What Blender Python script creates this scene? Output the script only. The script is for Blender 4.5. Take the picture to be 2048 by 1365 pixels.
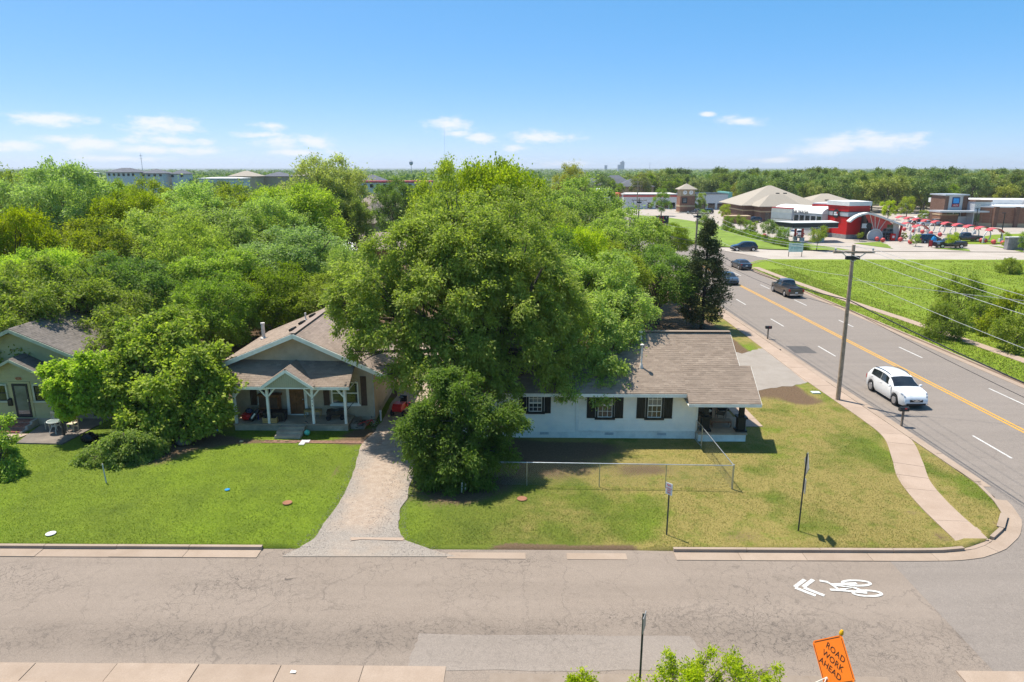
import bpy, bmesh, math, random
import numpy as np
from mathutils import Vector, Matrix

for o in list(bpy.data.objects):
    bpy.data.objects.remove(o)
S = bpy.context.scene
COL = S.collection
R = math.radians

# ------------------------------------------------------------------ camera
FPX, CAMH = 1365.0, 15.0
PITCH = math.atan(346 / FPX)
cam_d = bpy.data.cameras.new('camera')
cam = bpy.data.objects.new('camera', cam_d)
COL.objects.link(cam)
cam.location = (0, 0, CAMH)
cam.rotation_euler = (math.pi / 2 - PITCH, 0, 0)
cam_d.sensor_width = 36
cam_d.lens = 24
cam_d.clip_start = 0.2
cam_d.clip_end = 60000
S.camera = cam

# ------------------------------------------------------------------ sky + sun
SUN = Vector((-0.32, 0.27, 1.0)).normalized()
SUN_EL = math.asin(SUN.z)
SUN_AZ = math.atan2(SUN.x, SUN.y)
W = bpy.data.worlds.new('World')
S.world = W
W.use_nodes = True
SKY_STRENGTH = 0.146
SUN_STRENGTH = 2.35
EXPOSURE = 1.66
W.cycles.sampling_method = 'MANUAL'
W.cycles.sample_map_resolution = 256


def build_world():
    nt = W.node_tree
    N, L = nt.nodes, nt.links
    N.clear()
    out = N.new('ShaderNodeOutputWorld')
    bg = N.new('ShaderNodeBackground')
    sky = N.new('ShaderNodeTexSky')
    sky.sky_type = 'NISHITA'
    sky.sun_disc = False
    sky.sun_elevation = SUN_EL
    sky.sun_rotation = SUN_AZ % (2 * math.pi)
    sky.altitude = 0
    sky.air_density = 0.5
    sky.dust_density = 0.6
    sky.ozone_density = 8.0
    hs = N.new('ShaderNodeHueSaturation')
    hs.inputs['Saturation'].default_value = 1.2
    L.new(sky.outputs['Color'], hs.inputs['Color'])
    gm = N.new('ShaderNodeGamma'); gm.inputs[1].default_value = 0.45
    L.new(hs.outputs[0], gm.inputs[0])
    h2 = N.new('ShaderNodeHueSaturation')
    h2.inputs['Saturation'].default_value = 1.28
    L.new(gm.outputs[0], h2.inputs['Color'])
    tn = N.new('ShaderNodeMixRGB'); tn.blend_type = 'MULTIPLY'; tn.inputs[0].default_value = 1.0
    tn.inputs[2].default_value = (0.985, 1.0, 1.055, 1)
    L.new(h2.outputs[0], tn.inputs[1])
    tc = N.new('ShaderNodeTexCoord')
    sp = N.new('ShaderNodeSeparateXYZ')
    L.new(tc.outputs['Generated'], sp.inputs[0])
    at = N.new('ShaderNodeMath'); at.operation = 'ARCTAN2'
    L.new(sp.outputs['X'], at.inputs[0]); L.new(sp.outputs['Y'], at.inputs[1])
    cb = N.new('ShaderNodeCombineXYZ')
    L.new(at.outputs[0], cb.inputs['X']); L.new(sp.outputs['Z'], cb.inputs['Y'])
    # fair-weather cumulus low above the horizon: centre (azimuth, elevation), half sizes in px
    clouds = [(105, 240, 62, 13), (30, 290, 50, 10), (115, 280, 45, 8), (180, 290, 55, 13), (330, 252, 62, 16),
              (335, 282, 70, 8), (300, 300, 70, 8), (410, 303, 38, 7), (515, 270, 32, 6), (540, 253, 26, 7),
              (560, 286, 42, 11), (627, 284, 34, 11), (600, 306, 60, 6), (900, 250, 40, 13), (915, 268, 26, 6),
              (962, 277, 30, 8), (1028, 297, 22, 6), (1060, 274, 30, 11), (1115, 275, 36, 9), (1480, 243, 32, 9),
              (1415, 229, 12, 4), (1740, 283, 96, 16), (1660, 297, 60, 11), (1545, 321, 42, 5),
              (1130, 328, 40, 5), (240, 318, 80, 5), (-150, 260, 80, 14),
              (-400, 280, 110, 15), (2300, 270, 90, 14), (2600, 290, 120, 13)]
    acc = None
    nz = N.new('ShaderNodeTexNoise'); nz.inputs['Scale'].default_value = 1.0
    nz.inputs['Detail'].default_value = 7; nz.inputs['Roughness'].default_value = 0.62
    mv = N.new('ShaderNodeVectorMath'); mv.operation = 'MULTIPLY'
    mv.inputs[1].default_value = (34, 80, 0)
    L.new(cb.outputs[0], mv.inputs[0]); L.new(mv.outputs[0], nz.inputs['Vector'])
    for (u, v, w, h) in clouds:
        def de(u, v):
            d = Vector(((u - 1024) / FPX, 1.0, 0))
            y, z = 1.0, -(v - 682.5) / FPX
            yy = y * math.cos(PITCH) + z * math.sin(PITCH)
            zz = -y * math.sin(PITCH) + z * math.cos(PITCH)
            q = Vector(((u - 1024) / FPX, yy, zz)).normalized()
            return math.atan2(q.x, q.y), q.z
        a0, e0 = de(u, v)
        a1, _ = de(u + w, v)
        _, e1 = de(u, v - h)
        s1 = N.new('ShaderNodeVectorMath'); s1.operation = 'SUBTRACT'
        s1.inputs[1].default_value = (a0, e0, 0)
        L.new(cb.outputs[0], s1.inputs[0])
        s2 = N.new('ShaderNodeVectorMath'); s2.operation = 'MULTIPLY'
        s2.inputs[1].default_value = (0.82 / abs(a1 - a0), 0.82 / abs(e1 - e0), 0)
        L.new(s1.outputs[0], s2.inputs[0])
        s3 = N.new('ShaderNodeVectorMath'); s3.operation = 'LENGTH'
        L.new(s2.outputs[0], s3.inputs[0])
        if acc is None:
            acc = s3.outputs['Value']
        else:
            m = N.new('ShaderNodeMath'); m.operation = 'SMOOTH_MIN'
            m.inputs[2].default_value = 0.25
            L.new(acc, m.inputs[0]); L.new(s3.outputs['Value'], m.inputs[1])
            acc = m.outputs[0]
    # density = noise*2.2 - distance
    ma = N.new('ShaderNodeMath'); ma.operation = 'MULTIPLY_ADD'
    ma.inputs[1].default_value = 3.1
    sub = N.new('ShaderNodeMath'); sub.operation = 'MULTIPLY'; sub.inputs[1].default_value = -1.0
    L.new(acc, sub.inputs[0])
    L.new(nz.outputs['Fac'], ma.inputs[0]); L.new(sub.outputs[0], ma.inputs[2])
    mr = N.new('ShaderNodeMapRange'); mr.interpolation_type = 'SMOOTHSTEP'
    mr.inputs['From Min'].default_value = 0.2; mr.inputs['From Max'].default_value = 1.5
    mr.inputs['To Max'].default_value = 0.85
    L.new(ma.outputs[0], mr.inputs['Value'])
    mix = N.new('ShaderNodeMixRGB')
    mix.inputs['Color2'].default_value = (2.2, 2.2, 2.22, 1)
    L.new(mr.outputs[0], mix.inputs['Fac'])
    L.new(tn.outputs[0], mix.inputs['Color1'])
    L.new(mix.outputs[0], bg.inputs['Color'])
    bg.inputs['Strength'].default_value = SKY_STRENGTH
    L.new(bg.outputs[0], out.inputs['Surface'])


build_world()
sun_d = bpy.data.lights.new('sun', 'SUN')
sun_d.energy = SUN_STRENGTH
sun_d.angle = R(1.0)
sun_d.color = (1.0, 0.95, 0.87)
sun = bpy.data.objects.new('sun', sun_d)
COL.objects.link(sun)
sun.rotation_euler = SUN.to_track_quat('Z', 'Y').to_euler()
sun.location = (0, 0, 60)
S.view_settings.view_transform = 'Standard'
S.view_settings.look = 'None'
S.view_settings.gamma = 1
S.view_settings.use_curve_mapping = False
S.view_settings.exposure = EXPOSURE
S.render.engine = 'CYCLES'
S.cycles.max_bounces = 6
S.cycles.diffuse_bounces = 4
S.cycles.transmission_bounces = 3

# ------------------------------------------------------------------ photo pixel -> place
_c, _s = math.cos(PITCH), math.sin(PITCH)


def G(u, v, z=0.0):
    t = (CAMH - z) / ((v - 682.5) * _c + FPX * _s)
    return ((u - 1024) * t, (FPX * _c - (v - 682.5) * _s) * t)


def P(u, v, Y):
    t = Y / (FPX * _c - (v - 682.5) * _s)
    return ((u - 1024) * t, Y, CAMH - t * ((v - 682.5) * _c + FPX * _s))


# ------------------------------------------------------------------ object helpers
def tag(o, label=None, cat=None, group=None, kind=None):
    if label: o['label'] = label
    if cat: o['category'] = cat
    if group: o['group'] = group
    if kind: o['kind'] = kind
    return o


def thing(name, label, cat, loc=(0, 0, 0), rotz=0.0, group=None):
    o = bpy.data.objects.new(name, None)
    o.empty_display_size = 0.3
    COL.objects.link(o)
    o.location = loc
    o.rotation_euler = (0, 0, rotz)
    return tag(o, label, cat, group)


def link(name, me, parent=None, loc=None):
    o = bpy.data.objects.new(name, me)
    COL.objects.link(o)
    if parent is not None:
        o.parent = parent
    if loc is not None:
        o.location = loc
    return o


def copy_tree(o, parent=None):
    c = o.copy()
    COL.objects.link(c)
    c.parent = parent
    for ch in o.children:
        copy_tree(ch, c)
    return c


class MB:
    """collects boxes, prisms, tubes and lofts; build() links them as one mesh object"""
    def __init__(s):
        s.v = []; s.f = []; s.m = []

    def add(s, vs, fs, mi=0):
        b = len(s.v)
        s.v += [tuple(p) for p in vs]
        for f in fs:
            s.f.append(tuple(i + b for i in f)); s.m.append(mi)
        return s

    def box(s, x0, y0, z0, x1, y1, z1, mi=0):
        return s.add([(x0, y0, z0), (x1, y0, z0), (x1, y1, z0), (x0, y1, z0), (x0, y0, z1), (x1, y0, z1), (x1, y1, z1), (x0, y1, z1)],
                     [(3, 2, 1, 0), (4, 5, 6, 7), (0, 1, 5, 4), (1, 2, 6, 5), (2, 3, 7, 6), (3, 0, 4, 7)], mi)

    def cbox(s, c, d, mi=0, rot=None):
        x, y, z = d[0] / 2, d[1] / 2, d[2] / 2
        vs = [Vector(p) for p in [(-x, -y, -z), (x, -y, -z), (x, y, -z), (-x, y, -z), (-x, -y, z), (x, -y, z), (x, y, z), (-x, y, z)]]
        if rot is not None:
            vs = [rot @ p for p in vs]
        cc = Vector(c)
        return s.add([p + cc for p in vs], [(3, 2, 1, 0), (4, 5, 6, 7), (0, 1, 5, 4), (1, 2, 6, 5), (2, 3, 7, 6), (3, 0, 4, 7)], mi)

    def beam(s, a, b, w, h, mi=0, up=(0, 0, 1)):
        a, b = Vector(a), Vector(b)
        d = (b - a).normalized()
        u = Vector(up)
        if abs(d.dot(u)) > 0.98:
            u = Vector((0, 1, 0))
        r = d.cross(u).normalized(); u = r.cross(d).normalized()
        vs = []
        for p in (a, b):
            for (i, j) in ((-1, -1), (1, -1), (1, 1), (-1, 1)):
                vs.append(p + r * (i * w / 2) + u * (j * h / 2))
        return s.add(vs, [(0, 1, 2, 3), (7, 6, 5, 4), (0, 4, 5, 1), (1, 5, 6, 2), (2, 6, 7, 3), (3, 7, 4, 0)], mi)

    def poly(s, pts, z0, z1, mi=0):
        """vertical prism of a plan polygon (counter-clockwise)"""
        n = len(pts)
        vs = [(p[0], p[1], z0) for p in pts] + [(p[0], p[1], z1) for p in pts]
        fs = [tuple(range(n - 1, -1, -1)), tuple(range(n, 2 * n))]
        fs += [(i, (i + 1) % n, n + (i + 1) % n, n + i) for i in range(n)]
        return s.add(vs, fs, mi)

    def xprism(s, pts, y0, y1, mi=0):
        """prism of an (x, z) outline, from y0 to y1"""
        n = len(pts)
        vs = [(p[0], y0, p[1]) for p in pts] + [(p[0], y1, p[1]) for p in pts]
        fs = [tuple(range(n)), tuple(range(2 * n - 1, n - 1, -1))]
        fs += [(i, n + i, n + (i + 1) % n, (i + 1) % n) for i in range(n)]
        return s.add(vs, fs, mi)

    def tube(s, pts, rad, n=6, mi=0, cap=True):
        pts = [Vector(p) for p in pts]
        if not hasattr(rad, '__len__'):
            rad = [rad] * len(pts)
        rings = []
        pu = None
        for i, p in enumerate(pts):
            d = (pts[min(i + 1, len(pts) - 1)] - pts[max(i - 1, 0)]).normalized()
            if pu is None:
                u = Vector((0, 0, 1)) if abs(d.z) < 0.9 else Vector((1, 0, 0))
            else:
                u = pu
            r = d.cross(u).normalized(); u = r.cross(d).normalized(); pu = u
            rings.append([p + (r * math.cos(2 * math.pi * k / n) + u * math.sin(2 * math.pi * k / n)) * rad[i] for k in range(n)])
        vs = [q for g in rings for q in g]
        fs = []
        for i in range(len(rings) - 1):
            for k in range(n):
                fs.append((i * n + k, i * n + (k + 1) % n, (i + 1) * n + (k + 1) % n, (i + 1) * n + k))
        if cap:
            fs.append(tuple(range(n - 1, -1, -1)))
            fs.append(tuple((len(rings) - 1) * n + k for k in range(n)))
        return s.add(vs, fs, mi)

    def lathe(s, prof, c=(0, 0, 0), n=16, mi=0, axis='z'):
        vs = []
        for (r, h) in prof:
            for k in range(n):
                a = 2 * math.pi * k / n
                q = (r * math.cos(a), r * math.sin(a), h)
                if axis == 'x': q = (q[2], q[0], q[1])
                elif axis == 'y': q = (q[0], q[2], q[1])
                vs.append((q[0] + c[0], q[1] + c[1], q[2] + c[2]))
        fs = []
        for i in range(len(prof) - 1):
            for k in range(n):
                fs.append((i * n + k, i * n + (k + 1) % n, (i + 1) * n + (k + 1) % n, (i + 1) * n + k))
        fs.append(tuple(range(n - 1, -1, -1)))
        fs.append(tuple((len(prof) - 1) * n + k for k in range(n)))
        return s.add(vs, fs, mi)

    def ball(s, c, r, n=12, mi=0, sq=(1, 1, 1)):
        vs = []; fs = []
        m = n // 2
        for i in range(1, m):
            t = math.pi * i / m
            for k in range(n):
                a = 2 * math.pi * k / n
                vs.append((c[0] + r * sq[0] * math.sin(t) * math.cos(a), c[1] + r * sq[1] * math.sin(t) * math.sin(a), c[2] + r * sq[2] * math.cos(t)))
        vs += [(c[0], c[1], c[2] + r * sq[2]), (c[0], c[1], c[2] - r * sq[2])]
        T, B = len(vs) - 2, len(vs) - 1
        for i in range(m - 2):
            for k in range(n):
                fs.append((i * n + k, (i + 1) * n + k, (i + 1) * n + (k + 1) % n, i * n + (k + 1) % n))
        for k in range(n):
            fs.append((T, k, (k + 1) % n)); fs.append((B, (m - 2) * n + (k + 1) % n, (m - 2) * n + k))
        return s.add(vs, fs, mi)

    def mesh(s, name, mats, smooth=False):
        me = bpy.data.meshes.new(name)
        me.from_pydata(s.v, [], s.f)
        if not isinstance(mats, (list, tuple)):
            mats = [mats]
        for m in mats:
            me.materials.append(m)
        if len(mats) > 1:
            me.polygons.foreach_set('material_index', s.m)
        if smooth:
            me.polygons.foreach_set('use_smooth', [True] * len(me.polygons))
        me.update()
        return me

    def build(s, name, mats, parent=None, smooth=False, loc=None):
        o = link(name, s.mesh(name, mats, smooth), parent, loc)
        if smooth:
            autosmooth(o)
        return o


def autosmooth(o, ang=40):
    me = o.data
    bm = bmesh.new(); bm.from_mesh(me)
    for e in bm.edges:
        if len(e.link_faces) == 2:
            e.smooth = e.calc_face_angle(0) < R(ang)
    bm.to_mesh(me); bm.free()


def arrays_mesh(name, V, F, mat, attrs=None):
    """numpy verts (n,3) and quads/tris (m,k) -> mesh, with float point attributes"""
    me = bpy.data.meshes.new(name)
    k = F.shape[1]
    me.vertices.add(len(V)); me.vertices.foreach_set('co', np.ascontiguousarray(V, np.float32).ravel())
    me.loops.add(F.size); me.loops.foreach_set('vertex_index', np.ascontiguousarray(F, np.int32).ravel())
    me.polygons.add(len(F))
    me.polygons.foreach_set('loop_start', np.arange(0, F.size, k, dtype=np.int32))
    try:
        me.polygons.foreach_set('loop_total', np.full(len(F), k, np.int32))
    except Exception:
        pass
    me.polygons.foreach_set('use_smooth', np.zeros(len(F), bool))
    for (n, a) in (attrs or {}).items():
        at = me.attributes.new(n, 'FLOAT', 'POINT')
        at.data.foreach_set('value', np.ascontiguousarray(a, np.float32))
    me.materials.append(mat)
    me.update(calc_edges=True)
    return me


def text_mesh(txt, size, mat, parent, mtx, name='lettering', align='CENTER', ext=0.004, spacing=1.0):
    cu = bpy.data.curves.new('t', 'FONT')
    cu.body = txt; cu.size = size; cu.align_x = align; cu.align_y = 'CENTER'
    cu.extrude = ext; cu.resolution_u = 3; cu.space_character = spacing
    ob = bpy.data.objects.new('t', cu)
    COL.objects.link(ob)
    dg = bpy.context.evaluated_depsgraph_get()
    me = bpy.data.meshes.new_from_object(ob.evaluated_get(dg))
    bpy.data.objects.remove(ob); bpy.data.curves.remove(cu)
    me.materials.clear(); me.materials.append(mat)
    o = link(name, me, parent)
    o.matrix_local = mtx
    return o


def frontal(x, y, z, yaw=0.0, tilt=0.0):
    """text / panel matrix: faces -Y when yaw = 0"""
    return Matrix.Translation((x, y, z)) @ Matrix.Rotation(yaw, 4, 'Z') @ Matrix.Rotation(math.pi / 2 + tilt, 4, 'X')


# ------------------------------------------------------------------ materials
_mats = {}


class NB:
    def __init__(s, name):
        s.mat = bpy.data.materials.new(name)
        s.mat.use_nodes = True
        s.nt = s.mat.node_tree
        s.N, s.L = s.nt.nodes, s.nt.links
        s.bsdf = s.N['Principled BSDF']
        s.pos = s.N.new('ShaderNodeNewGeometry').outputs['Position']

    def noise(s, scale, detail=4, rough=0.55, vec=None, w=None):
        n = s.N.new('ShaderNodeTexNoise')
        n.inputs['Scale'].default_value = scale; n.inputs['Detail'].default_value = detail
        n.inputs['Roughness'].default_value = rough
        s.L.new(vec or s.pos, n.inputs['Vector'])
        return n.outputs['Fac']

    def scalevec(s, sc, vec=None, add=(0, 0, 0)):
        m = s.N.new('ShaderNodeVectorMath'); m.operation = 'MULTIPLY_ADD'
        m.inputs[1].default_value = sc; m.inputs[2].default_value = add
        s.L.new(vec or s.pos, m.inputs[0])
        return m.outputs[0]

    def vor(s, scale, feature='F1', vec=None):
        n = s.N.new('ShaderNodeTexVoronoi'); n.feature = feature
        n.inputs['Scale'].default_value = scale
        s.L.new(vec or s.pos, n.inputs['Vector'])
        return n

    def ramp(s, fac, stops):
        r = s.N.new('ShaderNodeValToRGB')
        e = r.color_ramp.elements
        while len(e) < len(stops):
            e.new(0.5)
        for i, (p, c) in enumerate(stops):
            e[i].position = p
            e[i].color = (c[0], c[1], c[2], 1) if hasattr(c, '__len__') else (c, c, c, 1)
        s.L.new(fac, r.inputs[0])
        return r.outputs[0]

    def mix(s, fac, a, b, mode='MIX'):
        m = s.N.new('ShaderNodeMixRGB'); m.blend_type = mode
        for k, x in ((0, fac), (1, a), (2, b)):
            if isinstance(x, (int, float)): m.inputs[k].default_value = x
            elif hasattr(x, '__len__'): m.inputs[k].default_value = (x[0], x[1], x[2], 1)
            else: s.L.new(x, m.inputs[k])
        return m.outputs[0]

    def math(s, op, a, b=0.0, c=None):
        m = s.N.new('ShaderNodeMath'); m.operation = op
        for k, x in ((0, a), (1, b), (2, c)):
            if x is None: continue
            if isinstance(x, (int, float)): m.inputs[k].default_value = x
            else: s.L.new(x, m.inputs[k])
        return m.outputs[0]

    def attr(s, n):
        a = s.N.new('ShaderNodeAttribute'); a.attribute_name = n
        return a.outputs['Fac']

    def orand(s):
        return s.N.new('ShaderNodeObjectInfo').outputs['Random']

    def bump(s, h, strength=0.3, dist=0.02):
        b = s.N.new('ShaderNodeBump')
        b.inputs['Strength'].default_value = strength; b.inputs['Distance'].default_value = dist
        s.L.new(h, b.inputs['Height']); s.L.new(b.outputs[0], s.bsdf.inputs['Normal'])

    def done(s, col=None, rough=0.8, metal=0.0, spec=0.3):
        if col is not None:
            if hasattr(col, '__len__'): s.bsdf.inputs['Base Color'].default_value = (col[0], col[1], col[2], 1)
            else: s.L.new(col, s.bsdf.inputs['Base Color'])
        if isinstance(rough, (int, float)): s.bsdf.inputs['Roughness'].default_value = rough
        else: s.L.new(rough, s.bsdf.inputs['Roughness'])
        s.bsdf.inputs['Metallic'].default_value = metal
        s.bsdf.inputs['Specular IOR Level'].default_value = spec
        return s.mat


def M(name, col, rough=0.75, metal=0.0, scale=3.0, amt=0.25, bump=0.0, spec=0.3, dirt=None, coat=0.0):
    """plain procedural material: colour broken up by two noises (wear, grime), optional fine relief"""
    if name in _mats: return _mats[name]
    b = NB(name)
    dk = [x * (1 - amt) for x in col]; lt = [min(1, x * (1 + amt * 0.6)) for x in col]
    c = b.ramp(b.noise(scale, 6, 0.65), [(0.3, dk), (0.7, lt)])
    if dirt is not None:
        f = b.ramp(b.noise(scale * 0.35, 5, 0.7), [(0.5, 0.0), (0.72, 0.75)])
        c = b.mix(f, c, dirt)
    if bump:
        b.bump(b.noise(scale * 12, 4, 0.7), bump, 0.01)
    if coat:
        b.bsdf.inputs['Coat Weight'].default_value = coat
        b.bsdf.inputs['Coat Roughness'].default_value = 0.06
    _mats[name] = b.done(c, rough, metal, spec)
    return _mats[name]


LEAFK = (2.45, 2.25, 1.65)


def M_leaf(name, dark, light, trans=0.5):
    if name in _mats: return _mats[name]
    b = NB(name)
    N, L = b.N, b.L
    v = b.attr('tone')
    k_ = LEAFK
    c = b.ramp(v, [(0.0, [x * q for x, q in zip(dark, k_)]), (1.0, [x * q for x, q in zip(light, k_)])])
    r = b.orand()
    hs = N.new('ShaderNodeHueSaturation')
    L.new(c, hs.inputs['Color'])
    mr = b.math('MULTIPLY_ADD', r, 0.034, 0.476)
    L.new(mr, hs.inputs['Hue'])
    L.new(b.math('MULTIPLY_ADD', r, -0.22, 1.1), hs.inputs['Saturation'])
    r2 = b.math('FRACT', b.math('MULTIPLY', r, 7.31))
    L.new(b.math('MULTIPLY_ADD', r2, 0.45, 0.8), hs.inputs['Value'])
    b.bsdf.inputs['Roughness'].default_value = 0.62
    b.bsdf.inputs['Specular IOR Level'].default_value = 0.25
    L.new(hs.outputs[0], b.bsdf.inputs['Base Color'])
    tr = N.new('ShaderNodeBsdfTranslucent')
    tcol = b.mix(0.5, hs.outputs[0], (0.9, 1.0, 0.35), 'MULTIPLY')
    L.new(b.mix(1.0, tcol, (1.25, 1.35, 0.9), 'MULTIPLY'), tr.inputs['Color'])
    ms = N.new('ShaderNodeMixShader'); ms.inputs[0].default_value = trans
    L.new(b.bsdf.outputs[0], ms.inputs[1]); L.new(tr.outputs[0], ms.inputs[2])
    L.new(ms.outputs[0], N['Material Output'].inputs['Surface'])
    _mats[name] = b.mat
    return b.mat
# ================================================================== THE GROUND
def smooth(a, b, x):
    t = np.clip((x - a) / (b - a), 0, 1)
    return t * t * (3 - 2 * t)


_rs = np.random.RandomState(5)
_lat = _rs.rand(64, 64)


def vnoise(x, y, s=1.0, o=0):
    x = np.asarray(x, float) / s + 17.3 * o; y = np.asarray(y, float) / s + 9.1 * o
    xi = np.floor(x).astype(int); yi = np.floor(y).astype(int)
    fx = x - xi; fy = y - yi
    fx = fx * fx * (3 - 2 * fx); fy = fy * fy * (3 - 2 * fy)
    g = lambda i, j: _lat[(i) % 64, (j) % 64]
    return (g(xi, yi) * (1 - fx) + g(xi + 1, yi) * fx) * (1 - fy) + (g(xi, yi + 1) * (1 - fx) + g(xi + 1, yi + 1) * fx) * fy


def fbm(x, y, s, o=0):
    return 0.55 * vnoise(x, y, s, o) + 0.3 * vnoise(x, y, s / 2.3, o + 1) + 0.15 * vnoise(x, y, s / 5.1, o + 2)


# kerb line (outer/back edge of kerb = edge of the lawn)
KX = [-70, -40, -21, 0, 10, 16.0, 17.6, 18.6, 19.8, 21.0, 21.9, 22.4, 22.75]
KY = [25.85, 25.4, 25.15, 24.95, 24.85, 24.80, 24.83, 25.0, 25.55, 26.5, 27.6, 28.9, 30.6]


def kerb_y(x):
    return np.interp(x, KX, KY)


def edge_drop(x, y):
    """the kerb is missing in front of the gravel drive: the ground runs down to the street there"""
    x = np.asarray(x, float); y = np.asarray(y, float)
    m = smooth(-9.6, -8.4, x) * (1 - smooth(5.0, 6.3, x))
    return -0.115 * m * (1 - smooth(0.0, 1.5, y - kerb_y(x)))


ROADZ = -0.125

# -------- materials of the ground


def mat_asphalt(name, base, crack, tint, patch=0.16, band=False):
    b = NB(name)
    fine = b.noise(30, 6, 0.9)
    big = b.noise(0.22, 5, 0.6)
    c = b.ramp(fine, [(0.34, [x * 0.6 for x in base]), (0.5, base), (0.66, [x * 1.42 for x in base])])
    c = b.mix(b.ramp(b.noise(4.5, 4, 0.7), [(0.4, 0.0), (0.7, 0.3)]), c, [x * 0.75 for x in base])
    c = b.mix(b.ramp(big, [(0.35, 0.0), (0.7, patch * 2.2)]), c, tint)
    streak = b.noise(1.0, 4, 0.6, b.scalevec((0.05, 1.1, 1)))
    c = b.mix(b.ramp(streak, [(0.4, 0.0), (0.75, 0.28)]), c, [x * 0.66 for x in base])
    # crazed cracks
    warp = b.N.new('ShaderNodeTexNoise'); warp.inputs['Scale'].default_value = 0.9; warp.inputs['Detail'].default_value = 7; warp.inputs['Roughness'].default_value = 0.65
    b.L.new(b.pos, warp.inputs['Vector'])
    wv = b.N.new('ShaderNodeVectorMath'); wv.operation = 'MULTIPLY_ADD'
    wv.inputs[1].default_value = (1.5, 1.5, 0)
    b.L.new(warp.outputs['Color'], wv.inputs[0]); b.L.new(b.pos, wv.inputs[2])
    v1 = b.vor(1.9, 'DISTANCE_TO_EDGE', wv.outputs[0]).outputs['Distance']
    v2 = b.vor(4.2, 'DISTANCE_TO_EDGE', wv.outputs[0]).outputs['Distance']
    v3 = b.vor(0.33, 'DISTANCE_TO_EDGE', wv.outputs[0]).outputs['Distance']
    m1 = b.ramp(b.noise(0.16, 3, 0.5), [(0.42, 0.0), (0.66, 1.0)])
    m2 = b.ramp(b.noise(0.13, 3, 0.5, b.scalevec((0.6, 1.8, 1), None, (31, 7, 0))), [(0.50, 0.0), (0.64, 1.0)])
    if band:   # crazed wheel-path strips and grime along the old street
        sp = b.N.new('ShaderNodeSeparateXYZ'); b.L.new(b.pos, sp.inputs[0])
        yb = b.math('ADD', sp.outputs['Y'], b.math('MULTIPLY', b.noise(0.25, 3, 0.6), 1.6))
        bd = b.ramp(b.math('MULTIPLY', b.math('ABSOLUTE', b.math('SUBTRACT', yb, 20.4)), 0.5), [(0.2, 1.0), (0.55, 0.0)])
        bd = b.math('MULTIPLY', bd, b.ramp(b.noise(0.2, 3, 0.6), [(0.36, 0.0), (0.52, 1.0)]))
        m2 = b.math('MAXIMUM', m2, bd)
        c = b.mix(b.math('MULTIPLY', bd, 0.35), c, [x * 0.62 for x in base])
        st = b.ramp(b.noise(0.9, 5, 0.75), [(0.6, 0.0), (0.74, 0.5)])
        c = b.mix(st, c, [x * 0.55 for x in base])
    k1 = b.math('MULTIPLY', b.ramp(v1, [(0.0, 1.0), (0.017, 0.0)]), m1)
    k2 = b.math('MULTIPLY', b.ramp(v2, [(0.0, 0.85), (0.045, 0.0)]), m2)
    k3 = b.ramp(v3, [(0.0, 0.45), (0.005, 0.0)])
    k = b.math('MULTIPLY', b.math('MAXIMUM', b.math('MAXIMUM', k1, k2), k3), crack)
    c = b.mix(k, c, (0.06, 0.05, 0.043))
    h = b.math('SUBTRACT', b.math('MULTIPLY', fine, 0.35), k)
    b.bump(h, 0.35, 0.012)
    return b.done(c, 0.9, 0, 0.25)


def mat_concrete(name, base, sc=1.0):
    b = NB(name)
    c = b.ramp(b.noise(26 * sc, 4, 0.8), [(0.25, [x * 0.82 for x in base]), (0.75, [x * 1.15 for x in base])])
    c = b.mix(b.ramp(b.noise(0.8 * sc, 6, 0.7), [(0.42, 0.0), (0.78, 0.55)]), c, (base[0] * 0.62, base[1] * 0.57, base[2] * 0.5))
    c = b.mix(b.math('MULTIPLY', b.orand(), 0.3), c, [x * 0.7 for x in base])
    b.bump(b.noise(40, 3, 0.7), 0.2, 0.006)
    return b.done(c, 0.88, 0, 0.25)


def mat_lawn(name):
    b = NB(name)
    dry, dirt, lush = b.attr('dry'), b.attr('dirt'), b.attr('lush')
    n1 = b.noise(9, 5, 0.7); n2 = b.noise(1.1, 5, 0.65); n3 = b.noise(45, 3, 0.7)
    g = b.ramp(n1, [(0.28, (0.085, 0.118, 0.014)), (0.72, (0.20, 0.225, 0.03))])
    gl = b.ramp(n1, [(0.28, (0.115, 0.18, 0.012)), (0.72, (0.235, 0.32, 0.018))])
    c = b.mix(lush, g, gl)
    c = b.mix(b.ramp(b.noise(0.7, 6, 0.7), [(0.42, 0.0), (0.68, 0.5)]), c, (0.06, 0.095, 0.012))
    d = b.ramp(n1, [(0.25, (0.22, 0.17, 0.05)), (0.75, (0.40, 0.31, 0.10))])
    df = b.ramp(b.math('MULTIPLY', b.math('MULTIPLY_ADD', n2, 1.6, -0.3), dry), [(0.12, 0.0), (0.5, 0.9)])
    c = b.mix(df, c, d)
    so = b.ramp(n1, [(0.25, (0.095, 0.055, 0.033)), (0.75, (0.22, 0.14, 0.085))])
    sf = b.ramp(b.math('ADD', dirt, b.math('MULTIPLY_ADD', n1, 0.9, -0.45)), [(0.42, 0.0), (0.62, 1.0)])
    c = b.mix(sf, c, so)
    c = b.mix(b.ramp(n3, [(0.3, 0.45), (0.6, 0.0)]), c, (0.03, 0.045, 0.01))
    b.bump(b.math('ADD', n3, n1), 0.8, 0.04)
    return b.done(c, 0.9, 0, 0.15)


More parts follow.
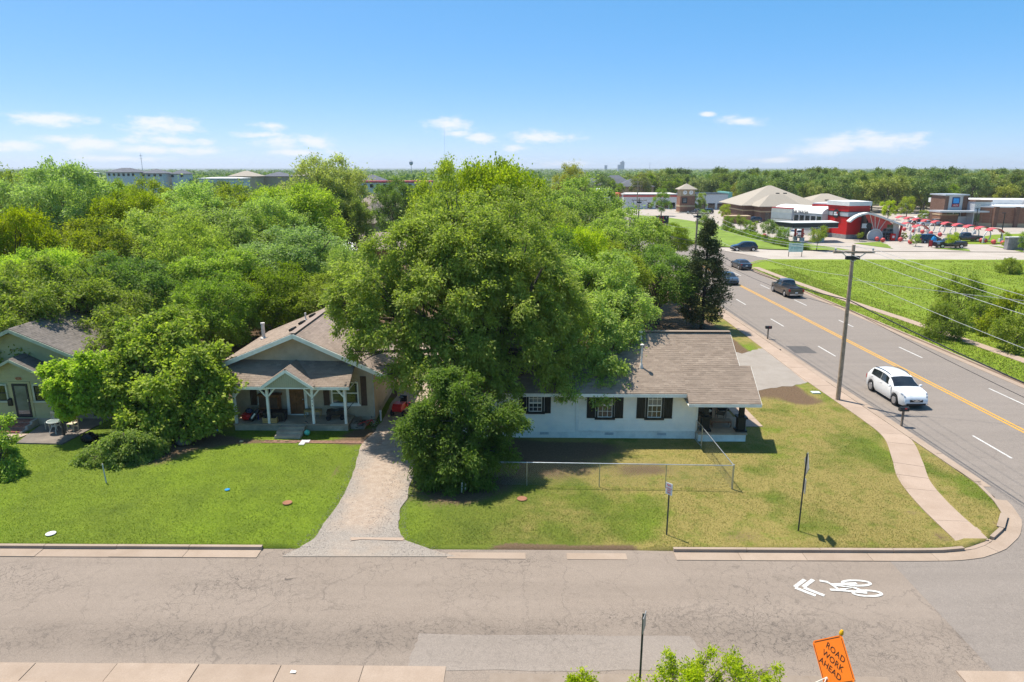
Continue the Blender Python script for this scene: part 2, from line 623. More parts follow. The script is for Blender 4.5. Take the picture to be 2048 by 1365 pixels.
def mat_grassblade():
    b = NB('grass_blade')
    t, dry, lush = b.attr('tone'), b.attr('dry'), b.attr('lush')
    g = b.mix(lush, b.ramp(t, [(0, (0.09, 0.13, 0.014)), (1, (0.26, 0.285, 0.04))]), b.ramp(t, [(0, (0.125, 0.205, 0.012)), (1, (0.29, 0.385, 0.022))]))
    c = b.mix(dry, g, b.ramp(t, [(0, (0.24, 0.19, 0.055)), (1, (0.46, 0.37, 0.13))]))
    tr = b.N.new('ShaderNodeBsdfTranslucent'); b.L.new(c, tr.inputs['Color'])
    ms = b.N.new('ShaderNodeMixShader'); ms.inputs[0].default_value = 0.3
    b.done(c, 0.7, 0, 0.2)
    b.L.new(b.bsdf.outputs[0], ms.inputs[1]); b.L.new(tr.outputs[0], ms.inputs[2])
    b.L.new(ms.outputs[0], b.N['Material Output'].inputs['Surface'])
    return b.mat


def mat_meadow():
    b = NB('meadow_grass')
    n0 = b.noise(0.07, 4, 0.6); n1 = b.noise(2.2, 5, 0.75); n2 = b.noise(0.5, 5, 0.7)
    a = b.ramp(n1, [(0.25, (0.12, 0.175, 0.012)), (0.75, (0.25, 0.33, 0.025))])
    d = b.ramp(n1, [(0.25, (0.09, 0.14, 0.012)), (0.75, (0.19, 0.25, 0.025))])
    c = b.mix(b.ramp(n2, [(0.4, 0.0), (0.65, 1.0)]), a, d)
    c = b.mix(b.ramp(n0, [(0.45, 0.0), (0.7, 0.55)]), c, (0.20, 0.26, 0.03))
    b.bump(n1, 1.0, 0.15)
    return b.done(c, 0.9, 0, 0.15)


def mat_gravel():
    b = NB('gravel_and_clay')
    v = b.vor(30)
    n = b.noise(0.55, 5, 0.65)
    st = b.ramp(v.outputs['Color'], [(0.1, (0.27, 0.23, 0.19)), (0.9, (0.37, 0.32, 0.265))])
    cl = b.ramp(b.noise(3, 5, 0.7), [(0.3, (0.33, 0.24, 0.17)), (0.7, (0.46, 0.365, 0.28))])
    track = b.attr('track')
    f = b.ramp(b.math('MULTIPLY_ADD', n, 0.9, b.math('MULTIPLY', track, 0.5)), [(0.44, 0.0), (0.74, 0.9)])
    c = b.mix(f, st, cl)
    c = b.mix(b.ramp(b.noise(20, 3, 0.8), [(0.3, 0.35), (0.6, 0.0)]), c, (0.10, 0.085, 0.07))
    b.bump(v.outputs['Distance'], 0.6, 0.03)
    return b.done(c, 0.92, 0, 0.2)


m_asph = mat_asphalt('old_crazed_asphalt', (0.238, 0.19, 0.148), 1.0, (0.30, 0.245, 0.195), band=True)
m_asph2 = mat_asphalt('grey_road_asphalt', (0.225, 0.19, 0.158), 0.3, (0.26, 0.222, 0.188), 0.1)
m_patch = mat_asphalt('pale_patch_asphalt', (0.25, 0.208, 0.17), 0.5, (0.30, 0.255, 0.21))
m_dpatch = mat_asphalt('dark_patch_asphalt', (0.10, 0.092, 0.085), 0.4, (0.12, 0.11, 0.1))
m_conc = mat_concrete('warm_concrete', (0.36, 0.275, 0.205))
m_conc2 = mat_concrete('pale_concrete', (0.42, 0.365, 0.305), 0.3)
m_walk = mat_concrete('sidewalk_concrete', (0.40, 0.30, 0.225))
m_lawn = mat_lawn('lawn_turf')
m_blade = mat_grassblade()
m_mead = mat_meadow()
m_gravel = mat_gravel()
m_white = M('road_paint_white', (0.60, 0.58, 0.53), 0.7, scale=8, amt=0.35, dirt=(0.36, 0.33, 0.29))
m_yellow = M('road_paint_yellow', (0.62, 0.32, 0.035), 0.7, scale=8, amt=0.25, dirt=(0.40, 0.24, 0.08))


def struct(o):
    o['kind'] = 'structure'
    return o


def sheet(name, pts, z, mat, parent=None):
    mb = MB(); mb.add([(p[0], p[1], z) for p in pts], [tuple(range(len(pts)))])
    o = mb.build(name, mat, parent)
    bm = bmesh.new(); bm.from_mesh(o.data)
    bmesh.ops.triangulate(bm, faces=bm.faces)
    bm.normal_update()
    for f in bm.faces:
        if f.normal.z < 0: f.normal_flip()
    bm.to_mesh(o.data); bm.free()
    return o


def ruled(name, xs, f0, f1, rows, zfun, mat, attrs=None):
    xs = np.asarray(xs, float)
    t = np.asarray(rows, float)
    y0 = f0(xs); y1 = f1(xs)
    X = np.repeat(xs[:, None], len(t), 1); Y = y0[:, None] + (y1 - y0)[:, None] * t[None]
    Z = zfun(X, Y)
    n, m = X.shape
    V = np.stack([X, Y, Z], -1).reshape(-1, 3)
    i, j = np.meshgrid(np.arange(n - 1), np.arange(m - 1), indexing='ij')
    a = (i * m + j).ravel()
    F = np.stack([a, a + m, a + m + 1, a + 1], 1)
    at = {k: fn(X, Y).ravel() for k, fn in (attrs or {}).items()}
    me = arrays_mesh(name, V, F, mat, at)
    me.polygons.foreach_set('use_smooth', [True] * len(me.polygons))
    return link(name, me)


# far ground up to the horizon
m_far = M('far_ground', (0.075, 0.105, 0.03), 0.95, scale=0.02, amt=0.4)
far = MB()
ring = [0, 60, 200, 600, 2000, 8000, 30000]
vs, fs = [(0, 0, -0.26)], []
for r in ring[1:]:
    for k in range(48):
        vs.append((r * math.cos(k * math.pi / 24), r * math.sin(k * math.pi / 24), -0.26))
for k in range(48):
    fs.append((0, 1 + k, 1 + (k + 1) % 48))
for q in range(len(ring) - 2):
    for k in range(48):
        a = 1 + q * 48 + k; b_ = 1 + q * 48 + (k + 1) % 48
        fs.append((a, a + 48, b_ + 48, b_))
far.add(vs, fs)
struct(far.build('ground', m_far))


# -------- attributes of the yard
def blob(x, y, cx, cy, rx, ry):
    return np.exp(-(((x - cx) / rx) ** 2 + ((y - cy) / ry) ** 2))


def a_dirt(x, y):
    n = (fbm(x, y, 2.2, 3) - 0.5) * 0.5
    d = 1.0 * blob(x, y, -1.5, 34.0, 3.2, 2.2) + 0.85 * blob(x, y, 3.0, 35.2, 4.2, 1.1) + 0.75 * blob(x, y, -3.0, 30.0, 2.6, 2.2)
    d = d + 0.5 * blob(x, y, 2.5, 32.6, 4.5, 2.2) + 0.35 * blob(x, y, 7.0, 32.3, 3.0, 1.2)
    d = d + 0.85 * blob(x, y, -8.6, 37.0, 1.6, 1.5) + 0.75 * blob(x, y, -17.0, 36.3, 3.2, 1.0) + 0.55 * blob(x, y, -12.0, 36.0, 4.5, 0.35)
    d = d + 0.8 * blob(x, y, -19.0, 34.5, 2.6, 2.2)
    d = d + 1.0 * smooth(41, 46, y) * (1 - smooth(19, 21, x))
    d = d + 0.8 * (smooth(-2.2, 0, x) * (1 - smooth(4.6, 6.0, x))) * (1 - smooth(0.2, 0.75, y - kerb_y(x)))
    d = d + 0.62 * blob(x, y, 18.0, 25.7, 0.5, 0.9) + 0.6 * blob(x, y, 18.0, 27.8, 0.7, 0.4) + 0.55 * blob(x, y, 21.2, 26.9, 0.6, 0.4)
    d = d + 0.55 * blob(x, y, 19.5, 43.0, 2.0, 1.2) + 0.6 * blob(x, y, 18.3, 45.5, 1.8, 0.5)
    d = d + 0.5 * blob(x, y, -9.0, 31, 0.35, 4)
    d = d + 0.5 * np.clip(fbm(x, y, 6, 8) - 0.62, 0, 1) * 4 * smooth(2, 12, x)
    return np.clip(d + n * (d > 0.08), 0, 1.2)


def a_dry(x, y):
    n = fbm(x, y, 3.4, 11)
    base = smooth(-4, 5, x) * 1.0 + 0.06
    base = base + 0.55 * blob(x, y, 7.5, 32.5, 4.5, 2.2) + 0.5 * blob(x, y, 20.5, 29.0, 1.5, 2.5) + 0.3 * blob(x, y, 19, 42, 3, 2)
    base = base - 0.25 * blob(x, y, 13, 34.0, 2.5, 2.2)
    return np.clip(base * np.clip((n - 0.28) * 3.2, 0.05, 1.3) + 0.2 * base, 0, 1)


def a_lush(x, y):
    return np.clip((1 - smooth(-6.5, -1.0, x)) * (0.55 + 0.9 * (fbm(x, y, 4, 21) - 0.3)) + smooth(2, 10, x) * np.clip((fbm(x, y, 4.2, 25) - 0.42) * 3.0, 0, 0.9), 0, 1)


xs = np.concatenate([np.linspace(-120, -46, 20), np.linspace(-45, 22.75, 240)])
rows = np.concatenate([[-0.0003], np.linspace(0, 0.16, 60), np.linspace(0.17, 0.5, 50), np.linspace(0.53, 1, 12)])
lawn = struct(ruled('lawn', xs, kerb_y, lambda x: np.full_like(x, 118.0), rows,
                    lambda X, Y: np.where(Y < kerb_y(X) - 1e-3, -0.3, edge_drop(X, Y)) - 0.004 + 0.05 * (fbm(X, Y, 5, 2) - 0.5) * smooth(1, 4, Y - kerb_y(X)) * (Y < 36), m_lawn,
                    {'dry': a_dry, 'dirt': a_dirt, 'lush': a_lush}))


# verge at the foot of the picture (this side of the street)
struct(ruled('near_verge', np.linspace(-60, 60, 80), lambda x: np.full_like(x, -30.0), lambda x: 17.02 - 0.0129 * x, np.linspace(0, 1, 40),
             lambda X, Y: 0 * X - 0.004, m_lawn, {'dry': a_dry, 'dirt': lambda x, y: 0 * x, 'lush': lambda x, y: 0 * x + 0.5}))

# -------- streets
side = [(-80, 10), (16, 10), (60, 10), (60, 26.5), (26, 34), (22.6, 29), (20, 25.6), (17.6, 24.9), (-80, 25.9)]
struct(sheet('side_street', [(-120, 14.5), (23.4, 14.5), (23.4, 30.6), (22.5, 28.6), (21.0, 26.3), (19.0, 25.0), (16, 24.75), (-120, 26.6)], ROADZ, m_asph))
struct(sheet('main_road', [(14.4, 17.9 - 45), (37.0, -60), (37.0, 104), (38.5, 109), (42, 113), (46, 115), (46, 134), (38, 134), (37, 140), (37, 420), (22.9, 420), (22.9, 29.6), (22.0, 27.6), (20.2, 25.8), (17.9, 24.8), (15.0, 24.5)], ROADZ + 0.004, m_asph2))
# pale rectangular patch and dark patch
rnd = random.Random(4)


def wob(pts, a=0.05, n=10):
    out = []
    for i, p in enumerate(pts):
        q = pts[(i + 1) % len(pts)]
        for k in range(n):
            t = k / n
            out.append((p[0] + (q[0] - p[0]) * t + rnd.uniform(-a, a), p[1] + (q[1] - p[1]) * t + rnd.uniform(-a, a)))
    return out


struct(sheet('asphalt_patch', wob([(-3.3, 18.05), (6.3, 18.0), (5.9, 19.65), (-3.1, 19.75)], 0.05), ROADZ + 0.008, m_patch))
struct(sheet('asphalt_patch', wob([G(1572, 690), G(1590, 704), G(1635, 704), G(1612, 690)][::1], 0.05, 4), ROADZ + 0.012, m_dpatch))

# gutters: separate cast slabs along the street; kerb stones behind them
def offset(pts, d):
    out = []
    for i, p in enumerate(pts):
        a = Vector(pts[max(i - 1, 0)]); b = Vector(pts[min(i + 1, len(pts) - 1)])
        t = (b - a).normalized()
        out.append((p[0] + t.y * d, p[1] - t.x * d))
    return out


def resample(pts, step):
    out = [pts[0]]
    acc = 0
    P_ = [Vector(p) for p in pts]
    d = [0]
    for i in range(1, len(P_)): d.append(d[-1] + (P_[i] - P_[i - 1]).length)
    n = max(1, round(d[-1] / step))
    res = []
    for k in range(n + 1):
        s_ = d[-1] * k / n
        i = min(max(1, int(np.searchsorted(d, s_))), len(d) - 1)
        t = (s_ - d[i - 1]) / max(1e-6, d[i] - d[i - 1])
        res.append(tuple(P_[i - 1].lerp(P_[i], t)))
    return res


def strip_pieces(parent, name, line, w0, w1, z0, z1, step, mat, gap=0.012, sub=3, top_in=0.0, jit=0.004):
    """a run of cast pieces between offsets w0..w1 of a line (positive = to its right)"""
    pts = resample(line, step)
    fine = resample(line, step / sub)
    n = len(pts) - 1
    for k in range(n):
        seg = fine[k * sub:(k + 1) * sub + 1]
        if len(seg) < 2: continue
        i0 = k * sub
        lo = max(0, i0 - 1); hi = min(len(fine), i0 + sub + 2)
        ctx = fine[lo:hi]
        A = offset(ctx, w0); B = offset(ctx, w1)
        a = A[i0 - lo:i0 - lo + len(seg)]; b = B[i0 - lo:i0 - lo + len(seg)]
        dv = (Vector(seg[1]) - Vector(seg[0])).normalized() * gap
        a[0] = (a[0][0] + dv.x, a[0][1] + dv.y); b[0] = (b[0][0] + dv.x, b[0][1] + dv.y)
        dz = rnd.uniform(-jit, jit)
        mb = MB()
        m = len(a)
        vs = []
        for (p, q) in zip(a, b):
            vs += [(p[0], p[1], z0), (p[0], p[1], z1 + dz), (q[0], q[1], z1 + dz + top_in), (q[0], q[1], z0)]
        fs = [(0, 1, 2, 3), tuple(4 * (m - 1) + i for i in (3, 2, 1, 0))]
        for i in range(m - 1):
            for (p, q) in ((0, 1), (1, 2), (2, 3)):
                fs.append((4 * i + p, 4 * (i + 1) + p, 4 * (i + 1) + q, 4 * i + q))
        mb.add(vs, fs)
        o = mb.build(name, mat, parent)
        bm = bmesh.new(); bm.from_mesh(o.data); bmesh.ops.recalc_face_normals(bm, faces=bm.faces); bm.to_mesh(o.data); bm.free()


def setting(name):
    o = bpy.data.objects.new(name, None); COL.objects.link(o); o['kind'] = 'structure'
    return o


kline = [(x, y) for x, y in zip(KX, KY)] + [(22.85, 33.0), (22.85, 36)]
kfull = [(x, float(kerb_y(x))) for x in np.concatenate([np.linspace(-46, 16, 60), np.linspace(16.2, 22.75, 40)])]
kfull += [(22.8, y) for y in np.linspace(31.2, 118, 60)]
left_run = [p for p in kfull if p[0] <= -8.9]
corner_run = [p for p in kfull if p[0] >= 6.4 and p[1] < 31]
ramp_gap = lambda p: 18.35 < p[0] < 20.0 and p[1] < 27
c1 = [p for p in corner_run if p[0] <= 18.4]
c2 = [p for p in corner_run if p[0] >= 20.0]
main_run = [p for p in kfull if p[1] >= 30.5]
kerb = setting('kerb')
strip_pieces(kerb, 'kerb_stone', c2, -0.02, 0.14, -0.24, 0.03, 2.2, m_conc, 0.02, sub=6)
for run in (left_run, c1, [p for p in main_run if p[1] <= 48.2], [p for p in main_run if p[1] >= 56.2]):
    strip_pieces(kerb, 'kerb_stone', run, -0.02, 0.14, -0.24, 0.03, 3.0, m_conc, 0.02)
gut = setting('gutter')
strip_pieces(gut, 'gutter_slab', left_run, 0.145, 0.72, -0.3, ROADZ + 0.03, 3.0, m_conc, 0.015, jit=0.008)
strip_pieces(gut, 'gutter_slab', corner_run, 0.145, 0.72, -0.3, ROADZ + 0.03, 2.6, m_conc, 0.015, sub=6)
strip_pieces(gut, 'gutter_slab', main_run, 0.145, 0.68, -0.3, ROADZ + 0.026, 4.0, m_conc, 0.015)
# dropped kerb pieces left in front of the drive
for (x0, x1) in ((-2.6, 1.6), (2.2, 4.6)):
    strip_pieces(gut, 'gutter_slab', [(x, float(kerb_y(x))) for x in np.linspace(x0, x1, 8)], 0.25, 0.7, -0.3, ROADZ + 0.02, 3.0, m_conc, 0.01)
# this side of the street
nline = [(x, 18.12 - 0.0129 * x) for x in np.linspace(40, -40, 60)]
nl1 = [p for p in nline if p[0] > 12.2]; nl2 = [p for p in nline if p[0] < -1.6]
nl3 = [p for p in nline if -1.6 <= p[0] <= 12.2]
for run in (nl1, nl2):
    strip_pieces(gut, 'gutter_slab', run, 0.04, -0.86, -0.3, ROADZ + 0.03, 2.6, m_conc, 0.03, jit=0.01)
strip_pieces(gut, 'gutter_slab', nl3, -0.22, -0.84, -0.3, ROADZ + 0.012, 2.4, mat_concrete('stained_concrete', (0.27, 0.215, 0.165), 2.0), 0.03, jit=0.012)
strip_pieces(kerb, 'kerb_stone', nline, -0.88, -1.04, -0.24, 0.02, 3.0, m_conc, 0.02)
# right side of the main road
rk = [(36.75, y) for y in np.linspace(104, 30, 40)]
rk = [(43.5, 114.2), (41.0, 113.0), (38.7, 110.2), (37.2, 106.8)] + rk
strip_pieces(kerb, 'kerb_stone', rk, 0.0, -0.16, -0.24, 0.03, 4.0, m_conc, 0.02)
strip_pieces(gut, 'gutter_slab', rk, 0.55, 0.005, -0.3, ROADZ + 0.026, 4.0, m_conc, 0.015)

# paving: lane lines
for (x, y0, y1) in [(26.85, 34.0, 37.2), (26.85, 45.4, 48.7), (26.8, 54.5, 57.8), (26.75, 65.5, 69.0), (26.65, 76.5, 79.9), (26.6, 88, 91.4),
                    (33.7, 54.0, 57.5), (33.5, 65.3, 68.4), (33.4, 76.0, 79.5), (33.2, 86.9, 90.3), (33.1, 98, 101.4), (33.75, 42.5, 46)]:
    struct(sheet('lane_line', [(x - 0.06, y0), (x + 0.06, y0), (x + 0.06, y1), (x - 0.06, y1)], ROADZ + 0.011, m_white))
for dx in (-0.15, 0.15):
    struct(sheet('centre_line', [(30.35 + dx - 0.075, 24), (30.35 + dx + 0.075, 24), (30.25 + dx + 0.075, 110), (30.25 + dx - 0.075, 110)], ROADZ + 0.011, m_yellow))

# shared-lane bicycle marking with double chevron
def sharrow():
    o = bpy.data.objects.new('bicycle_marking', None); COL.objects.link(o)
    x0, y0 = G(1590, 1169); x1, _ = G(1752, 1169)
    L_ = x1 - x0
    o.location = (x0, y0 - 0.02, ROADZ + 0.012)
    o.rotation_euler = (0, 0, R(-0.8))
    o['kind'] = 'structure'
    zz = [0.0]
    def stroke(pts, w, name, closed=False):
        mb = MB(); zz[0] += 0.0015
        n = len(pts)
        A = []
        for i, p in enumerate(pts):
            a = Vector(pts[(i - 1) % n] if closed else pts[max(i - 1, 0)]); b = Vector(pts[(i + 1) % n] if closed else pts[min(i + 1, n - 1)])
            t = (b - a).normalized()
            nn = Vector((-t.y, t.x)) * w / 2
            A.append((p[0] + nn.x, p[1] + nn.y, zz[0])); A.append((p[0] - nn.x, p[1] - nn.y, zz[0]))
        m = n if closed else n - 1
        mb.add(A, [(2 * i, 2 * i + 1, (2 * i + 3) % (2 * n), (2 * i + 2) % (2 * n)) for i in range(m)])
        return mb.build(name, m_white, o)
    h = 0.5
    for k, dx in enumerate((0.0, 0.19 * L_ * 0.55)):
        # two arms meeting at the left
        stroke([(dx + 0.30 * L_ * 0.62, h), (dx, 0.02)], 0.15, 'chevron_arm')
        stroke([(dx, -0.02), (dx + 0.30 * L_ * 0.62, -h)], 0.15, 'chevron_arm')
    bx = 0.36 * L_
    def el(cx, cy, rx, ry, n=28): return [(cx + rx * math.cos(2 * math.pi * i / n), cy + ry * math.sin(2 * math.pi * i / n)) for i in range(n)]
    stroke(el(bx + 0.44 * L_, 0.30, 0.17 * L_, 0.17), 0.11, 'wheel_mark', True)
    stroke(el(bx + 0.47 * L_, -0.34, 0.17 * L_, 0.17), 0.11, 'wheel_mark', True)
    stroke([(bx, 0.42), (bx + 0.08 * L_, 0.36), (bx + 0.12 * L_, 0.18), (bx + 0.44 * L_, 0.28)], 0.13, 'handlebar_mark')
    stroke([(bx + 0.12 * L_, 0.20), (bx + 0.16 * L_, -0.16), (bx + 0.47 * L_, -0.32)], 0.13, 'frame_mark')
    stroke([(bx + 0.05 * L_, -0.14), (bx + 0.24 * L_, -0.18)], 0.13, 'saddle_mark')
    stroke([(bx + 0.16 * L_, -0.14), (bx + 0.36 * L_, 0.0), (bx + 0.13 * L_, 0.16)], 0.12, 'frame_mark')
    stroke([(bx + 0.36 * L_, 0.0), (bx + 0.47 * L_, -0.32)], 0.12, 'frame_mark')


sharrow()

# -------- sidewalk slabs along the main road
swL = [(22.2, 72), (21.75, 57.8), (21.45, 49.5), (21.6, 43.2), (21.75, 39.6), (21.35, 36.7), (20.25, 33.5), (19.3, 31.1), (18.7, 28.6), (18.5, 26.4), (18.45, 24.95), (18.5, 24.2)]
swR = [(22.7, 72), (22.75, 57.8), (22.75, 49.0), (22.85, 44.2), (23.1, 39.4), (22.8, 36.3), (21.6, 33.5), (20.55, 31.1), (20.1, 28.6), (19.9, 26.8), (19.85, 25.7), (19.9, 24.6)]


def catmull(pts, n):
    out = []
    for i in range(len(pts) - 1):
        p0, p1, p2, p3 = [Vector(pts[max(0, min(len(pts) - 1, i + k))]) for k in (-1, 0, 1, 2)]
        for k in range(n):
            t = k / n
            out.append(tuple(0.5 * ((2 * p1) + (-p0 + p2) * t + (2 * p0 - 5 * p1 + 4 * p2 - p3) * t * t + (-p0 + 3 * p1 - 3 * p2 + p3) * t ** 3)))
    out.append(tuple(pts[-1]))
    return out


swR = [(min(p[0], 22.72), p[1]) for p in swR]
cl, cr = catmull(swL, 8), catmull(swR, 8)
cc = [((a[0] + b[0]) / 2, (a[1] + b[1]) / 2) for a, b in zip(cl, cr)]
walk = setting('sidewalk')
ccl = resample(cc, 0.38)
wd = np.interp(np.linspace(0, 1, len(ccl)), np.linspace(0, 1, len(cl)), [math.dist(a, b) for a, b in zip(cl, cr)])
lft = [(p[0], p[1]) for p in offset(ccl, 0.72)]
rgt = [(min(p[0], 22.74), p[1]) for p in offset(ccl, -0.72)]
k = 0
while k < len(ccl) - 4:
    m = 4
    a = lft[k:k + m + 1]; b = rgt[k:k + m + 1]
    d = (Vector(ccl[k + 1]) - Vector(ccl[k])).normalized() * 0.014
    a[0] = (a[0][0] + d.x, a[0][1] + d.y); b[0] = (b[0][0] + d.x, b[0][1] + d.y)
    pts = a + b[::-1]
    mb = MB()
    zt = 0.028 + rnd.uniform(-0.006, 0.006)
    vs = []
    for (p, q) in zip(a, b):
        zz = zt if p[1] > 26 else zt - 0.115 * min(1, (26 - p[1]) / 1.1)
        vs += [(p[0], p[1], zz), (q[0], q[1], zz), (p[0], p[1], -0.15), (q[0], q[1], -0.15)]
    fs = []
    for i in range(m):
        j = 4 * i
        fs += [(j, j + 1, j + 5, j + 4), (j, j + 4, j + 6, j + 2), (j + 1, j + 3, j + 7, j + 5)]
    fs += [(0, 2, 3, 1), (4 * m, 4 * m + 1, 4 * m + 3, 4 * m + 2)]
    mb.add(vs, fs)
    o = mb.build('slab', m_walk, walk)
    bm = bmesh.new(); bm.from_mesh(o.data); bmesh.ops.recalc_face_normals(bm, faces=bm.faces); bm.to_mesh(o.data); bm.free()
    k += m
# kerb ramp
rp = [(18.42, 25.75, .02), (18.38, 24.84, -.085), (18.9, 24.95, -.09), (19.5, 25.22, -.09), (20.02, 25.56, -.085), (19.98, 26.5, .02)]
mb = MB(); mb.add([(p[0], p[1], p[2] + .012) for p in rp] + [(p[0], p[1], -.25) for p in rp], [tuple(range(6))] + [(i, i + 6, (i + 1) % 6 + 6, (i + 1) % 6) for i in range(6)])
o = mb.build('ramp_slab', m_walk, walk)
bm = bmesh.new(); bm.from_mesh(o.data); bmesh.ops.triangulate(bm, faces=bm.faces); bmesh.ops.recalc_face_normals(bm, faces=bm.faces); bm.to_mesh(o.data); bm.free()
# right-hand sidewalk of the main road
strip_pieces(walk, 'slab', [(37.9, 106), (38.2, 94), (39.2, 77), (40.1, 68), (41.1, 53), (41.6, 40)], 0.55, -0.55, -0.15, 0.03, 2.4, m_walk, 0.02)
# driveway apron crossing the verge to the white house, and house drive
struct(sheet('driveway_apron', [(21.2, 47.2), (22.66, 46.4), (22.66, 57.4), (21.75, 56.8)], 0.010, m_walk))
drv = [(21.6, 47.2), (20.4, 46.4), (17.0, 45.2), (14.2, 45.6), (14.0, 55.5), (17.5, 56.0), (19.2, 55.0), (21.2, 56.4), (21.9, 56.6)]
struct(sheet('house_drive', wob(drv, 0.16, 6), 0.006, mat_concrete('cracked_drive_concrete', (0.30, 0.262, 0.22), 0.9)))
# front walk of the white house
fw = setting('front_walk')
strip_pieces(fw, 'slab', [(14.45, 46.0), (14.45, 38.3)], -0.55, 0.55, -0.1, 0.035, 1.3, m_walk, 0.015)


# -------- gravel drive between the houses
def drive_edges(side):
    ys = [24.45, 24.9, 25.6, 26.4, 28.1, 31.1, 35.6, 37.5, 41, 60]
    xl = [-9.2, -8.9, -8.45, -8.2, -8.0, -8.0, -8.35, -8.0, -7.9, -7.9]
    xr = [-2.2, -3.2, -4.5, -4.85, -5.05, -4.9, -5.0, -5.2, -4.6, -4.4]
    return ys, (xl if side < 0 else xr)


ys = np.concatenate([np.linspace(24.42, 27, 30), np.linspace(27.2, 60, 70)])
yy, xl = drive_edges(-1); _, xr = drive_edges(1)
XL = np.interp(ys, yy, xl) + 0.25 * (fbm(ys, ys * 0, 1.3, 4) - 0.5) * 2
XR = np.interp(ys, yy, xr) + 0.25 * (fbm(ys, ys * 0 + 9, 1.3, 5) - 0.5) * 2
tt = np.linspace(0, 1, 24)
X = XL[:, None] + (XR - XL)[:, None] * tt[None]; Y = np.repeat(ys[:, None], 24, 1)
Z = np.where(Y < kerb_y(X) + 0.02, ROADZ + 0.022, edge_drop(X, Y) + 0.03)
nn_, mm_ = X.shape
ii, jj = np.meshgrid(np.arange(nn_ - 1), np.arange(mm_ - 1), indexing='ij')
aa = (ii * mm_ + jj).ravel()
tr_ = np.repeat((1 - np.abs(tt - 0.5) * 2)[None], nn_, 0) * smooth(25, 28, Y) + 0.6 * smooth(33, 37, Y)
struct(link('gravel_drive', arrays_mesh('gravel_drive', np.stack([X, Y, Z], -1).reshape(-1, 3), np.stack([aa, aa + 1, aa + mm_ + 1, aa + mm_], 1), m_gravel, {'track': tr_.ravel()})))
struct(sheet('drive_sill', wob([(-6.7, 25.55), (-4.5, 25.55), (-4.6, 25.85), (-6.9, 25.9)], 0.06, 6), -0.028, m_walk))

# loose gravel chips on the drive
def chips(n, seed=3):
    r = np.random.RandomState(seed)
    y = 24.5 + r.rand(n) ** 1.3 * 14
    xl_ = np.interp(y, yy, xl); xr_ = np.interp(y, yy, xr)
    x = xl_ - 0.3 + (xr_ - xl_ + 0.6) * r.rand(n)
    keep = np.abs((x - xl_) / (xr_ - xl_) - 0.5 + 0.1) > 0.18 + 0.2 * (r.rand(n) - .5)
    x, y = x[keep], y[keep]; n = len(x)
    s_ = 0.008 + 0.02 * r.rand(n) ** 2
    z = np.where(y < kerb_y(x) + 0.02, ROADZ + 0.022, edge_drop(x, y) + 0.03)
    a = r.rand(n) * 6.28
    base = np.array([[1, 0, 0], [-0.5, 0.87, 0], [-0.5, -0.87, 0], [0, 0, 0.9]])
    ca, sa = np.cos(a), np.sin(a)
    V = np.empty((n, 4, 3))
    V[:, :, 0] = x[:, None] + s_[:, None] * (base[None, :, 0] * ca[:, None] - base[None, :, 1] * sa[:, None])
    V[:, :, 1] = y[:, None] + s_[:, None] * (base[None, :, 0] * sa[:, None] + base[None, :, 1] * ca[:, None])
    V[:, :, 2] = z[:, None] + s_[:, None] * base[None, :, 2]
    F = (np.arange(n)[:, None, None] * 4 + np.array([[0, 1, 3], [1, 2, 3], [2, 0, 3]])[None]).reshape(-1, 3)
    me = arrays_mesh('loose_gravel', V.reshape(-1, 3), F, M('gravel_chip', (0.33, 0.28, 0.23), 0.9, scale=9, amt=0.5))
    o = link('loose_gravel', me); tag(o, 'loose grey gravel chips scattered along the drive', 'gravel', kind='stuff')


chips(9000)


# -------- grass blades on the near lawns
def blades(name, label, n, sampler, hmin, hmax, wid, seed, dryf=a_dry, lushf=a_lush, dirtf=a_dirt):
    r = np.random.RandomState(seed)
    x, y = sampler(r, n)
    d = dirtf(x, y)
    keep = r.rand(len(x)) > d * 1.5
    x, y = x[keep], y[keep]; n = len(x)
    z = edge_drop(x, y) + np.where(y < 36, 0.05 * (fbm(x, y, 5, 2) - 0.5) * smooth(1, 4, y - kerb_y(x)), 0) if name == 'grass' else np.zeros(n)
    h = hmin + (hmax - hmin) * r.rand(n); w = wid * (0.6 + 0.8 * r.rand(n))
    a = r.rand(n) * 6.283; ln = h * (0.4 + 0.9 * r.rand(n)); b_ = r.rand(n) * 6.283
    V = np.empty((n, 3, 3))
    V[:, 0] = np.stack([x - np.cos(a) * w, y - np.sin(a) * w, z - 0.01], 1)
    V[:, 1] = np.stack([x + np.cos(a) * w, y + np.sin(a) * w, z - 0.01], 1)
    V[:, 2] = np.stack([x + np.cos(b_) * ln, y + np.sin(b_) * ln, z + h], 1)
    dr = np.clip(dryf(x, y), 0, 1); dry = (r.rand(n) < dr * 0.75) * (0.6 + 0.4 * r.rand(n))
    tone = np.clip(0.15 + r.rand(n) * 0.5 + 1.25 * (fbm(x, y, 2.1, 31) - 0.42), 0, 1)
    me = arrays_mesh(name, V.reshape(-1, 3), np.arange(3 * n).reshape(-1, 3), m_blade,
                     {'tone': np.repeat(tone, 3), 'dry': np.repeat(dry, 3), 'lush': np.repeat(lushf(x, y), 3)})
    o = link(name, me)
    tag(o, label, 'grass', kind='stuff')


def in_drive(x, y):
    xl_ = np.interp(y, yy, xl) + 0.05; xr_ = np.interp(y, yy, xr) - 0.05
    return (x > xl_) & (x < xr_)


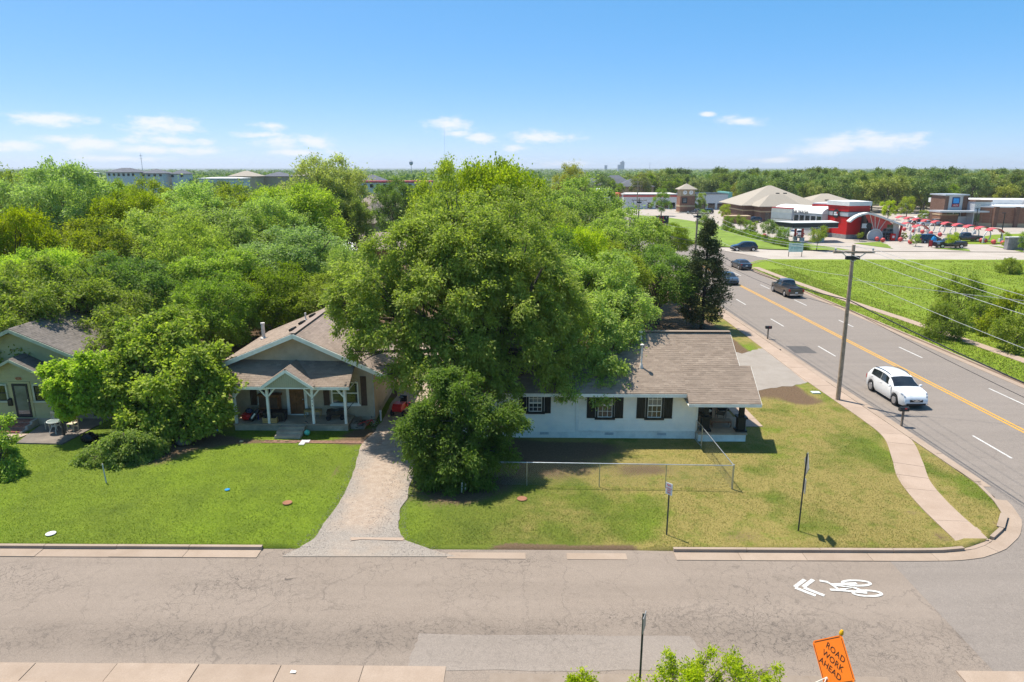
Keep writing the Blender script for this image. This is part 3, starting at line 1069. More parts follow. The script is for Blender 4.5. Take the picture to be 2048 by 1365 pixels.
def on_walk(x, y):
    xa = np.interp(y, [p[1] for p in swL][::-1], [p[0] for p in swL][::-1]) - 0.02
    xb = np.interp(y, [p[1] for p in swR][::-1], [p[0] for p in swR][::-1]) + 0.12
    fwk = (np.abs(x - 14.45) < 0.6) & (y > 38.2)
    hd = (y > 45.5) & (y < 56.5) & (x > 14)
    h3 = (x > -3) & (x < 13.3) & (y > 35.9) & (y < 44)
    h2 = (x > -17) & (x < -8.2) & (y > 37.6)
    h1 = (x < -24.6) & (y > 35.6) & (x > -27.7) | (x < -24.6) & (y > 38.6)
    return ((x > xa) & (x < xb)) | fwk | hd | h3 | h2 | h1


def samp(r, n):
    # area weighting: denser near the camera
    y = 24.6 + (r.rand(n) ** 1.35) * 22
    x = -36 + r.rand(n) * 58.7
    k_ = (y > kerb_y(x) + 0.05 + (0.25 * (fbm(x, y, .7, 3) > .5)) * ((x > -9) & (x < 6))) & ~in_drive(x, y) & ~on_walk(x, y)
    return x[k_], y[k_]


blades('grass', 'short mown grass of the front lawns', 360000, samp, 0.018, 0.06, 0.012, 12)


def samp_near(r, n):
    x = -4 + r.rand(n) * 24; y = 15.4 + r.rand(n) * 1.66
    return x, np.minimum(y, 17.0 - 0.0129 * x)


blades('verge_grass', 'green grass of the verge at the bottom edge', 22000, samp_near, 0.04, 0.13, 0.014, 13, dryf=lambda x, y: 0 * x + 0.12, lushf=lambda x, y: 0 * x + 0.5, dirtf=lambda x, y: 0 * x)

# -------- ground right of the main road, far lots
struct(sheet('meadow', [(36.95, 20), (160, 20), (160, 114.0), (44, 115.8), (41.2, 114.2), (38.9, 111.3), (37.3, 107.5), (36.95, 104)], -0.01, m_mead))
struct(sheet('cross_street', [(44.5, 115.2), (85, 113.2), (220, 108), (220, 121.5), (90, 126.0), (60, 127.5), (49, 130), (42, 134), (38, 134)], ROADZ + 0.05, m_conc2))
m_lawn2 = M('far_mown_grass', (0.165, 0.235, 0.025), 0.9, scale=0.25, amt=0.35, bump=0.3)
struct(sheet('corner_field', [(37.2, 140), (42.5, 134.4), (50, 130.4), (56, 129.5), (64, 129), (59.5, 143), (56.5, 160), (55.5, 180), (52, 205), (47, 222), (37.2, 230)], 0.0, m_lawn2))
struct(sheet('car_park', [(55, 129.8), (64, 127.6), (92, 126.3), (240, 122), (300, 240), (45, 330), (37.2, 330), (37.2, 225), (47, 215), (52, 200), (56, 170), (58, 145), (60, 135)], -0.03, m_conc2))
struct(sheet('field_verge', [(88, 140), (128, 135), (260, 130), (260, 170), (150, 172), (112, 160)], -0.022, m_mead))
struct(sheet('car_park', [(112, 171), (170, 158), (300, 150), (300, 215), (95, 235), (98, 200)], -0.015, m_conc2))
struct(sheet('left_road', [(20.0, 118), (22.9, 118), (22.9, 132), (-120, 140), (-120, 130)], ROADZ + 0.05, m_asph2))


def samp_m(r, n):
    y = 44 + r.rand(n) ** 1.2 * 70
    x = 42 + r.rand(n) * 60
    k_ = x < 0.78 * y + 3
    x, y = x[k_], y[k_]
    m = (y < 113.5) & (fbm(x, y, 5, 40) > 0.32)
    return x[m], y[m]


blades('meadow_grass', 'tall uneven green grass of the open field beyond the road', 90000, samp_m, 0.05, 0.17, 0.04, 14,
       dryf=lambda x, y: 0.12 + 0.25 * (fbm(x, y, 8, 44) > 0.6), lushf=lambda x, y: 0.4 + 0.5 * fbm(x, y, 6, 46), dirtf=lambda x, y: 0 * x)


def samp_v(r, n):
    y = 44 + r.rand(n) * 60
    x = 36.98 + r.rand(n) * 5.2
    k_ = np.abs(x - np.interp(y, [40, 53, 68, 77, 94, 106], [41.6, 41.1, 40.1, 39.2, 38.2, 37.9])) > 0.6
    return x[k_], y[k_]


blades('verge_grass', 'mown grass strip between the far kerb and sidewalk', 22000, samp_v, 0.05, 0.16, 0.03, 15,
       dryf=lambda x, y: 0.2 + 0 * x, lushf=lambda x, y: 0.4 + 0 * x, dirtf=lambda x, y: 0.3 * (fbm(x, y, 3, 50) > 0.62))
# ================================================================== THE HOUSES
rnd = random.Random(11)


def mat_shingle(name, a, b_, stain):
    b = NB(name)
    t = b.attr('tone')
    c = b.ramp(t, [(0.0, a), (1.0, b_)])
    c = b.mix(b.ramp(b.noise(0.55, 5, 0.65), [(0.45, 0.0), (0.75, 0.6)]), c, stain)
    c = b.mix(b.ramp(b.noise(60, 3, 0.8), [(0.35, 0.3), (0.6, 0.0)]), c, [x * 0.5 for x in a])
    return b.done(c, 0.92, 0, 0.2)


m_sh_brown = mat_shingle('weathered_brown_shingle', (0.225, 0.167, 0.122), (0.375, 0.288, 0.215), (0.21, 0.162, 0.122))
m_sh_pink = mat_shingle('rosy_shingle', (0.23, 0.178, 0.142), (0.39, 0.305, 0.25), (0.21, 0.168, 0.135))  # lighter than the brown; also stands for the bungalow's brightly lit right slopes
m_sh_dark = mat_shingle('grey_olive_shingle', (0.13, 0.112, 0.094), (0.235, 0.20, 0.17), (0.12, 0.105, 0.085))
m_trim = M('white_trim_paint', (0.86, 0.82, 0.71), 0.55, scale=2.5, amt=0.1, dirt=(0.6, 0.57, 0.5))
m_wsid = M('white_siding_paint', (0.93, 0.86, 0.71), 0.5, scale=1.5, amt=0.07, bump=0.05, dirt=(0.74, 0.72, 0.66))
m_tan = M('taupe_shake_paint', (0.50, 0.38, 0.25), 0.75, scale=2.0, amt=0.16, bump=0.25)
m_gab = M('sage_gable_paint', (0.44, 0.40, 0.27), 0.7, scale=2, amt=0.1)
m_sage = M('sage_green_siding', (0.40, 0.365, 0.19), 0.7, scale=2.0, amt=0.12, bump=0.15)
m_fnd = M('concrete_footing', (0.46, 0.36, 0.25), 0.9, scale=1.3, amt=0.3, bump=0.3, dirt=(0.24, 0.19, 0.13))
m_deck = M('worn_porch_concrete', (0.46, 0.325, 0.21), 0.85, scale=1.2, amt=0.28, bump=0.2, dirt=(0.2, 0.15, 0.11))
m_black = M('black_green_paint', (0.018, 0.022, 0.020), 0.45, scale=4, amt=0.3)
m_navy = M('dark_navy_paint', (0.012, 0.018, 0.026), 0.4, scale=4, amt=0.3)
m_brownp = M('brown_shutter_paint', (0.10, 0.055, 0.035), 0.6, scale=6, amt=0.3)
m_wood = M('stained_wood', (0.20, 0.08, 0.03), 0.5, scale=5, amt=0.45, bump=0.1)
m_wood2 = M('yellow_pine', (0.48, 0.30, 0.11), 0.6, scale=6, amt=0.25)
m_oldwood = M('grey_weathered_wood', (0.25, 0.20, 0.15), 0.9, scale=4, amt=0.4, bump=0.3)
m_metal = M('galvanised_steel', (0.52, 0.53, 0.53), 0.38, 0.85, scale=6, amt=0.2)
m_pipe = M('pale_painted_pipe', (0.66, 0.60, 0.53), 0.5, scale=5, amt=0.2)
m_rubber = M('black_rubber', (0.015, 0.015, 0.016), 0.7, scale=8, amt=0.3)
m_blackp = M('black_plastic', (0.02, 0.02, 0.022), 0.4, scale=8, amt=0.3)
m_brick = M('red_brick', (0.32, 0.12, 0.075), 0.85, scale=7, amt=0.45, bump=0.3, dirt=(0.34, 0.2, 0.15))


def mat_glass(name, col):
    b = NB(name)
    c = b.ramp(b.noise(0.9, 3, 0.5), [(0.35, [x * 0.4 for x in col]), (0.7, col)])
    return b.done(c, 0.06, 0, 0.8)


m_glass = mat_glass('window_glass', (0.05, 0.06, 0.062))
m_curt = mat_glass('curtained_glass', (0.34, 0.36, 0.36))
m_glassd = mat_glass('dark_glass', (0.02, 0.024, 0.028))


def lerp3(a, b, t):
    return (a[0] + (b[0] - a[0]) * t, a[1] + (b[1] - a[1]) * t, a[2] + (b[2] - a[2]) * t)


def roof_plane(parent, A, B, C, D, mat, thick=0.10, name='roof', tabs=True, exp=0.145, tabw=0.31, trim=None):
    """A,B along the eave (left, right), C,D along the top (right, left). Deck slab + real shingle tabs (one joined sub-part)"""
    A, B, C, D = [Vector(p) for p in (A, B, C, D)]
    n = (B - A).cross(D - A) if (D - A).length > 0.01 else (B - A).cross(C - A)
    n.normalize()
    if n.z < 0: n = -n
    lo = [p - n * thick for p in (A, B, C, D)]
    mb = MB()
    mb.add([A, B, C, D] + lo, [(0, 1, 2, 3), (7, 6, 5, 4), (0, 4, 5, 1), (1, 5, 6, 2), (2, 6, 7, 3), (3, 7, 4, 0)])
    ro = mb.build(name, mat, parent)
    me = ro.data
    at = me.attributes.new('tone', 'FLOAT', 'POINT'); at.data.foreach_set('value', [0.3] * len(me.vertices))
    bm = bmesh.new(); bm.from_mesh(me); bmesh.ops.recalc_face_normals(bm, faces=bm.faces); bm.to_mesh(me); bm.free()
    if not tabs: return ro
    H_ = max((D - A).length, (C - B).length)
    nc = max(2, int(H_ / exp))
    V, F, T = [], [], []
    for k in range(nc):
        t0 = k / nc; t1 = min(1.0, (k + 1.25) / nc)
        l0, r0 = A.lerp(D, t0), B.lerp(C, t0); l1, r1 = A.lerp(D, t1), B.lerp(C, t1)
        w = (r0 - l0).length
        if w < 0.1: continue
        m = max(1, int(w / tabw))
        off = (k % 2) * 0.5 + rnd.uniform(-.1, .1)
        row = rnd.uniform(-.12, .12)
        e = [0.0] + [min(1, max(0, (i + off) / m)) for i in range(0 if off > 0.2 else 1, m + 1)] + [1.0]
        for i in range(len(e) - 1):
            if e[i + 1] - e[i] < 1e-3: continue
            g = 0.005 / w
            a, b = e[i] + g, e[i + 1] - g
            if b <= a: continue
            lift = 0.010 + rnd.uniform(-.003, .005)
            q = len(V)
            V += [l0.lerp(r0, a) + n * 0.002, l0.lerp(r0, b) + n * 0.002, l0.lerp(r0, a) + n * lift, l0.lerp(r0, b) + n * lift, l1.lerp(r1, b) + n * 0.004, l1.lerp(r1, a) + n * 0.004]
            F += [(q, q + 1, q + 3, q + 2), (q + 2, q + 3, q + 4, q + 5)]
            T += [min(1, max(0, rnd.gauss(0.5, 0.15) + row))] * 6
    me = arrays_mesh('shingles', np.array([tuple(p) for p in V]), np.array(F), mat, {'tone': np.array(T)})
    o = link('shingles', me, ro)
    o['kind'] = 'stuff'
    return ro


def boards(parent, x0, x1, z0, z1, y, bh, mat, name='siding_board', top=None, face=-1, axis='x', lap=0.03):
    """lap boards on a wall facing -Y (axis x) or +X / -X (axis y, y then is the wall's x); top(z)->(a,b) clips gables"""
    k = 0
    z = z0
    while z < z1 - 0.01:
        zt = min(z + bh, z1)
        a, b = (x0, x1); a2, b2 = x0, x1
        if top:
            r = top(z); r2 = top(zt)
            if r is None: break
            a, b = r
            a2, b2 = r2 if r2 else ((a + b) / 2 - 0.01, (a + b) / 2 + 0.01)
        mb = MB()
        p = lap
        if axis == 'x':
            f = face
            vs = [(a, y, z), (b, y, z), (b, y + f * p, z), (a, y + f * p, z), (a2, y, zt - .02), (b2, y, zt - .02), (b2, y + f * 0.006, zt - .02), (a2, y + f * 0.006, zt - .02)]
        else:
            f = face
            vs = [(y, a, z), (y, b, z), (y + f * p, b, z), (y + f * p, a, z), (y, a2, zt), (y, b2, zt), (y + f * 0.006, b2, zt), (y + f * 0.006, a2, zt)]
        mb.add(vs, [(0, 1, 2, 3), (4, 7, 6, 5), (3, 2, 6, 7), (0, 3, 7, 4), (1, 5, 6, 2), (0, 4, 5, 1)])
        o = mb.build(name, mat, parent)
        bm = bmesh.new(); bm.from_mesh(o.data); bmesh.ops.recalc_face_normals(bm, faces=bm.faces); bm.to_mesh(o.data); bm.free()
        z = zt


def window(parent, x0, x1, z0, z1, y, frame, cols=1, rows=1, casing=None, cw=0.09, sash=2, upper=m_curt, lower=m_glass, face=-1, d=0.07):
    f = face
    mb = MB()
    cs = casing or frame
    Y = lambda a, b: (min(y + f * a, y + f * b), max(y + f * a, y + f * b))
    def bar(xa, za, xb, zb, a, b):
        ya, yb = Y(a, b); mb.box(xa, ya, za, xb, yb, zb)
    bar(x0 - cw, z0 - cw, x0, z1 + cw, 0.0, d); bar(x1, z0 - cw, x1 + cw, z1 + cw, 0.0, d)
    bar(x0, z1, x1, z1 + cw, 0.0, d); bar(x0 - cw * 1.5, z0 - cw * 1.2, x1 + cw * 1.5, z0, 0.0, d + 0.03)
    w = mb.build('window', cs, parent)
    zm = (z0 + z1) / 2
    for (za, zb, mt, dep) in ((z0, zm, lower, 0.024), (zm, z1, upper, 0.034)):
        mb = MB(); ya, yb = Y(0.004, dep - 0.008)
        mb.box(x0, ya, za + 0.002, x1, yb, zb - 0.002); mb.build('pane', mt, w)
        mb = MB(); t = 0.035
        ya, yb = Y(dep - 0.008, dep + 0.018)
        for (p, q, r, s_) in ((x0, za, x0 + t, zb), (x1 - t, za, x1, zb), (x0 + t, za, x1 - t, za + t), (x0 + t, zb - t, x1 - t, zb)):
            mb.box(p, ya, q, r, yb, s_)
        mb.build('sash', frame, w)
        if cols > 1 or rows > 1:
            mb = MB(); ya, yb = Y(dep - 0.007, dep + 0.010)
            for i in range(1, cols):
                xx = x0 + (x1 - x0) * i / cols; mb.box(xx - 0.012, ya, za + t, xx + 0.012, yb, zb - t)
            for j in range(1, rows):
                zz = za + (zb - za) * j / rows; mb.box(x0 + t, ya + 0.002, zz - 0.012, x1 - t, yb - 0.002, zz + 0.012)
            mb.build('muntin', frame, w)
    return w


def shutter(parent, x0, x1, z0, z1, y, mat, slats=3, face=-1):
    w = (x1 - x0)
    mb = MB(); mb.box(x0, y + face * 0.006, z0 + .071, x1, y, z1 - .071)
    sh = mb.build('shutter', mat, parent)
    for za in (z0, z1 - .07):
        mb = MB(); mb.box(x0, y + face * 0.045, za, x1, y, za + 0.07); mb.build('rail', mat, sh)
    for i in range(slats):
        a = x0 + w * i / slats + 0.012; b = x0 + w * (i + 1) / slats - 0.012
        mb = MB(); mb.box(a, y + face * 0.035, z0 + 0.072, b, y + face * 0.007, z1 - 0.072)
        mb.build('slat', mat, sh)
    return sh


# ------------------------------------------------------------------ white house on the corner
def white_house():
    ox, oy = 5.0, 36.55
    h = thing('white_house', 'long white lap-sided house with brown shingle roof and dark shutters on the corner', 'house', (ox, oy, 0), R(-1.0))
    X = lambda x: x - ox
    Y = lambda y: y - oy
    yw = 0.0
    yb = 6.7
    # foundation and wall core
    mb = MB(); mb.box(X(-3.5), 0.012, -0.2, X(10.45), yb, 0.42); mb.build('foundation', m_trim, h)
    mb = MB()
    mb.box(X(-3.5), 0.024, 0.42, X(10.45), yb - 0.02, 3.05)
    mb.build('wall', m_wsid, h)
    boards(h, X(-3.5), X(3.62), 0.36, 2.92, yw + 0.02, 0.2, m_wsid)
    boards(h, X(3.80), X(10.42), 0.48, 2.92, yw + 0.02, 0.2, m_wsid)
    mb = MB(); mb.box(X(3.62), -0.035, 0.45, X(3.80), 0.03, 2.95); mb.box(X(10.42), -0.035, 0.45, X(10.52), 0.06, 2.95)
    mb.box(X(3.80), -0.03, 0.41, X(10.42), 0.03, 0.478); mb.build('corner_board', m_trim, h)
    for x in (5.3, 8.3, 1.6):
        mb = MB(); mb.box(X(x), -0.012, 0.20, X(x + 0.5), 0.03, 0.34); mb.build('crawl_vent', M('vent_grey', (0.5, 0.5, 0.48), 0.6), h)
    # right end wall under the porch roof
    boards(h, Y(36.55), Y(43.2), 0.45, 3.0, X(10.45), 0.2, m_wsid, face=1, axis='y')
    mb = MB(); mb.add([(X(10.44), 0.03, 3.0), (X(10.44), yb, 3.0), (X(10.44), 3.25, 5.3)], [(0, 1, 2)]); mb.build('gable_wall', m_wsid, h)
    # roof: ridge at y=+3.25
    S_ = 0.645
    zr, yr = 5.53, 3.25
    zf = lambda y: zr - S_ * (yr - y)
    L_, Rm, Rp, xp = X(-4.0), X(12.95), X(13.58), X(9.66)
    ye, yp, ys = -0.75, -1.32, 0.98
    roof_plane(h, (L_, ye, zf(ye)), (xp, ye, zf(ye)), (xp, yr, zr), (L_, yr, zr), m_sh_brown)
    roof_plane(h, (xp, yp, zf(yp)), (Rp, yp, zf(yp)), (Rp, ys, zf(ys)), (xp, ys, zf(ys)), m_sh_brown)
    roof_plane(h, (xp, ys, zf(ys)), (Rm, ys, zf(ys)), (Rm, yr, zr), (xp, yr, zr), m_sh_brown)
    zb = lambda y: zr - S_ * (y - yr)
    yk = 7.3
    roof_plane(h, (Rp - 0.6, yk, zb(yk)), (L_, yk, zb(yk)), (L_, yr, zr), (Rp - 0.6, yr, zr), m_sh_brown, tabs=False)
    mb = MB(); mb.beam((L_, yr, zr + 0.02), (Rm, yr, zr + 0.02), 0.34, 0.03); cap = mb.build('ridge_cap', m_sh_brown, h)
    cap.data.attributes.new('tone', 'FLOAT', 'POINT').data.foreach_set('value', [0.45] * len(cap.data.vertices))
    # fascia boards and soffits
    mb = MB()
    mb.box(L_, ye - 0.03, zf(ye) - 0.22, xp + 0.0, ye - 0.002, zf(ye) - 0.03)
    mb.box(xp - 0.02, yp - 0.03, zf(yp) - 0.20, Rp + 0.01, yp - 0.002, zf(yp) - 0.03)
    mb.beam((Rp + 0.012, yp, zf(yp) - 0.10), (Rp + 0.012, ys, zf(ys) - 0.10), 0.02, 0.14)
    mb.beam((Rm + 0.012, ys, zf(ys) - 0.10), (Rm + 0.012, yr, zr - 0.10), 0.02, 0.14)
    mb.build('fascia', m_trim, h)
    mb = MB(); mb.box(L_, ye, zf(ye) - 0.2, xp, 0.02, zf(ye) - 0.17); mb.box(xp, yp + 0.02, zf(yp) - 0.19, Rp - 0.02, yb - 0.2, zf(yp) - 0.15); mb.build('soffit', m_trim, h)
    # windows
    for (xa, xb, za, zb_) in ((4.86, 5.68, 1.28, 2.72), (7.67, 8.45, 1.28, 2.72)):
        window(h, X(xa), X(xb), za, zb_, yw, m_trim, 3, 2, casing=m_black, cw=0.11)
        shutter(h, X(xa) - 0.62, X(xa) - 0.14, za - 0.05, zb_ + 0.1, yw - 0.012, m_black)
        shutter(h, X(xb) + 0.14, X(xb) + 0.62, za - 0.05, zb_ + 0.1, yw - 0.012, m_black)
    window(h, X(0.95), X(1.7), 1.6, 2.62, yw, m_trim, 3, 2, casing=m_black, cw=0.11)
    shutter(h, X(1.84), X(2.2), 1.5, 2.7, yw - 0.012, m_black)
    shutter(h, X(0.4), X(0.81), 1.5, 2.7, yw - 0.012, m_black)
    # low hatch and meter at the left
    mb = MB(); mb.box(X(0.15), -0.05, 0.35, X(0.42), 0.0, 0.95); mb.build('utility_box', m_trim, h)
    # porch
    mb = MB(); mb.box(X(10.53), -0.38, -0.2, X(13.2), 6.4, 0.42); mb.build('porch_base', m_trim, h)
    mb = MB(); mb.box(X(10.50), -0.44, 0.42, X(13.26), 6.45, 0.50); mb.build('porch_deck', m_deck, h)
    mb = MB(); mb.box(X(13.26), 1.6, -0.1, X(13.85), 3.0, 0.22); mb.build('porch_step', m_conc, h)
    for (cx, cy) in ((11.0, 0.1), (13.0, 0.05), (13.0, 3.6), (13.0, 6.1)):
        cx = X(cx)
        mb = MB()
        mb.box(cx - .30, cy - .30, .50, cx + .30, cy + .30, .60); mb.box(cx - .21, cy - .21, .60, cx + .21, cy + .21, 1.28)
        mb.box(cx - .29, cy - .29, 1.28, cx + .29, cy + .29, 1.38)
        p = mb.build('porch_column', m_black, h)
        mb = MB(); mb.box(cx - .13, cy - .13, 1.38, cx + .13, cy + .13, 2.42); mb.build('shaft', m_black, p)
    mb = MB(); mb.box(X(10.5), -0.05, 2.40, X(13.16), 0.14, 2.48); mb.box(X(12.9), 0.14, 2.40, X(13.12), 6.3, 2.48); mb.build('porch_beam', m_trim, h)
    mb = MB(); mb.box(X(10.47), 3.2, .5, X(10.51), 4.1, 2.5); mb.build('door', m_black, h)
    # roof pipes
    def pipe(x, y, hgt, r, capr):
        z = zf(y)
        mb = MB(); mb.lathe([(r * 3.0, z - .16), (r * 2.4, z + 0.05), (r * 1.5, z + 0.2), (r, z + .24), (r, z + hgt), (capr, z + hgt + .02), (capr, z + hgt + .09), (0.01, z + hgt + .14)], (X(x), y, 0), 12)
        mb.build('flue_pipe', m_pipe, h, True)
    pipe(7.35, 0.86, 1.25, 0.045, 0.11)
    pipe(3.25, 1.4, 1.55, 0.06, 0.12)
    pipe(7.55, 2.75, 0.35, 0.05, 0.14)
    return h


white_house()


# ------------------------------------------------------------------ taupe bungalow with porch
def bungalow():
    ox, oy = -12.8, 39.2
    h = thing('bungalow', 'taupe bungalow with a white trimmed gable and shingled front porch', 'house', (ox, oy, 0), R(-0.8))
    X = lambda x: x - ox
    yb = 7.4
    xl, xr = X(-16.75), X(-8.35)
    mb = MB(); mb.box(xl + .01, 0.01, -.2, xr - .01, yb, 0.35); mb.build('foundation', m_fnd, h)
    mb = MB(); mb.box(xl + 0.03, 0.03, 0.35, xr - 0.03, yb - .03, 3.2)
    mb.add([(xl + .03, 0.03, 3.2), (xr - .03, 0.03, 3.2), (xr - .03, 0.03, 3.25), (X(-12.78), .03, 5.35), (xl + .03, .03, 3.65)], [(0, 1, 2, 3, 4)])
    mb.build('wall', m_tan, h)
    zl = lambda x: 5.52 - 0.455 * (x - X(-12.78)) if x > X(-12.78) else 5.52 - 0.41 * (X(-12.78) - x)

    def clip(z):
        # usable x range under the rakes at height z
        if z > 5.3: return None
        a = max(xl, X(-12.78) - (5.45 - z) / 0.41); b = min(xr, X(-12.78) + (5.45 - z) / 0.455)
        return (a, b) if b > a else None
    boards(h, xl, xr, 0.98, 5.3, 0.03, 0.30, m_tan, 'shake_course', top=clip, lap=0.018)
    # vertical skirt boards
    n = 34
    for i in range(n):
        a = xl + (xr - xl) * i / n
        mb = MB(); mb.box(a + .008, 0.008, 0.36, a + (xr - xl) / n - .008, 0.03, 0.95); mb.build('skirt_board', m_tan, h)
    boards(h, 0.03, yb, 0.36, 3.2, xr - 0.03, 0.30, m_tan, 'shake_course', face=1, axis='y', lap=0.018)
    mb = MB(); mb.box(xr - .03, -0.01, .3, xr + .03, .05, 3.2); mb.box(xl - .03, -.01, .3, xl + .03, .05, 3.5); mb.build('corner_board', M('taupe_trim', (0.44, 0.39, 0.32), 0.7), h)
    # main roof
    A = X(-12.78)
    yf, yk = -0.60, 7.75
    el, er = X(-17.3), X(-7.48)
    zl_, zr_ = 5.66 - 0.41 * (A - el), 5.66 - 0.465 * (er - A)
    roof_plane(h, (el, yk, zl_), (el, yf, zl_), (A, yf, 5.66), (A, yk, 5.66), m_sh_brown)
    roof_plane(h, (er, yf, zr_), (er, yk, zr_), (A, yk, 5.66), (A, yf, 5.66), m_sh_pink)  # brighter light on this slope is put into the rosier shingle colour
    mb = MB(); mb.beam((A, yf, 5.68), (A, yk, 5.68), 0.34, 0.03); c_ = mb.build('ridge_cap', m_sh_pink, h)
    c_.data.attributes.new('tone', 'FLOAT', 'POINT').data.foreach_set('value', [0.5] * 8)
    mb = MB()
    for (ex, ez) in ((el, zl_), (er, zr_)):
        mb.beam((ex, yf - .02, ez - .16), (A, yf - .02, 5.66 - .16), 0.035, 0.26)
        mb.beam((ex, yf - .045, ez - .09), (A, yf - .045, 5.66 - .09), 0.02, 0.11)
    mb.box(er - .005, yf, zr_ - .2, er + .02, yk, zr_ - .04)
    mb.build('barge_board', m_trim, h)
    # roof vents and pipes
    for (yy_, xx_) in ((1.2, -13.35), (3.0, -13.35), (5.2, -13.35)):
        z = 5.66 - 0.41 * (A - X(xx_))
        mb = MB(); mb.cbox((X(xx_), yy_, z + 0.09), (0.34, 0.5, 0.14), rot=Matrix.Rotation(-0.39, 3, 'Y')); mb.build('roof_vent', m_blackp, h)
    def pipe(x, y, hg, r):
        z = 5.66 - 0.41 * (A - X(x))
        mb = MB(); mb.lathe([(r * 1.9, z - .1), (r * 1.9, z + .06), (r, z + .1), (r, z + hg), (r * 1.25, z + hg), (r * 1.25, z + hg + .1)], (X(x), y, 0), 12); mb.build('flue_pipe', m_pipe, h, True)
    pipe(-16.1, 3.6, 0.95, 0.11)
    pipe(-13.55, 4.4, 0.4, 0.05)
    # porch slab
    px0, px1 = X(-16.35), X(-9.58)
    pf = -1.55
    mb = MB(); mb.box(px0 + .04, pf + .05, -.2, px1 - .04, 0.0, 0.34); mb.build('porch_base', m_fnd, h)
    mb = MB(); mb.box(px0, pf, 0.34, px1, 0.006, 0.43); mb.build('porch_deck', m_deck, h)
    # steps
    for i, (za, ya) in enumerate(((0.13, -2.75), (0.26, -2.35), (0.385, -1.95))):
        mb = MB(); mb.box(X(-13.55), ya, -.1 if i == 0 else za - .13, X(-12.05), pf + 0.02, za); mb.build('step', m_fnd, h)
    # porch roof: left, right of small gable (one plane, gable roof cuts over it)
    ze, zt = 2.80, 3.92
    yo = -1.75
    roof_plane(h, (X(-16.72), yo, ze), (X(-9.36), yo, ze), (X(-9.32), 0.02, zt - .1), (X(-16.76), 0.02, zt), m_sh_brown)
    gA = X(-12.88)
    for s_ in (-1, 1):
        if s_ < 0:
            roof_plane(h, (gA - 1.52, 0.0, 2.86), (gA - 1.52, yo - .25, 2.86), (gA, yo - .25, 3.93), (gA, 0.0, 3.93), m_sh_brown)
        else:
            roof_plane(h, (gA + 1.52, yo - .25, 2.86), (gA + 1.52, 0.0, 2.86), (gA, 0.0, 3.93), (gA, yo - .25, 3.93), m_sh_pink)  # right side of the small gable: lit side again put into the colour
    mb = MB()
    mb.box(X(-16.74), yo - .03, ze - .19, gA - 1.3, yo - .002, ze - .02); mb.box(gA + 1.3, yo - .03, ze - .19, X(-9.34), yo - .002, ze - .02)
    for s_ in (-1, 1):
        mb.beam((gA + s_ * 1.55, yo - .27, 2.86 - .13), (gA, yo - .27, 3.93 - .13), 0.03, 0.17)
    mb.box(gA - 1.4, yo - .20, 2.72, gA + 1.4, yo - .16, 2.79)
    mb.box(X(-9.37), yo, 2.62, X(-9.34), 0.0, 2.7)
    mb.build('porch_fascia', m_trim, h)
    # boarded gable face
    n = 22
    for i in range(n):
        a = -1.34 + 2.68 * i / n; b = a + 2.68 / n - .012
        zt1 = 3.82 - abs(a) * 0.70; zt2 = 3.82 - abs(b) * 0.70
        mb = MB(); mb.xprism([(gA + a, 2.79), (gA + b, 2.79), (gA + b, max(2.8, zt2)), (gA + a, max(2.8, zt1))], yo - .19, yo - .165)
        o = mb.build('gable_board', m_gab, h)
        bm = bmesh.new(); bm.from_mesh(o.data); bmesh.ops.recalc_face_normals(bm, faces=bm.faces); bm.to_mesh(o.data); bm.free()
    mb = MB(); mb.box(gA - 1.3, yo - .16, 2.79, gA + 1.3, yo - .15, 3.0); mb.build('gable_backing', m_gab, h)
    # posts with knee braces
    for i, x in enumerate((-16.2, -14.25, -11.62, -9.72)):
        x = X(x)
        mb = MB(); mb.box(x - .07, pf + .05, .43, x + .07, pf + .19, 2.63)
        po = mb.build('porch_post', m_trim, h)
        for s_ in (-1, 1):
            if (i == 0 and s_ < 0) or (i == 3 and s_ > 0): continue
            mb = MB(); mb.beam((x + s_ * .06, pf + .12, 2.1), (x + s_ * .47, pf + .12, 2.58), .09, .09); mb.build('knee_brace', m_trim, po)
        if i == 2:
            for j, ch in enumerate('414'):
                text_mesh(ch, 0.17, M('number_bronze', (0.25, 0.16, 0.08), 0.5), po, frontal(x, pf + .045, 1.95 - j * .2), 'house_number')
    mb = MB(); mb.box(X(-16.7), pf + .07, 2.63, X(-9.4), pf + .17, 2.73); mb.build('porch_beam', m_trim, h)
    # door, windows, shutters
    dx0, dx1 = X(-13.45), X(-12.55)
    mb = MB(); mb.box(dx0, -.045, .5, dx1, .012, 2.55)
    d = mb.build('door', m_wood, h)
    for (a, b) in ((0.08, .4), (.5, .82)):
        for (za, zb) in ((.62, 1.2), (1.3, 1.85), (1.95, 2.42)):
            mb = MB(); mb.box(dx0 + a, -.065, za, dx0 + b, -.045, zb); mb.build('door_panel', m_wood, d)
    mb = MB(); mb.ball((dx1 - .08, -.08, 1.45), .04); mb.build('door_knob', m_metal, d)
    mb = MB(); mb.box(dx0 - .17, -.07, .45, dx0 - .004, .01, 2.7); mb.box(dx1 + .004, -.07, .45, dx1 + .17, .01, 2.7); mb.box(dx0, -.09, .44, dx1, .01, .498)
    mb.build('door_frame', m_trim, h)
    mb = MB(); mb.box(dx1 + .07, -.1, 1.92, dx1 + .13, -.072, 2.12); mb.build('door_bell_light', m_blackp, h)
    for (xa, xb) in ((-10.86, -10.12), (-10.02, -9.30)):
        window(h, X(xa), X(xb), 1.18, 2.5, .012, m_trim, 1, 1, cw=.05, upper=m_glass)
    mb = MB(); mb.box(X(-11.02), -.06, 1.02, X(-9.14), .008, 1.12); mb.build('window_sill', m_trim, h)
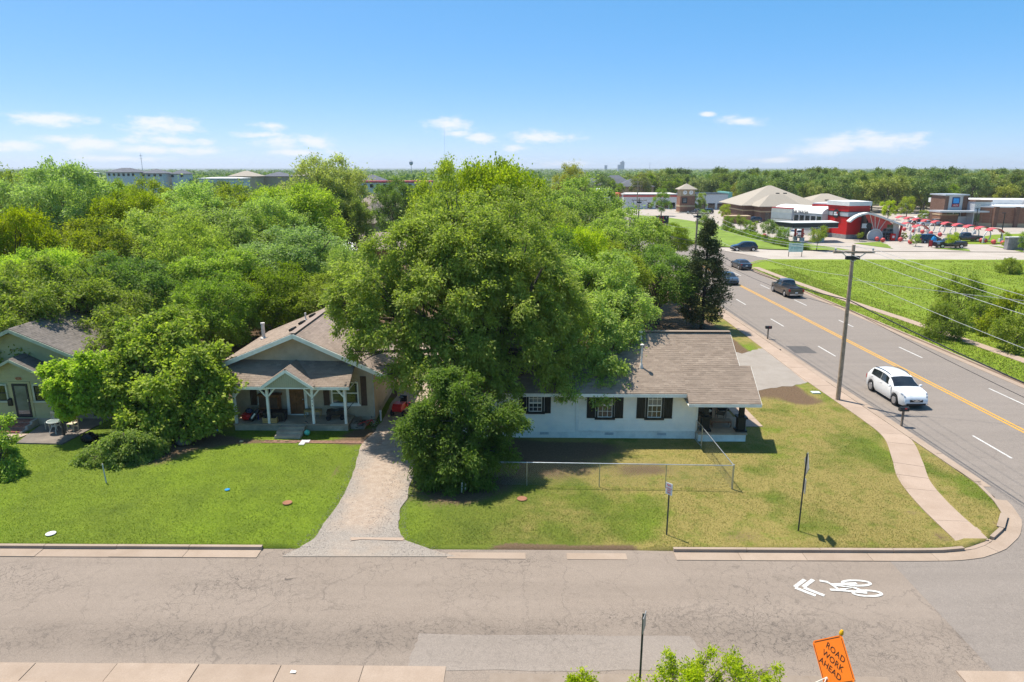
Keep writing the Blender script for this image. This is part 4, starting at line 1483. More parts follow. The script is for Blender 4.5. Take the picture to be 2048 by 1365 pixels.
    shutter(h, X(-11.4), X(-11.03), 1.05, 2.62, .004, m_brownp, 3); shutter(h, X(-9.12), X(-8.76), 1.05, 2.9, .004, m_brownp, 3)
    window(h, X(-15.3), X(-14.55), 1.18, 2.5, .012, m_trim, 1, 1, cw=.07, upper=m_glass)
    shutter(h, X(-15.85), X(-15.45), 1.05, 2.6, .004, m_brownp, 3)
    mb = MB(); mb.box(X(-12.05), -.03, 2.05, X(-11.7), .01, 2.5); mb.build('wall_plaque', m_blackp, h)
    mb = MB(); mb.box(X(-12.0), -.035, 2.25, X(-11.78), -.031, 2.32); mb.build('plaque_mark', m_trim, h)
    return h


bungalow()


# ------------------------------------------------------------------ sage house at the left edge
def sage_house():
    ox, oy = -29.2, 39.6
    h = thing('sage_house', 'sage green lap-sided house with gabled entry, brick steps and black storm door', 'house', (ox, oy, 0), R(-0.8))
    X = lambda x: x - ox
    xl, xr, yb = X(-34.5), X(-24.75), 8.0
    mb = MB(); mb.box(xl, .01, -.2, xr - .01, yb, .5); mb.build('foundation', m_fnd, h)
    mb = MB(); mb.box(xl, .03, .5, xr - .03, yb, 3.45)
    mb.add([(xl, .03, 3.45), (xr - .03, .03, 3.45), (X(-29.6), .03, 5.6)], [(0, 1, 2)]); mb.build('wall', m_sage, h)
    cx = X(-29.6)
    top = lambda z: (xl, xr) if z < 3.45 else ((cx - (5.65 - z) / .448, cx + (5.65 - z) / .448) if z < 5.5 else None)
    boards(h, xl, xr, .5, 5.5, .03, .23, m_sage, top=top)
    boards(h, .03, yb, .5, 3.45, xr - .03, .23, m_sage, face=1, axis='y')
    mb = MB(); mb.box(X(-25.7), -.005, .22, X(-25.3), .02, .36); mb.build('crawl_vent', m_blackp, h)
    # main roof
    er, el = X(-24.1), X(-35.1); zr_ = 5.85 - .445 * (er - cx)
    roof_plane(h, (er, -.55, zr_), (er, yb + .3, zr_), (cx, yb + .3, 5.85), (cx, -.55, 5.85), m_sh_dark)
    roof_plane(h, (el, yb + .3, zr_), (el, -.55, zr_), (cx, -.55, 5.85), (cx, yb + .3, 5.85), m_sh_dark)
    mb = MB()
    for ex in (el, er): mb.beam((ex, -.58, zr_ - .14), (cx, -.58, 5.85 - .14), .04, .2)
    mb.build('barge_board', M('sage_trim', (0.44, 0.45, 0.34), 0.6), h)
    # entry bump-out
    bx0, bx1, bf = X(-31.6), X(-27.4), -1.0
    mb = MB(); mb.box(bx0, bf + .02, -.1, bx1, .02, .45); mb.build('entry_base', m_fnd, h)
    mb = MB(); mb.box(bx0, bf + .03, .45, bx1 - .03, .03, 3.0); mb.add([(bx0, bf + .03, 3.0), (bx1, bf + .03, 3.0), (X(-29.3), bf + .03, 4.05)], [(0, 1, 2)]); mb.build('entry_wall', m_sage, h)
    gc = X(-29.3)
    top2 = lambda z: (bx0, bx1) if z < 3.0 else ((max(bx0, gc - (4.1 - z) / .5), min(bx1, gc + (4.1 - z) / .5)) if z < 4.0 else None)
    boards(h, bx0, bx1, .45, 4.0, bf + .03, .23, m_sage, top=top2)
    boards(h, bf + .03, .03, .45, 3.1, bx1 - .03, .23, m_sage, face=1, axis='y')
    mb = MB(); mb.box(bx1 - .03, bf - .01, .4, bx1 + .03, bf + .05, 3.1); mb.build('downpipe', m_navy, h)
    for s_ in (-1, 1):
        e = gc + s_ * 2.25
        q = (e, bf - .35, 3.05), (e, .0, 3.05), (gc, .0, 4.22), (gc, bf - .35, 4.22)
        if s_ > 0: roof_plane(h, *q, m_sh_dark)
        else: roof_plane(h, q[1], q[0], q[3], q[2], m_sh_dark)
    mb = MB()
    for s_ in (-1, 1): mb.beam((gc + s_ * 2.28, bf - .37, 2.95), (gc, bf - .37, 4.12), .04, .15)
    mb.build('entry_barge_board', _mats['sage_trim'], h)
    # storm door
    d0, d1 = X(-29.65), X(-28.72)
    mb = MB()
    for b_ in ((d0, .52, d0 + .11, 2.6), (d1 - .11, .52, d1, 2.6), (d0 + .11, .52, d1 - .11, .7), (d0 + .11, 2.48, d1 - .11, 2.6)):
        mb.box(b_[0], bf - .05, b_[1], b_[2], bf + .0, b_[3])
    d = mb.build('storm_door', m_navy, h)
    mb = MB(); mb.box(d0 + .11, bf - .03, .7, d1 - .11, bf - .01, 2.48); mb.build('pane', m_curt if False else mat_glass('door_glass', (0.16, 0.18, 0.19)), d)
    mb = MB(); mb.box(d1 - .09, bf - .1, 1.5, d1 - .05, bf - .051, 1.66); mb.build('handle', m_metal, d)
    mb = MB(); mb.box(d0 - .16, bf - .02, .48, d0 - .003, bf + .02, 2.74); mb.box(d1 + .003, bf - .02, .48, d1 + .16, bf + .02, 2.74); mb.box(d0, bf - .02, 2.61, d1, bf + .02, 2.74); mb.build('door_frame', m_sage, h)
    text_mesh('408', .26, M('red_number_paint', (0.38, 0.07, 0.03), 0.5), h, frontal((d0 + d1) / 2, bf - .03, 2.92), 'house_number')
    window(h, X(-31.0), X(-30.05), 1.55, 2.5, bf + .01, m_navy, 1, 1, casing=_mats['sage_trim'], upper=m_glassd, lower=m_glass)
    window(h, X(-28.35), X(-27.55), 1.55, 2.5, bf + .01, m_navy, 1, 1, casing=_mats['sage_trim'], upper=m_glassd, lower=m_glassd)
    window(h, X(-26.2), X(-25.5), 1.75, 2.9, .01, m_navy, 2, 2, casing=_mats['sage_trim'], upper=m_glassd, lower=m_glassd)
    mb = MB(); mb.box(X(-30.0), bf - .14, 1.25, X(-29.86) + .1, bf, 1.62); mb.add([(X(-30.0), bf - .14, 1.62), (X(-29.86) + .1, bf - .14, 1.62), (X(-29.86) + .1, bf, 1.72), (X(-30.0), bf, 1.72)], [(0, 1, 2, 3)]); mb.build('wall_mailbox', m_blackp, h)
    # brick steps: each brick its own piece
    st = MB(); st.box(X(-30.3), bf - 1.45, -.05, X(-28.45), bf - .0, .12); st.box(X(-30.1), bf - .95, .12, X(-28.45), bf, .28); st.box(X(-29.9), bf - .5, .28, X(-28.45), bf, .42)
    so = st.build('steps', M('mortar', (0.42, 0.36, 0.3), .9), h)
    bme = MB(); bme.box(-.1, -.045, 0, .1, .045, .07); bmesh_ = bme.mesh('brick', m_brick)
    for (xa, ya, zt_) in ((-30.3, -1.45, .12), (-30.1, -.95, .28), (-29.9, -.5, .42)):
        n = int((-28.45 - xa) / .215)
        for i in range(n):
            for j in range(4):
                o = link('brick', bmesh_, so, (X(xa) + .11 + i * .215, bf + ya + .04 + j * .11, zt_ - .05)); o.rotation_euler = (0, 0, rnd.uniform(-.02, .02))
            for zz in (0.0,) :
                o = link('brick', bmesh_, so, (X(xa) + .11 + i * .215 + .1 * (i % 2 == 5), bf + ya + .02, zt_ - .135))
    # patio slab
    mb = MB(); mb.poly([(X(-27.75), -3.85), (X(-25.1), -3.95), (X(-24.75), -.1), (X(-24.85), -.0), (X(-27.35), -.02), (X(-27.4), -1.02), (X(-28.3), -1.02)], -.1, .06); mb.build('patio', M('dark_patio_concrete', (0.17, 0.14, 0.115), 0.85, scale=1.2, amt=0.3, dirt=(0.26, 0.21, 0.16)), h)
    mb = MB(); mb.poly([(X(-33.5), -3.6), (X(-28.2), -3.3), (X(-28.0), -2.5), (X(-33.5), -2.5)], -.1, .05); mb.build('entry_walk', m_walk, h)
    return h


sage_house()
# ================================================================== VEGETATION
m_bark = M('rough_bark', (0.12, 0.095, 0.07), 0.95, scale=5, amt=0.5, bump=0.6)
m_barkd = M('dark_bark', (0.055, 0.045, 0.036), 0.95, scale=5, amt=0.5, bump=0.6)
LEAF = {
    'elm': M_leaf('elm_leaves', (0.066, 0.108, 0.034), (0.19, 0.255, 0.10)),
    'lime': M_leaf('lime_leaves', (0.06, 0.105, 0.010), (0.205, 0.265, 0.022)),
    'green': M_leaf('fresh_green_leaves', (0.050, 0.082, 0.013), (0.165, 0.21, 0.042)),
    'deep': M_leaf('deep_green_leaves', (0.032, 0.064, 0.010), (0.120, 0.18, 0.022)),
    'olive': M_leaf('olive_leaves', (0.075, 0.092, 0.024), (0.205, 0.22, 0.075)),
    'cedar': M_leaf('cedar_needles', (0.016, 0.027, 0.010), (0.07, 0.088, 0.028), 0.12),
    'wood': M_leaf('woodland_leaves', (0.026, 0.058, 0.012), (0.125, 0.165, 0.045), 0.25),
    'woody': M_leaf('yellowish_woodland_leaves', (0.05, 0.075, 0.014), (0.17, 0.195, 0.05), 0.25),
    'dgrey': M_leaf('blue_grey_leaves', (0.04, 0.07, 0.028), (0.13, 0.165, 0.075), 0.25),
}


def rand_dirs(r, n):
    v = r.normal(size=(n, 3)); return v / np.linalg.norm(v, axis=1)[:, None]


def leaf_quads(r, pos, out, size, droop=0.0, tone=None, slim=0.5):
    """diamond leaves at pos, pointing roughly along out"""
    n = len(pos)
    d = out + r.normal(size=(n, 3)) * 0.65
    d[:, 2] -= droop
    d /= np.linalg.norm(d, axis=1)[:, None] + 1e-9
    up = rand_dirs(r, n); up[:, 2] += 0.9
    s = np.cross(d, up); s /= np.linalg.norm(s, axis=1)[:, None] + 1e-9
    L_ = size * (0.6 + 0.8 * r.rand(n)); w = L_ * slim
    V = np.empty((n, 4, 3))
    V[:, 0] = pos
    V[:, 1] = pos + d * (L_ * 0.5)[:, None] + s * (w * 0.5)[:, None]
    V[:, 2] = pos + d * L_[:, None]
    V[:, 3] = pos + d * (L_ * 0.5)[:, None] - s * (w * 0.5)[:, None]
    V[:, 2, 2] -= L_ * 0.12
    return V


def crown_arrays(seed, rad, zc, nl, nleaf, leaf, droop=0.25, lobe=(0.17, 0.31), wisp=0.0, cut=-0.75, egg=0.0, twig=26, slim=0.5, hollow=0.35):
    """leaves on twigs on lobes; rad=(rx,ry,rz), zc = centre height. returns verts (n*4,3), tone, lobe centres, twigs"""
    r = np.random.RandomState(seed)
    rad = np.array(rad, float)
    # lobe centres spread evenly (best candidate)
    C = []
    for i in range(nl):
        best = None
        for k in range(8):
            q = rand_dirs(r, 1)[0]
            if q[2] < cut: q[2] *= -0.5
            rr = 0.3 + 0.68 * r.rand() ** 0.6
            q = q * rr
            dmin = min([np.linalg.norm(q - c) for c in C] or [9])
            if best is None or dmin > best[0]: best = (dmin, q)
        C.append(best[1])
    C = np.array(C)
    lr = lobe[0] + (lobe[1] - lobe[0]) * r.rand(nl)
    if egg: C[:, :2] *= (1 - egg * C[:, 2])[:, None]
    cen = C * rad
    lrad = lr[:, None] * rad.mean() * np.array([1.0, 1.0, 0.82]) * (0.85 + 0.3 * r.rand(nl, 3))
    wts = lr ** 2; wts /= wts.sum()
    nt = max(nl * 3, nleaf // twig)
    li = r.choice(nl, nt, p=wts)
    d = rand_dirs(r, nt)
    outw = C[li] / (np.linalg.norm(C[li], axis=1)[:, None] + 1e-6)
    d = d + outw * 0.65; d[:, 2] += 0.22
    d /= np.linalg.norm(d, axis=1)[:, None]
    tip = 0.78 + 0.34 * r.rand(nt) + wisp * (r.rand(nt) ** 6) * 2
    a = cen[li] + d * lrad[li] * hollow
    b = cen[li] + d * lrad[li] * tip[:, None]
    b[:, 2] -= droop * np.linalg.norm(lrad[li], axis=1) * 0.22
    # leaves along twigs
    per = nleaf // nt
    t = r.rand(nt, per) ** 0.75
    jit = leaf * 0.9
    pos = a[:, None] + (b - a)[:, None] * t[:, :, None] + r.normal(size=(nt, per, 3)) * jit
    pos[:, :, 2] -= droop * (t ** 2) * leaf * 2
    pos = pos.reshape(-1, 3); ti = np.repeat(np.arange(nt), per)
    out = (b - a)[ti]; out = out / (np.linalg.norm(out, axis=1)[:, None] + 1e-9)
    V = leaf_quads(r, pos, out, leaf, droop, slim=slim)
    tl = np.clip(0.18 + 0.5 * r.rand(nt) + 0.25 * (r.rand(nl) - 0.4)[li], 0, 1)
    tone = np.clip(tl[ti] + 0.22 * (r.rand(len(pos)) - 0.5) + 0.18 * (t.ravel() - 0.5), 0, 1)
    V[:, :, 2] += zc
    cen = cen.copy(); cen[:, 2] += zc
    a[:, 2] += zc; b[:, 2] += zc
    return V.reshape(-1, 3), np.repeat(tone, 4), cen, lrad, a, b


def trunk_mesh(name, seed, h0, r0, cen, mat, top, branches=14, lean=(0, 0), extra=None):
    r = np.random.RandomState(seed + 500)
    mb = MB()
    n = 6
    path = []
    for i in range(n + 1):
        t = i / n
        path.append((lean[0] * t * t + r.normal() * 0.05 * r0 * i, lean[1] * t * t + r.normal() * 0.05 * r0 * i, -0.15 + (top + 0.15) * t))
    mb.tube(path, [r0 * (1.35 if i == 0 else 1.0) * (1 - 0.62 * i / n) for i in range(n + 1)], 9)
    order = r.permutation(len(cen))[:branches]
    for k in order:
        c = cen[k]
        i = r.randint(2, n)
        p0 = Vector(path[i]); p1 = Vector(c)
        if p1.z < p0.z: p0 = Vector(path[max(1, i - 1)])
        m1 = p0.lerp(p1, 0.4) + Vector((r.normal() * .15, r.normal() * .15, 0.35)) * r0 * 2
        m2 = p0.lerp(p1, 0.75) + Vector((r.normal() * .2, r.normal() * .2, 0.2)) * r0 * 2
        rr = r0 * 0.42
        mb.tube([p0, m1, m2, p1], [rr, rr * 0.68, rr * 0.42, rr * 0.16], 6, cap=False)
        for q in range(2):
            e = p1 + Vector(np.clip(r.normal(size=3), -1, 1)) * min(r0 * 2.2, .6)
            mb.tube([m2, m2.lerp(e, .5) + Vector((0, 0, .1)), e], [rr * .32, rr * .2, rr * .06], 5, cap=False)
    if extra is not None:
        a, b = extra
        for i in r.permutation(len(a))[:160]:
            mb.tube([a[i], b[i]], [0.014, 0.005], 4, cap=False)
    return mb.mesh(name, mat, True)


PROTO = {}


def proto(key, sp, seed, rad, zc, nl, nleaf, leaf, r0, bark=None, trunk_top=None, branches=14, twigs=False, **kw):
    V, T, cen, lr, a, b = crown_arrays(seed, rad, zc, nl, nleaf, leaf, **kw)
    F = np.arange(len(V)).reshape(-1, 4)
    cm = arrays_mesh('crown_' + key, V, F, LEAF[sp], {'tone': T})
    tm = trunk_mesh('trunk_' + key, seed, 0, r0, cen, bark or m_bark, trunk_top or zc, branches, extra=(a, b) if twigs else None)
    PROTO[key] = (tm, cm, zc + rad[2], rad[0] * 1.15)
    return PROTO[key]


def tree(name, key, x, y, label, cat='tree', scale=1.0, rz=None, sp=None, group=None, sxy=None, z=0.0):
    tm, cm, h, w = PROTO[key]
    t = thing(name, label, cat, (x, y, z), rnd.uniform(0, 6.28) if rz is None else rz, group)
    t.scale = (sxy or scale, sxy or scale, scale)
    link('trunk', tm, t)
    c = link('crown', cm, t)
    if sp:
        c.material_slots[0].link = 'OBJECT'; c.material_slots[0].material = LEAF[sp]
    return t


# --- prototypes for the near and middle trees
proto('elm_a', 'elm', 101, (4.6, 4.6, 4.3), 7.2, 64, 42000, 0.21, 0.30, branches=30, wisp=.4, droop=.3)
proto('elm_b', 'elm', 102, (4.2, 4.4, 5.0), 7.6, 64, 42000, 0.21, 0.28, branches=30, wisp=.5, droop=.25)
proto('hack_a', 'lime', 103, (4.4, 4.2, 3.9), 6.6, 64, 48000, 0.185, 0.26, branches=26, wisp=.45, slim=.62)
proto('hack_b', 'green', 104, (4.7, 4.5, 4.4), 7.0, 64, 40000, 0.22, 0.30, branches=26, wisp=.4)
proto('olive_a', 'olive', 105, (4.4, 4.4, 4.6), 7.4, 64, 36000, 0.21, 0.26, branches=20, wisp=.55, droop=.1, hollow=.25)
proto('deep_a', 'deep', 106, (4.4, 4.4, 4.2), 6.6, 64, 36000, 0.22, 0.28, branches=26, wisp=.35)


def place(name, key, u, vtop, Y, wpx, label, sp=None, rz=None, cat='tree'):
    """crown centred at photo column u, top at row vtop, standing at depth Y; width in photo pixels"""
    x, _, ztop = P(u, vtop, Y)
    tpx = Y / (FPX * _c - (vtop + 90 - 682.5) * _s)
    wm = wpx * tpx / 2
    tm, cm, h, w = PROTO[key]
    return tree(name, key, x, Y, label, cat, ztop / h * 1.03, rz, sp, None, max(wm / w * .9, ztop / h * .72))


# --- left-hand mass behind the houses
NEAR = [
    ('elm_tree', 'elm_a', 105, 333, 78, 250, 'tall grey-green elm, highest crown at the far left', None),
    ('hackberry_tree', 'hack_a', 12, 425, 58, 190, 'bright yellow-green hackberry cut by the left edge of the picture', None),
    ('hackberry_tree', 'hack_a', 218, 368, 98, 130, 'yellow-lime hackberry in front of the dark-roofed white house, behind the left elm', None),
    ('oak_tree', 'hack_b', 300, 374, 92, 160, 'mid-green oak under the twin dark-roofed white houses', None),
    ('elm_tree', 'elm_b', 395, 372, 84, 190, 'grey-green elm left of the white warehouse with the black panel', None),
    ('hackberry_tree', 'hack_b', 470, 385, 86, 170, 'rounded green hackberry below the grey hip roofs on the horizon', None),
    ('olive_tree', 'olive_a', 650, 322, 100, 200, 'olive tree with bare wispy top twigs reaching above the horizon', None),
    ('hackberry_tree', 'hack_a', 585, 378, 80, 250, 'broad yellow-green hackberry left of the brick house gap', None),
    ('elm_tree', 'elm_b', 470, 425, 70, 260, 'pale grey-green elm in the middle of the left tree mass', None),
    ('elm_tree', 'elm_a', 320, 425, 66, 260, 'dull green elm with visible branching behind the sage house', None),
    ('oak_tree', 'hack_b', 175, 455, 62, 240, 'dark-limbed green tree with a trunk showing left of the elm', None),
    ('hackberry_tree', 'hack_a', 85, 505, 54, 220, 'yellow-green hackberry spreading above the sage house roof', None),
    ('hackberry_tree', 'hack_a', 440, 505, 58, 240, 'bright lime hackberry above the bungalow chimney pipe', None),
    ('elm_tree', 'elm_b', 590, 460, 64, 260, 'grey-green elm right behind the bungalow ridge', None),
    ('elm_tree', 'elm_a', 690, 500, 62, 150, 'small grey-green elm at the left of the gap with the metal-roofed shed', None),
    ('oak_tree', 'deep_a', 250, 520, 52, 230, 'deep green tree standing directly behind the sage house', None),
    ('oak_tree', 'hack_b', 30, 560, 47, 260, 'overhanging green tree shading the left of the sage roof', None),
    ('oak_tree', 'deep_a', 420, 560, 51, 200, 'deep green tree beside the left slope of the bungalow roof', None),
    ('oak_tree', 'deep_a', 545, 540, 56, 200, 'dark green tree whose black trunk shows behind the bungalow', None),
    ('oak_tree', 'hack_b', 140, 560, 47, 220, 'mid-green tree leaning over the ridge of the sage house', None),
    ('oak_tree', 'hack_b', 655, 560, 56, 190, 'green tree between the bungalow roof and the big elm', None),
    ('oak_tree', 'deep_a', 792, 366, 128, 118, 'round dark green tree beside the distant brick house', None),
    ('hackberry_tree', 'hack_a', 995, 334, 64, 230, 'tallest lime-green tree rising over the horizon behind the big elm', None),
    ('hackberry_tree', 'hack_b', 905, 345, 70, 170, 'green tree left of the tallest lime tree, behind the big elm', None),
    ('elm_tree', 'elm_b', 1060, 385, 60, 230, 'grey-green elm behind the right shoulder of the big elm', None),
    ('poplar_tree', 'elm_b', 1142, 334, 150, 80, 'pale narrow poplar standing against the horizon right of centre', 'olive'),
    ('hackberry_tree', 'hack_b', 1165, 372, 92, 210, 'broad green tree in front of the grey apartment roofs', None),
    ('oak_tree', 'hack_b', 1255, 432, 76, 220, 'green tree left of the dark digital sign', None),
    ('hackberry_tree', 'hack_a', 1150, 462, 56, 130, 'vivid lime tree poking between the big elm and the right-hand trees', None),
    ('oak_tree', 'hack_b', 1215, 500, 60, 190, 'mid-green tree behind the ridge of the white house', None),
    ('oak_tree', 'deep_a', 1320, 505, 66, 190, 'deep green tree left of the pointed cedar, trunk beside the drive', None),
    ('oak_tree', 'deep_a', 1090, 480, 52, 210, 'deep green tree directly behind the left half of the white house', None),
    ('elm_tree', 'elm_b', 25, 350, 86, 190, 'grey-green elm at the far left edge below the horizon', None),
    ('oak_tree', 'hack_b', 165, 362, 92, 150, 'green oak just right of the highest left elm', None),
    ('hackberry_tree', 'hack_a', 262, 392, 76, 190, 'lime hackberry in the middle distance left of the dull elm', None),
    ('elm_tree', 'elm_a', 535, 400, 74, 190, 'grey-green elm left of the broad yellow-green hackberry', None),
    ('oak_tree', 'hack_b', 375, 460, 60, 190, 'green oak between the two middle elms', None),
    ('oak_tree', 'hack_b', 690, 395, 96, 110, 'green oak at the foot of the wispy olive tree', None),
    ('elm_tree', 'elm_a', 1105, 420, 66, 200, 'soft green elm between the big elm and the grey apartments', None),
    ('oak_tree', 'deep_a', 1345, 452, 112, 90, 'low dark tree below the dark digital sign', None),
]
for i, (nm, key, u, v, Y, w, lab, sp) in enumerate(NEAR):
    rnd.seed(900 + i)
    place(nm, key, u, v, Y, w, lab, sp)


# --- trees built one by one near the camera
def hero(name, sp, seed, x, y, lobes, nleaf, leaf, r0, label, top, lean=(0, 0), droop=.3, twig=26, slim=.5, wisp=.15, bark=None, cat='tree', hollow=.3):
    """crown from explicit lobes (dx, dy, z, rx, ry, rz)"""
    r = np.random.RandomState(seed)
    Lb = np.array(lobes, float)
    cen = Lb[:, :3]; lrad = Lb[:, 3:]
    # break every lobe into sub-lobes
    SC, SR = [], []
    for c, q in zip(cen, lrad):
        for k in range(15):
            d = rand_dirs(r, 1)[0]
            SC.append(c + d * q * (0.35 + 0.55 * r.rand() ** .7)); SR.append(q * (0.24 + 0.2 * r.rand()))
    SC = np.array(SC); SR = np.array(SR)
    SC[:, 2] = np.maximum(SC[:, 2], SR[:, 2] * 0.7 + 0.1)
    wts = SR.mean(1) ** 2; wts /= wts.sum()
    nt = nleaf // twig
    li = r.choice(len(SC), nt, p=wts)
    mid = cen.mean(0)
    outw = SC[li] - mid; outw /= np.linalg.norm(outw, axis=1)[:, None] + 1e-6
    d = rand_dirs(r, nt) + outw * 0.6; d[:, 2] += 0.2; d /= np.linalg.norm(d, axis=1)[:, None]
    a = SC[li] + d * SR[li] * hollow
    b = SC[li] + d * SR[li] * (0.8 + 0.4 * r.rand(nt) + wisp * 2 * r.rand(nt) ** 6)[:, None]
    b[:, 2] -= droop * SR[li].mean(1) * 0.5
    b[:, 2] = np.maximum(b[:, 2], 0.12); a[:, 2] = np.maximum(a[:, 2], 0.15)
    t = r.rand(nt, twig) ** 0.75
    pos = a[:, None] + (b - a)[:, None] * t[:, :, None] + r.normal(size=(nt, twig, 3)) * leaf * 0.75
    pos[:, :, 2] -= droop * t ** 2 * leaf * 2.5
    pos = pos.reshape(-1, 3); ti = np.repeat(np.arange(nt), twig)
    pos[:, 2] = np.maximum(pos[:, 2], 0.08)
    out = (b - a)[ti]; out /= np.linalg.norm(out, axis=1)[:, None] + 1e-9
    V = leaf_quads(r, pos, out, leaf, droop, slim=slim).reshape(-1, 3)
    sub = 0.28 * (r.rand(len(SC)) - 0.45)
    tl = np.clip(0.2 + 0.48 * r.rand(nt) + sub[li], 0, 1)
    tone = np.clip(tl[ti] + 0.24 * (r.rand(len(pos)) - 0.5) + 0.2 * (t.ravel() - 0.5), 0, 1)
    T = thing(name, label, cat, (x, y, 0))
    link('crown', arrays_mesh('crown', V, np.arange(len(V)).reshape(-1, 4), LEAF[sp], {'tone': np.repeat(tone, 4)}), T)
    link('trunk', trunk_mesh('trunk', seed, 0, r0, np.concatenate([cen, SC[::3]]), bark or m_bark, top, 60, lean, (a, b)), T)
    return T


# big elm between the drive and the white house
def Wp(u, v, Y, x, y):
    p = P(u, v, Y); return (p[0] - x, p[1] - y, p[2])


ex, ey = -1.4, 38.2
LB = []
for (u, v, Y, r_) in ((930, 470, 38.5, 2.5), (830, 520, 38, 2.6), (745, 560, 37.5, 2.1), (1030, 520, 38.5, 2.5), (1090, 600, 37.5, 2.2), (880, 600, 36.5, 2.6),
                      (985, 640, 36, 2.5), (780, 640, 36.5, 2.2), (715, 620, 38.5, 1.8), (870, 700, 35.5, 2.2), (960, 740, 34.8, 1.7), (1050, 700, 36, 1.9), (880, 430, 40.5, 2.0),
                      (990, 430, 41, 2.2), (935, 560, 36.2, 2.3), (1000, 505, 37.2, 2.0), (880, 500, 37.2, 2.0), (1060, 560, 36.6, 1.9), (800, 580, 36.2, 1.9), (690, 600, 37.6, 1.3), (730, 680, 36.3, 1.3), (930, 680, 35.0, 1.9), (1080, 650, 36.0, 1.7), (1100, 750, 35.6, 1.0), (1010, 770, 34.6, 1.1), (820, 740, 35.6, 1.5), (1120, 690, 37, 1.6), (900, 530, 42, 2.8), (1010, 580, 42, 2.8), (770, 590, 41.5, 2.2)):
    p = Wp(u, v, Y, ex, ey); LB.append((*p, r_, r_, r_ * .85))
hero('elm_tree', 'elm', 71, ex, ey, LB, 190000, 0.165, 0.42, 'big grey-green elm hiding the left end of the white house', 6.5, droop=.22, wisp=.3)
# pale elm leaning over the white house roof
fx, fy = 3.4, 43.8
LB = []
for (u, v, Y, r_) in ((1185, 580, 42, 1.9), (1220, 640, 41, 1.7), (1160, 640, 40.5, 1.7), (1195, 700, 38.8, 1.5), (1140, 560, 43, 1.7), (1225, 590, 42.5, 1.3), (1170, 755, 37.0, 0.95), (1130, 690, 39.5, 1.4), (1210, 760, 36.6, 0.7), (1240, 615, 41.0, 1.35), (1200, 560, 43, 1.8), (1232, 680, 39.2, 1.1), (1150, 730, 37.6, 1.2), (1110, 770, 36.2, .9), (1180, 790, 36.2, .55), (1180, 640, 38.6, 1.25), (1145, 690, 37.7, 1.25), (1195, 735, 37.2, .95), (1205, 670, 38.6, 1.0)):
    p = Wp(u + 22, v, Y, fx, fy); LB.append((*p, r_ * 1.15, r_ * 1.1, r_))
hero('elm_tree', 'elm', 72, fx, fy, LB, 84000, 0.15, 0.26, 'pale elm drooping over the roof of the white house', 5.5, droop=.3, wisp=.4)
# dense dark-green bushy tree at the drive
gx, gy = -2.0, 31.2
LB = []
for (u, v, Y, r_) in ((905, 800, 31.5, 1.5), (860, 860, 31.2, 1.45), (950, 855, 31.2, 1.5), (900, 900, 30.8, 1.5), (985, 900, 31.2, 1.1), (845, 915, 31, 0.95), (900, 950, 30.6, 1.0), (950, 940, 30.8, 1.1), (870, 950, 30.8, .9), (890, 765, 32, 1.1), (1010, 840, 32, 0.9), (835, 850, 32, .9)):
    p = Wp(u, v, Y, gx, gy); LB.append((*p, r_ * 1.12, r_ * 1.1, r_))
hero('bushy_tree', 'deep', 73, gx, gy, LB, 74000, 0.15, 0.16, 'dense rich-green bushy tree growing at the edge of the gravel drive', 3.4, droop=.3, slim=.42, wisp=.35)
# lime tree between the sage house and the bungalow
hx, hy = -19.6, 37.6
LB = []
for (u, v, Y, r_) in ((330, 690, 38.5, 1.8), (265, 725, 38, 1.6), (395, 725, 38, 1.6), (330, 760, 37, 1.9), (405, 785, 37, 1.5), (255, 785, 37.3, 1.5), (345, 835, 36.3, 1.5), (420, 830, 36.6, 1.1), (285, 845, 36.2, 1.2), (360, 660, 39.5, 1.5), (235, 740, 38.6, 1.1), (310, 885, 35.6, .9), (430, 760, 37.6, .9), (290, 660, 39.5, 1.3), (215, 800, 37, .8)):
    p = Wp(u, v, Y, hx, hy); LB.append((*p, r_, r_, r_ * .85))
hero('mulberry_tree', 'green', 74, hx, hy, LB, 70000, 0.19, 0.22, 'broad green mulberry filling the gap between sage house and bungalow', 4.0, droop=.2, slim=.7, wisp=.4)
# its low neighbour reaching over the lawn
ix, iy = -20.3, 33.4
LB = []
for (u, v, Y, r_) in ((250, 890, 33.6, 1.15), (200, 905, 33.4, .8), (285, 880, 34.2, 1.0), (240, 920, 33.0, .75), (170, 920, 33.2, .5), (290, 920, 33.6, .7)):
    p = Wp(u, v, Y, ix, iy); LB.append((*p, r_, r_, r_ * .75))
hero('low_shrub', 'green', 75, ix, iy, LB, 26000, 0.13, 0.07, 'low arching green shrub hanging over the lawn beside the black bag', 1.6, droop=.5, cat='shrub')
# slim tree before the sage house windows
jx, jy = -25.9, 36.9
LB = []
for (u, v, Y, r_) in ((140, 755, 37, 1.0), (180, 730, 37.2, .9), (120, 790, 36.8, .75), (165, 790, 37, .9), (200, 770, 37.4, .8), (105, 740, 36.9, .5), (140, 820, 36.8, .6)):
    p = Wp(u, v, Y, jx, jy); LB.append((*p, r_, r_, r_ * .8))
hero('mulberry_sapling', 'lime', 76, jx, jy, LB, 24000, 0.17, 0.07, 'small lime-green tree in front of the sage house windows', 3.0, droop=.2, slim=.7)
# light shrub cut by the left edge
kx, ky = -25.6, 31.6
LB = [(*Wp(u, v, Y, kx, ky), r_, r_, r_ * .9) for (u, v, Y, r_) in ((5, 930, 31.6, .8), (20, 950, 31.4, .5), (-20, 910, 31.8, .9), (-10, 960, 31.4, .7), (8, 880, 31.9, .5), (10, 840, 32.6, .35))]
hero('young_shrub', 'lime', 77, kx, ky, LB, 12000, 0.14, 0.05, 'pale yellow-green shrub cut off by the left edge above the lawn', 1.6, cat='shrub')
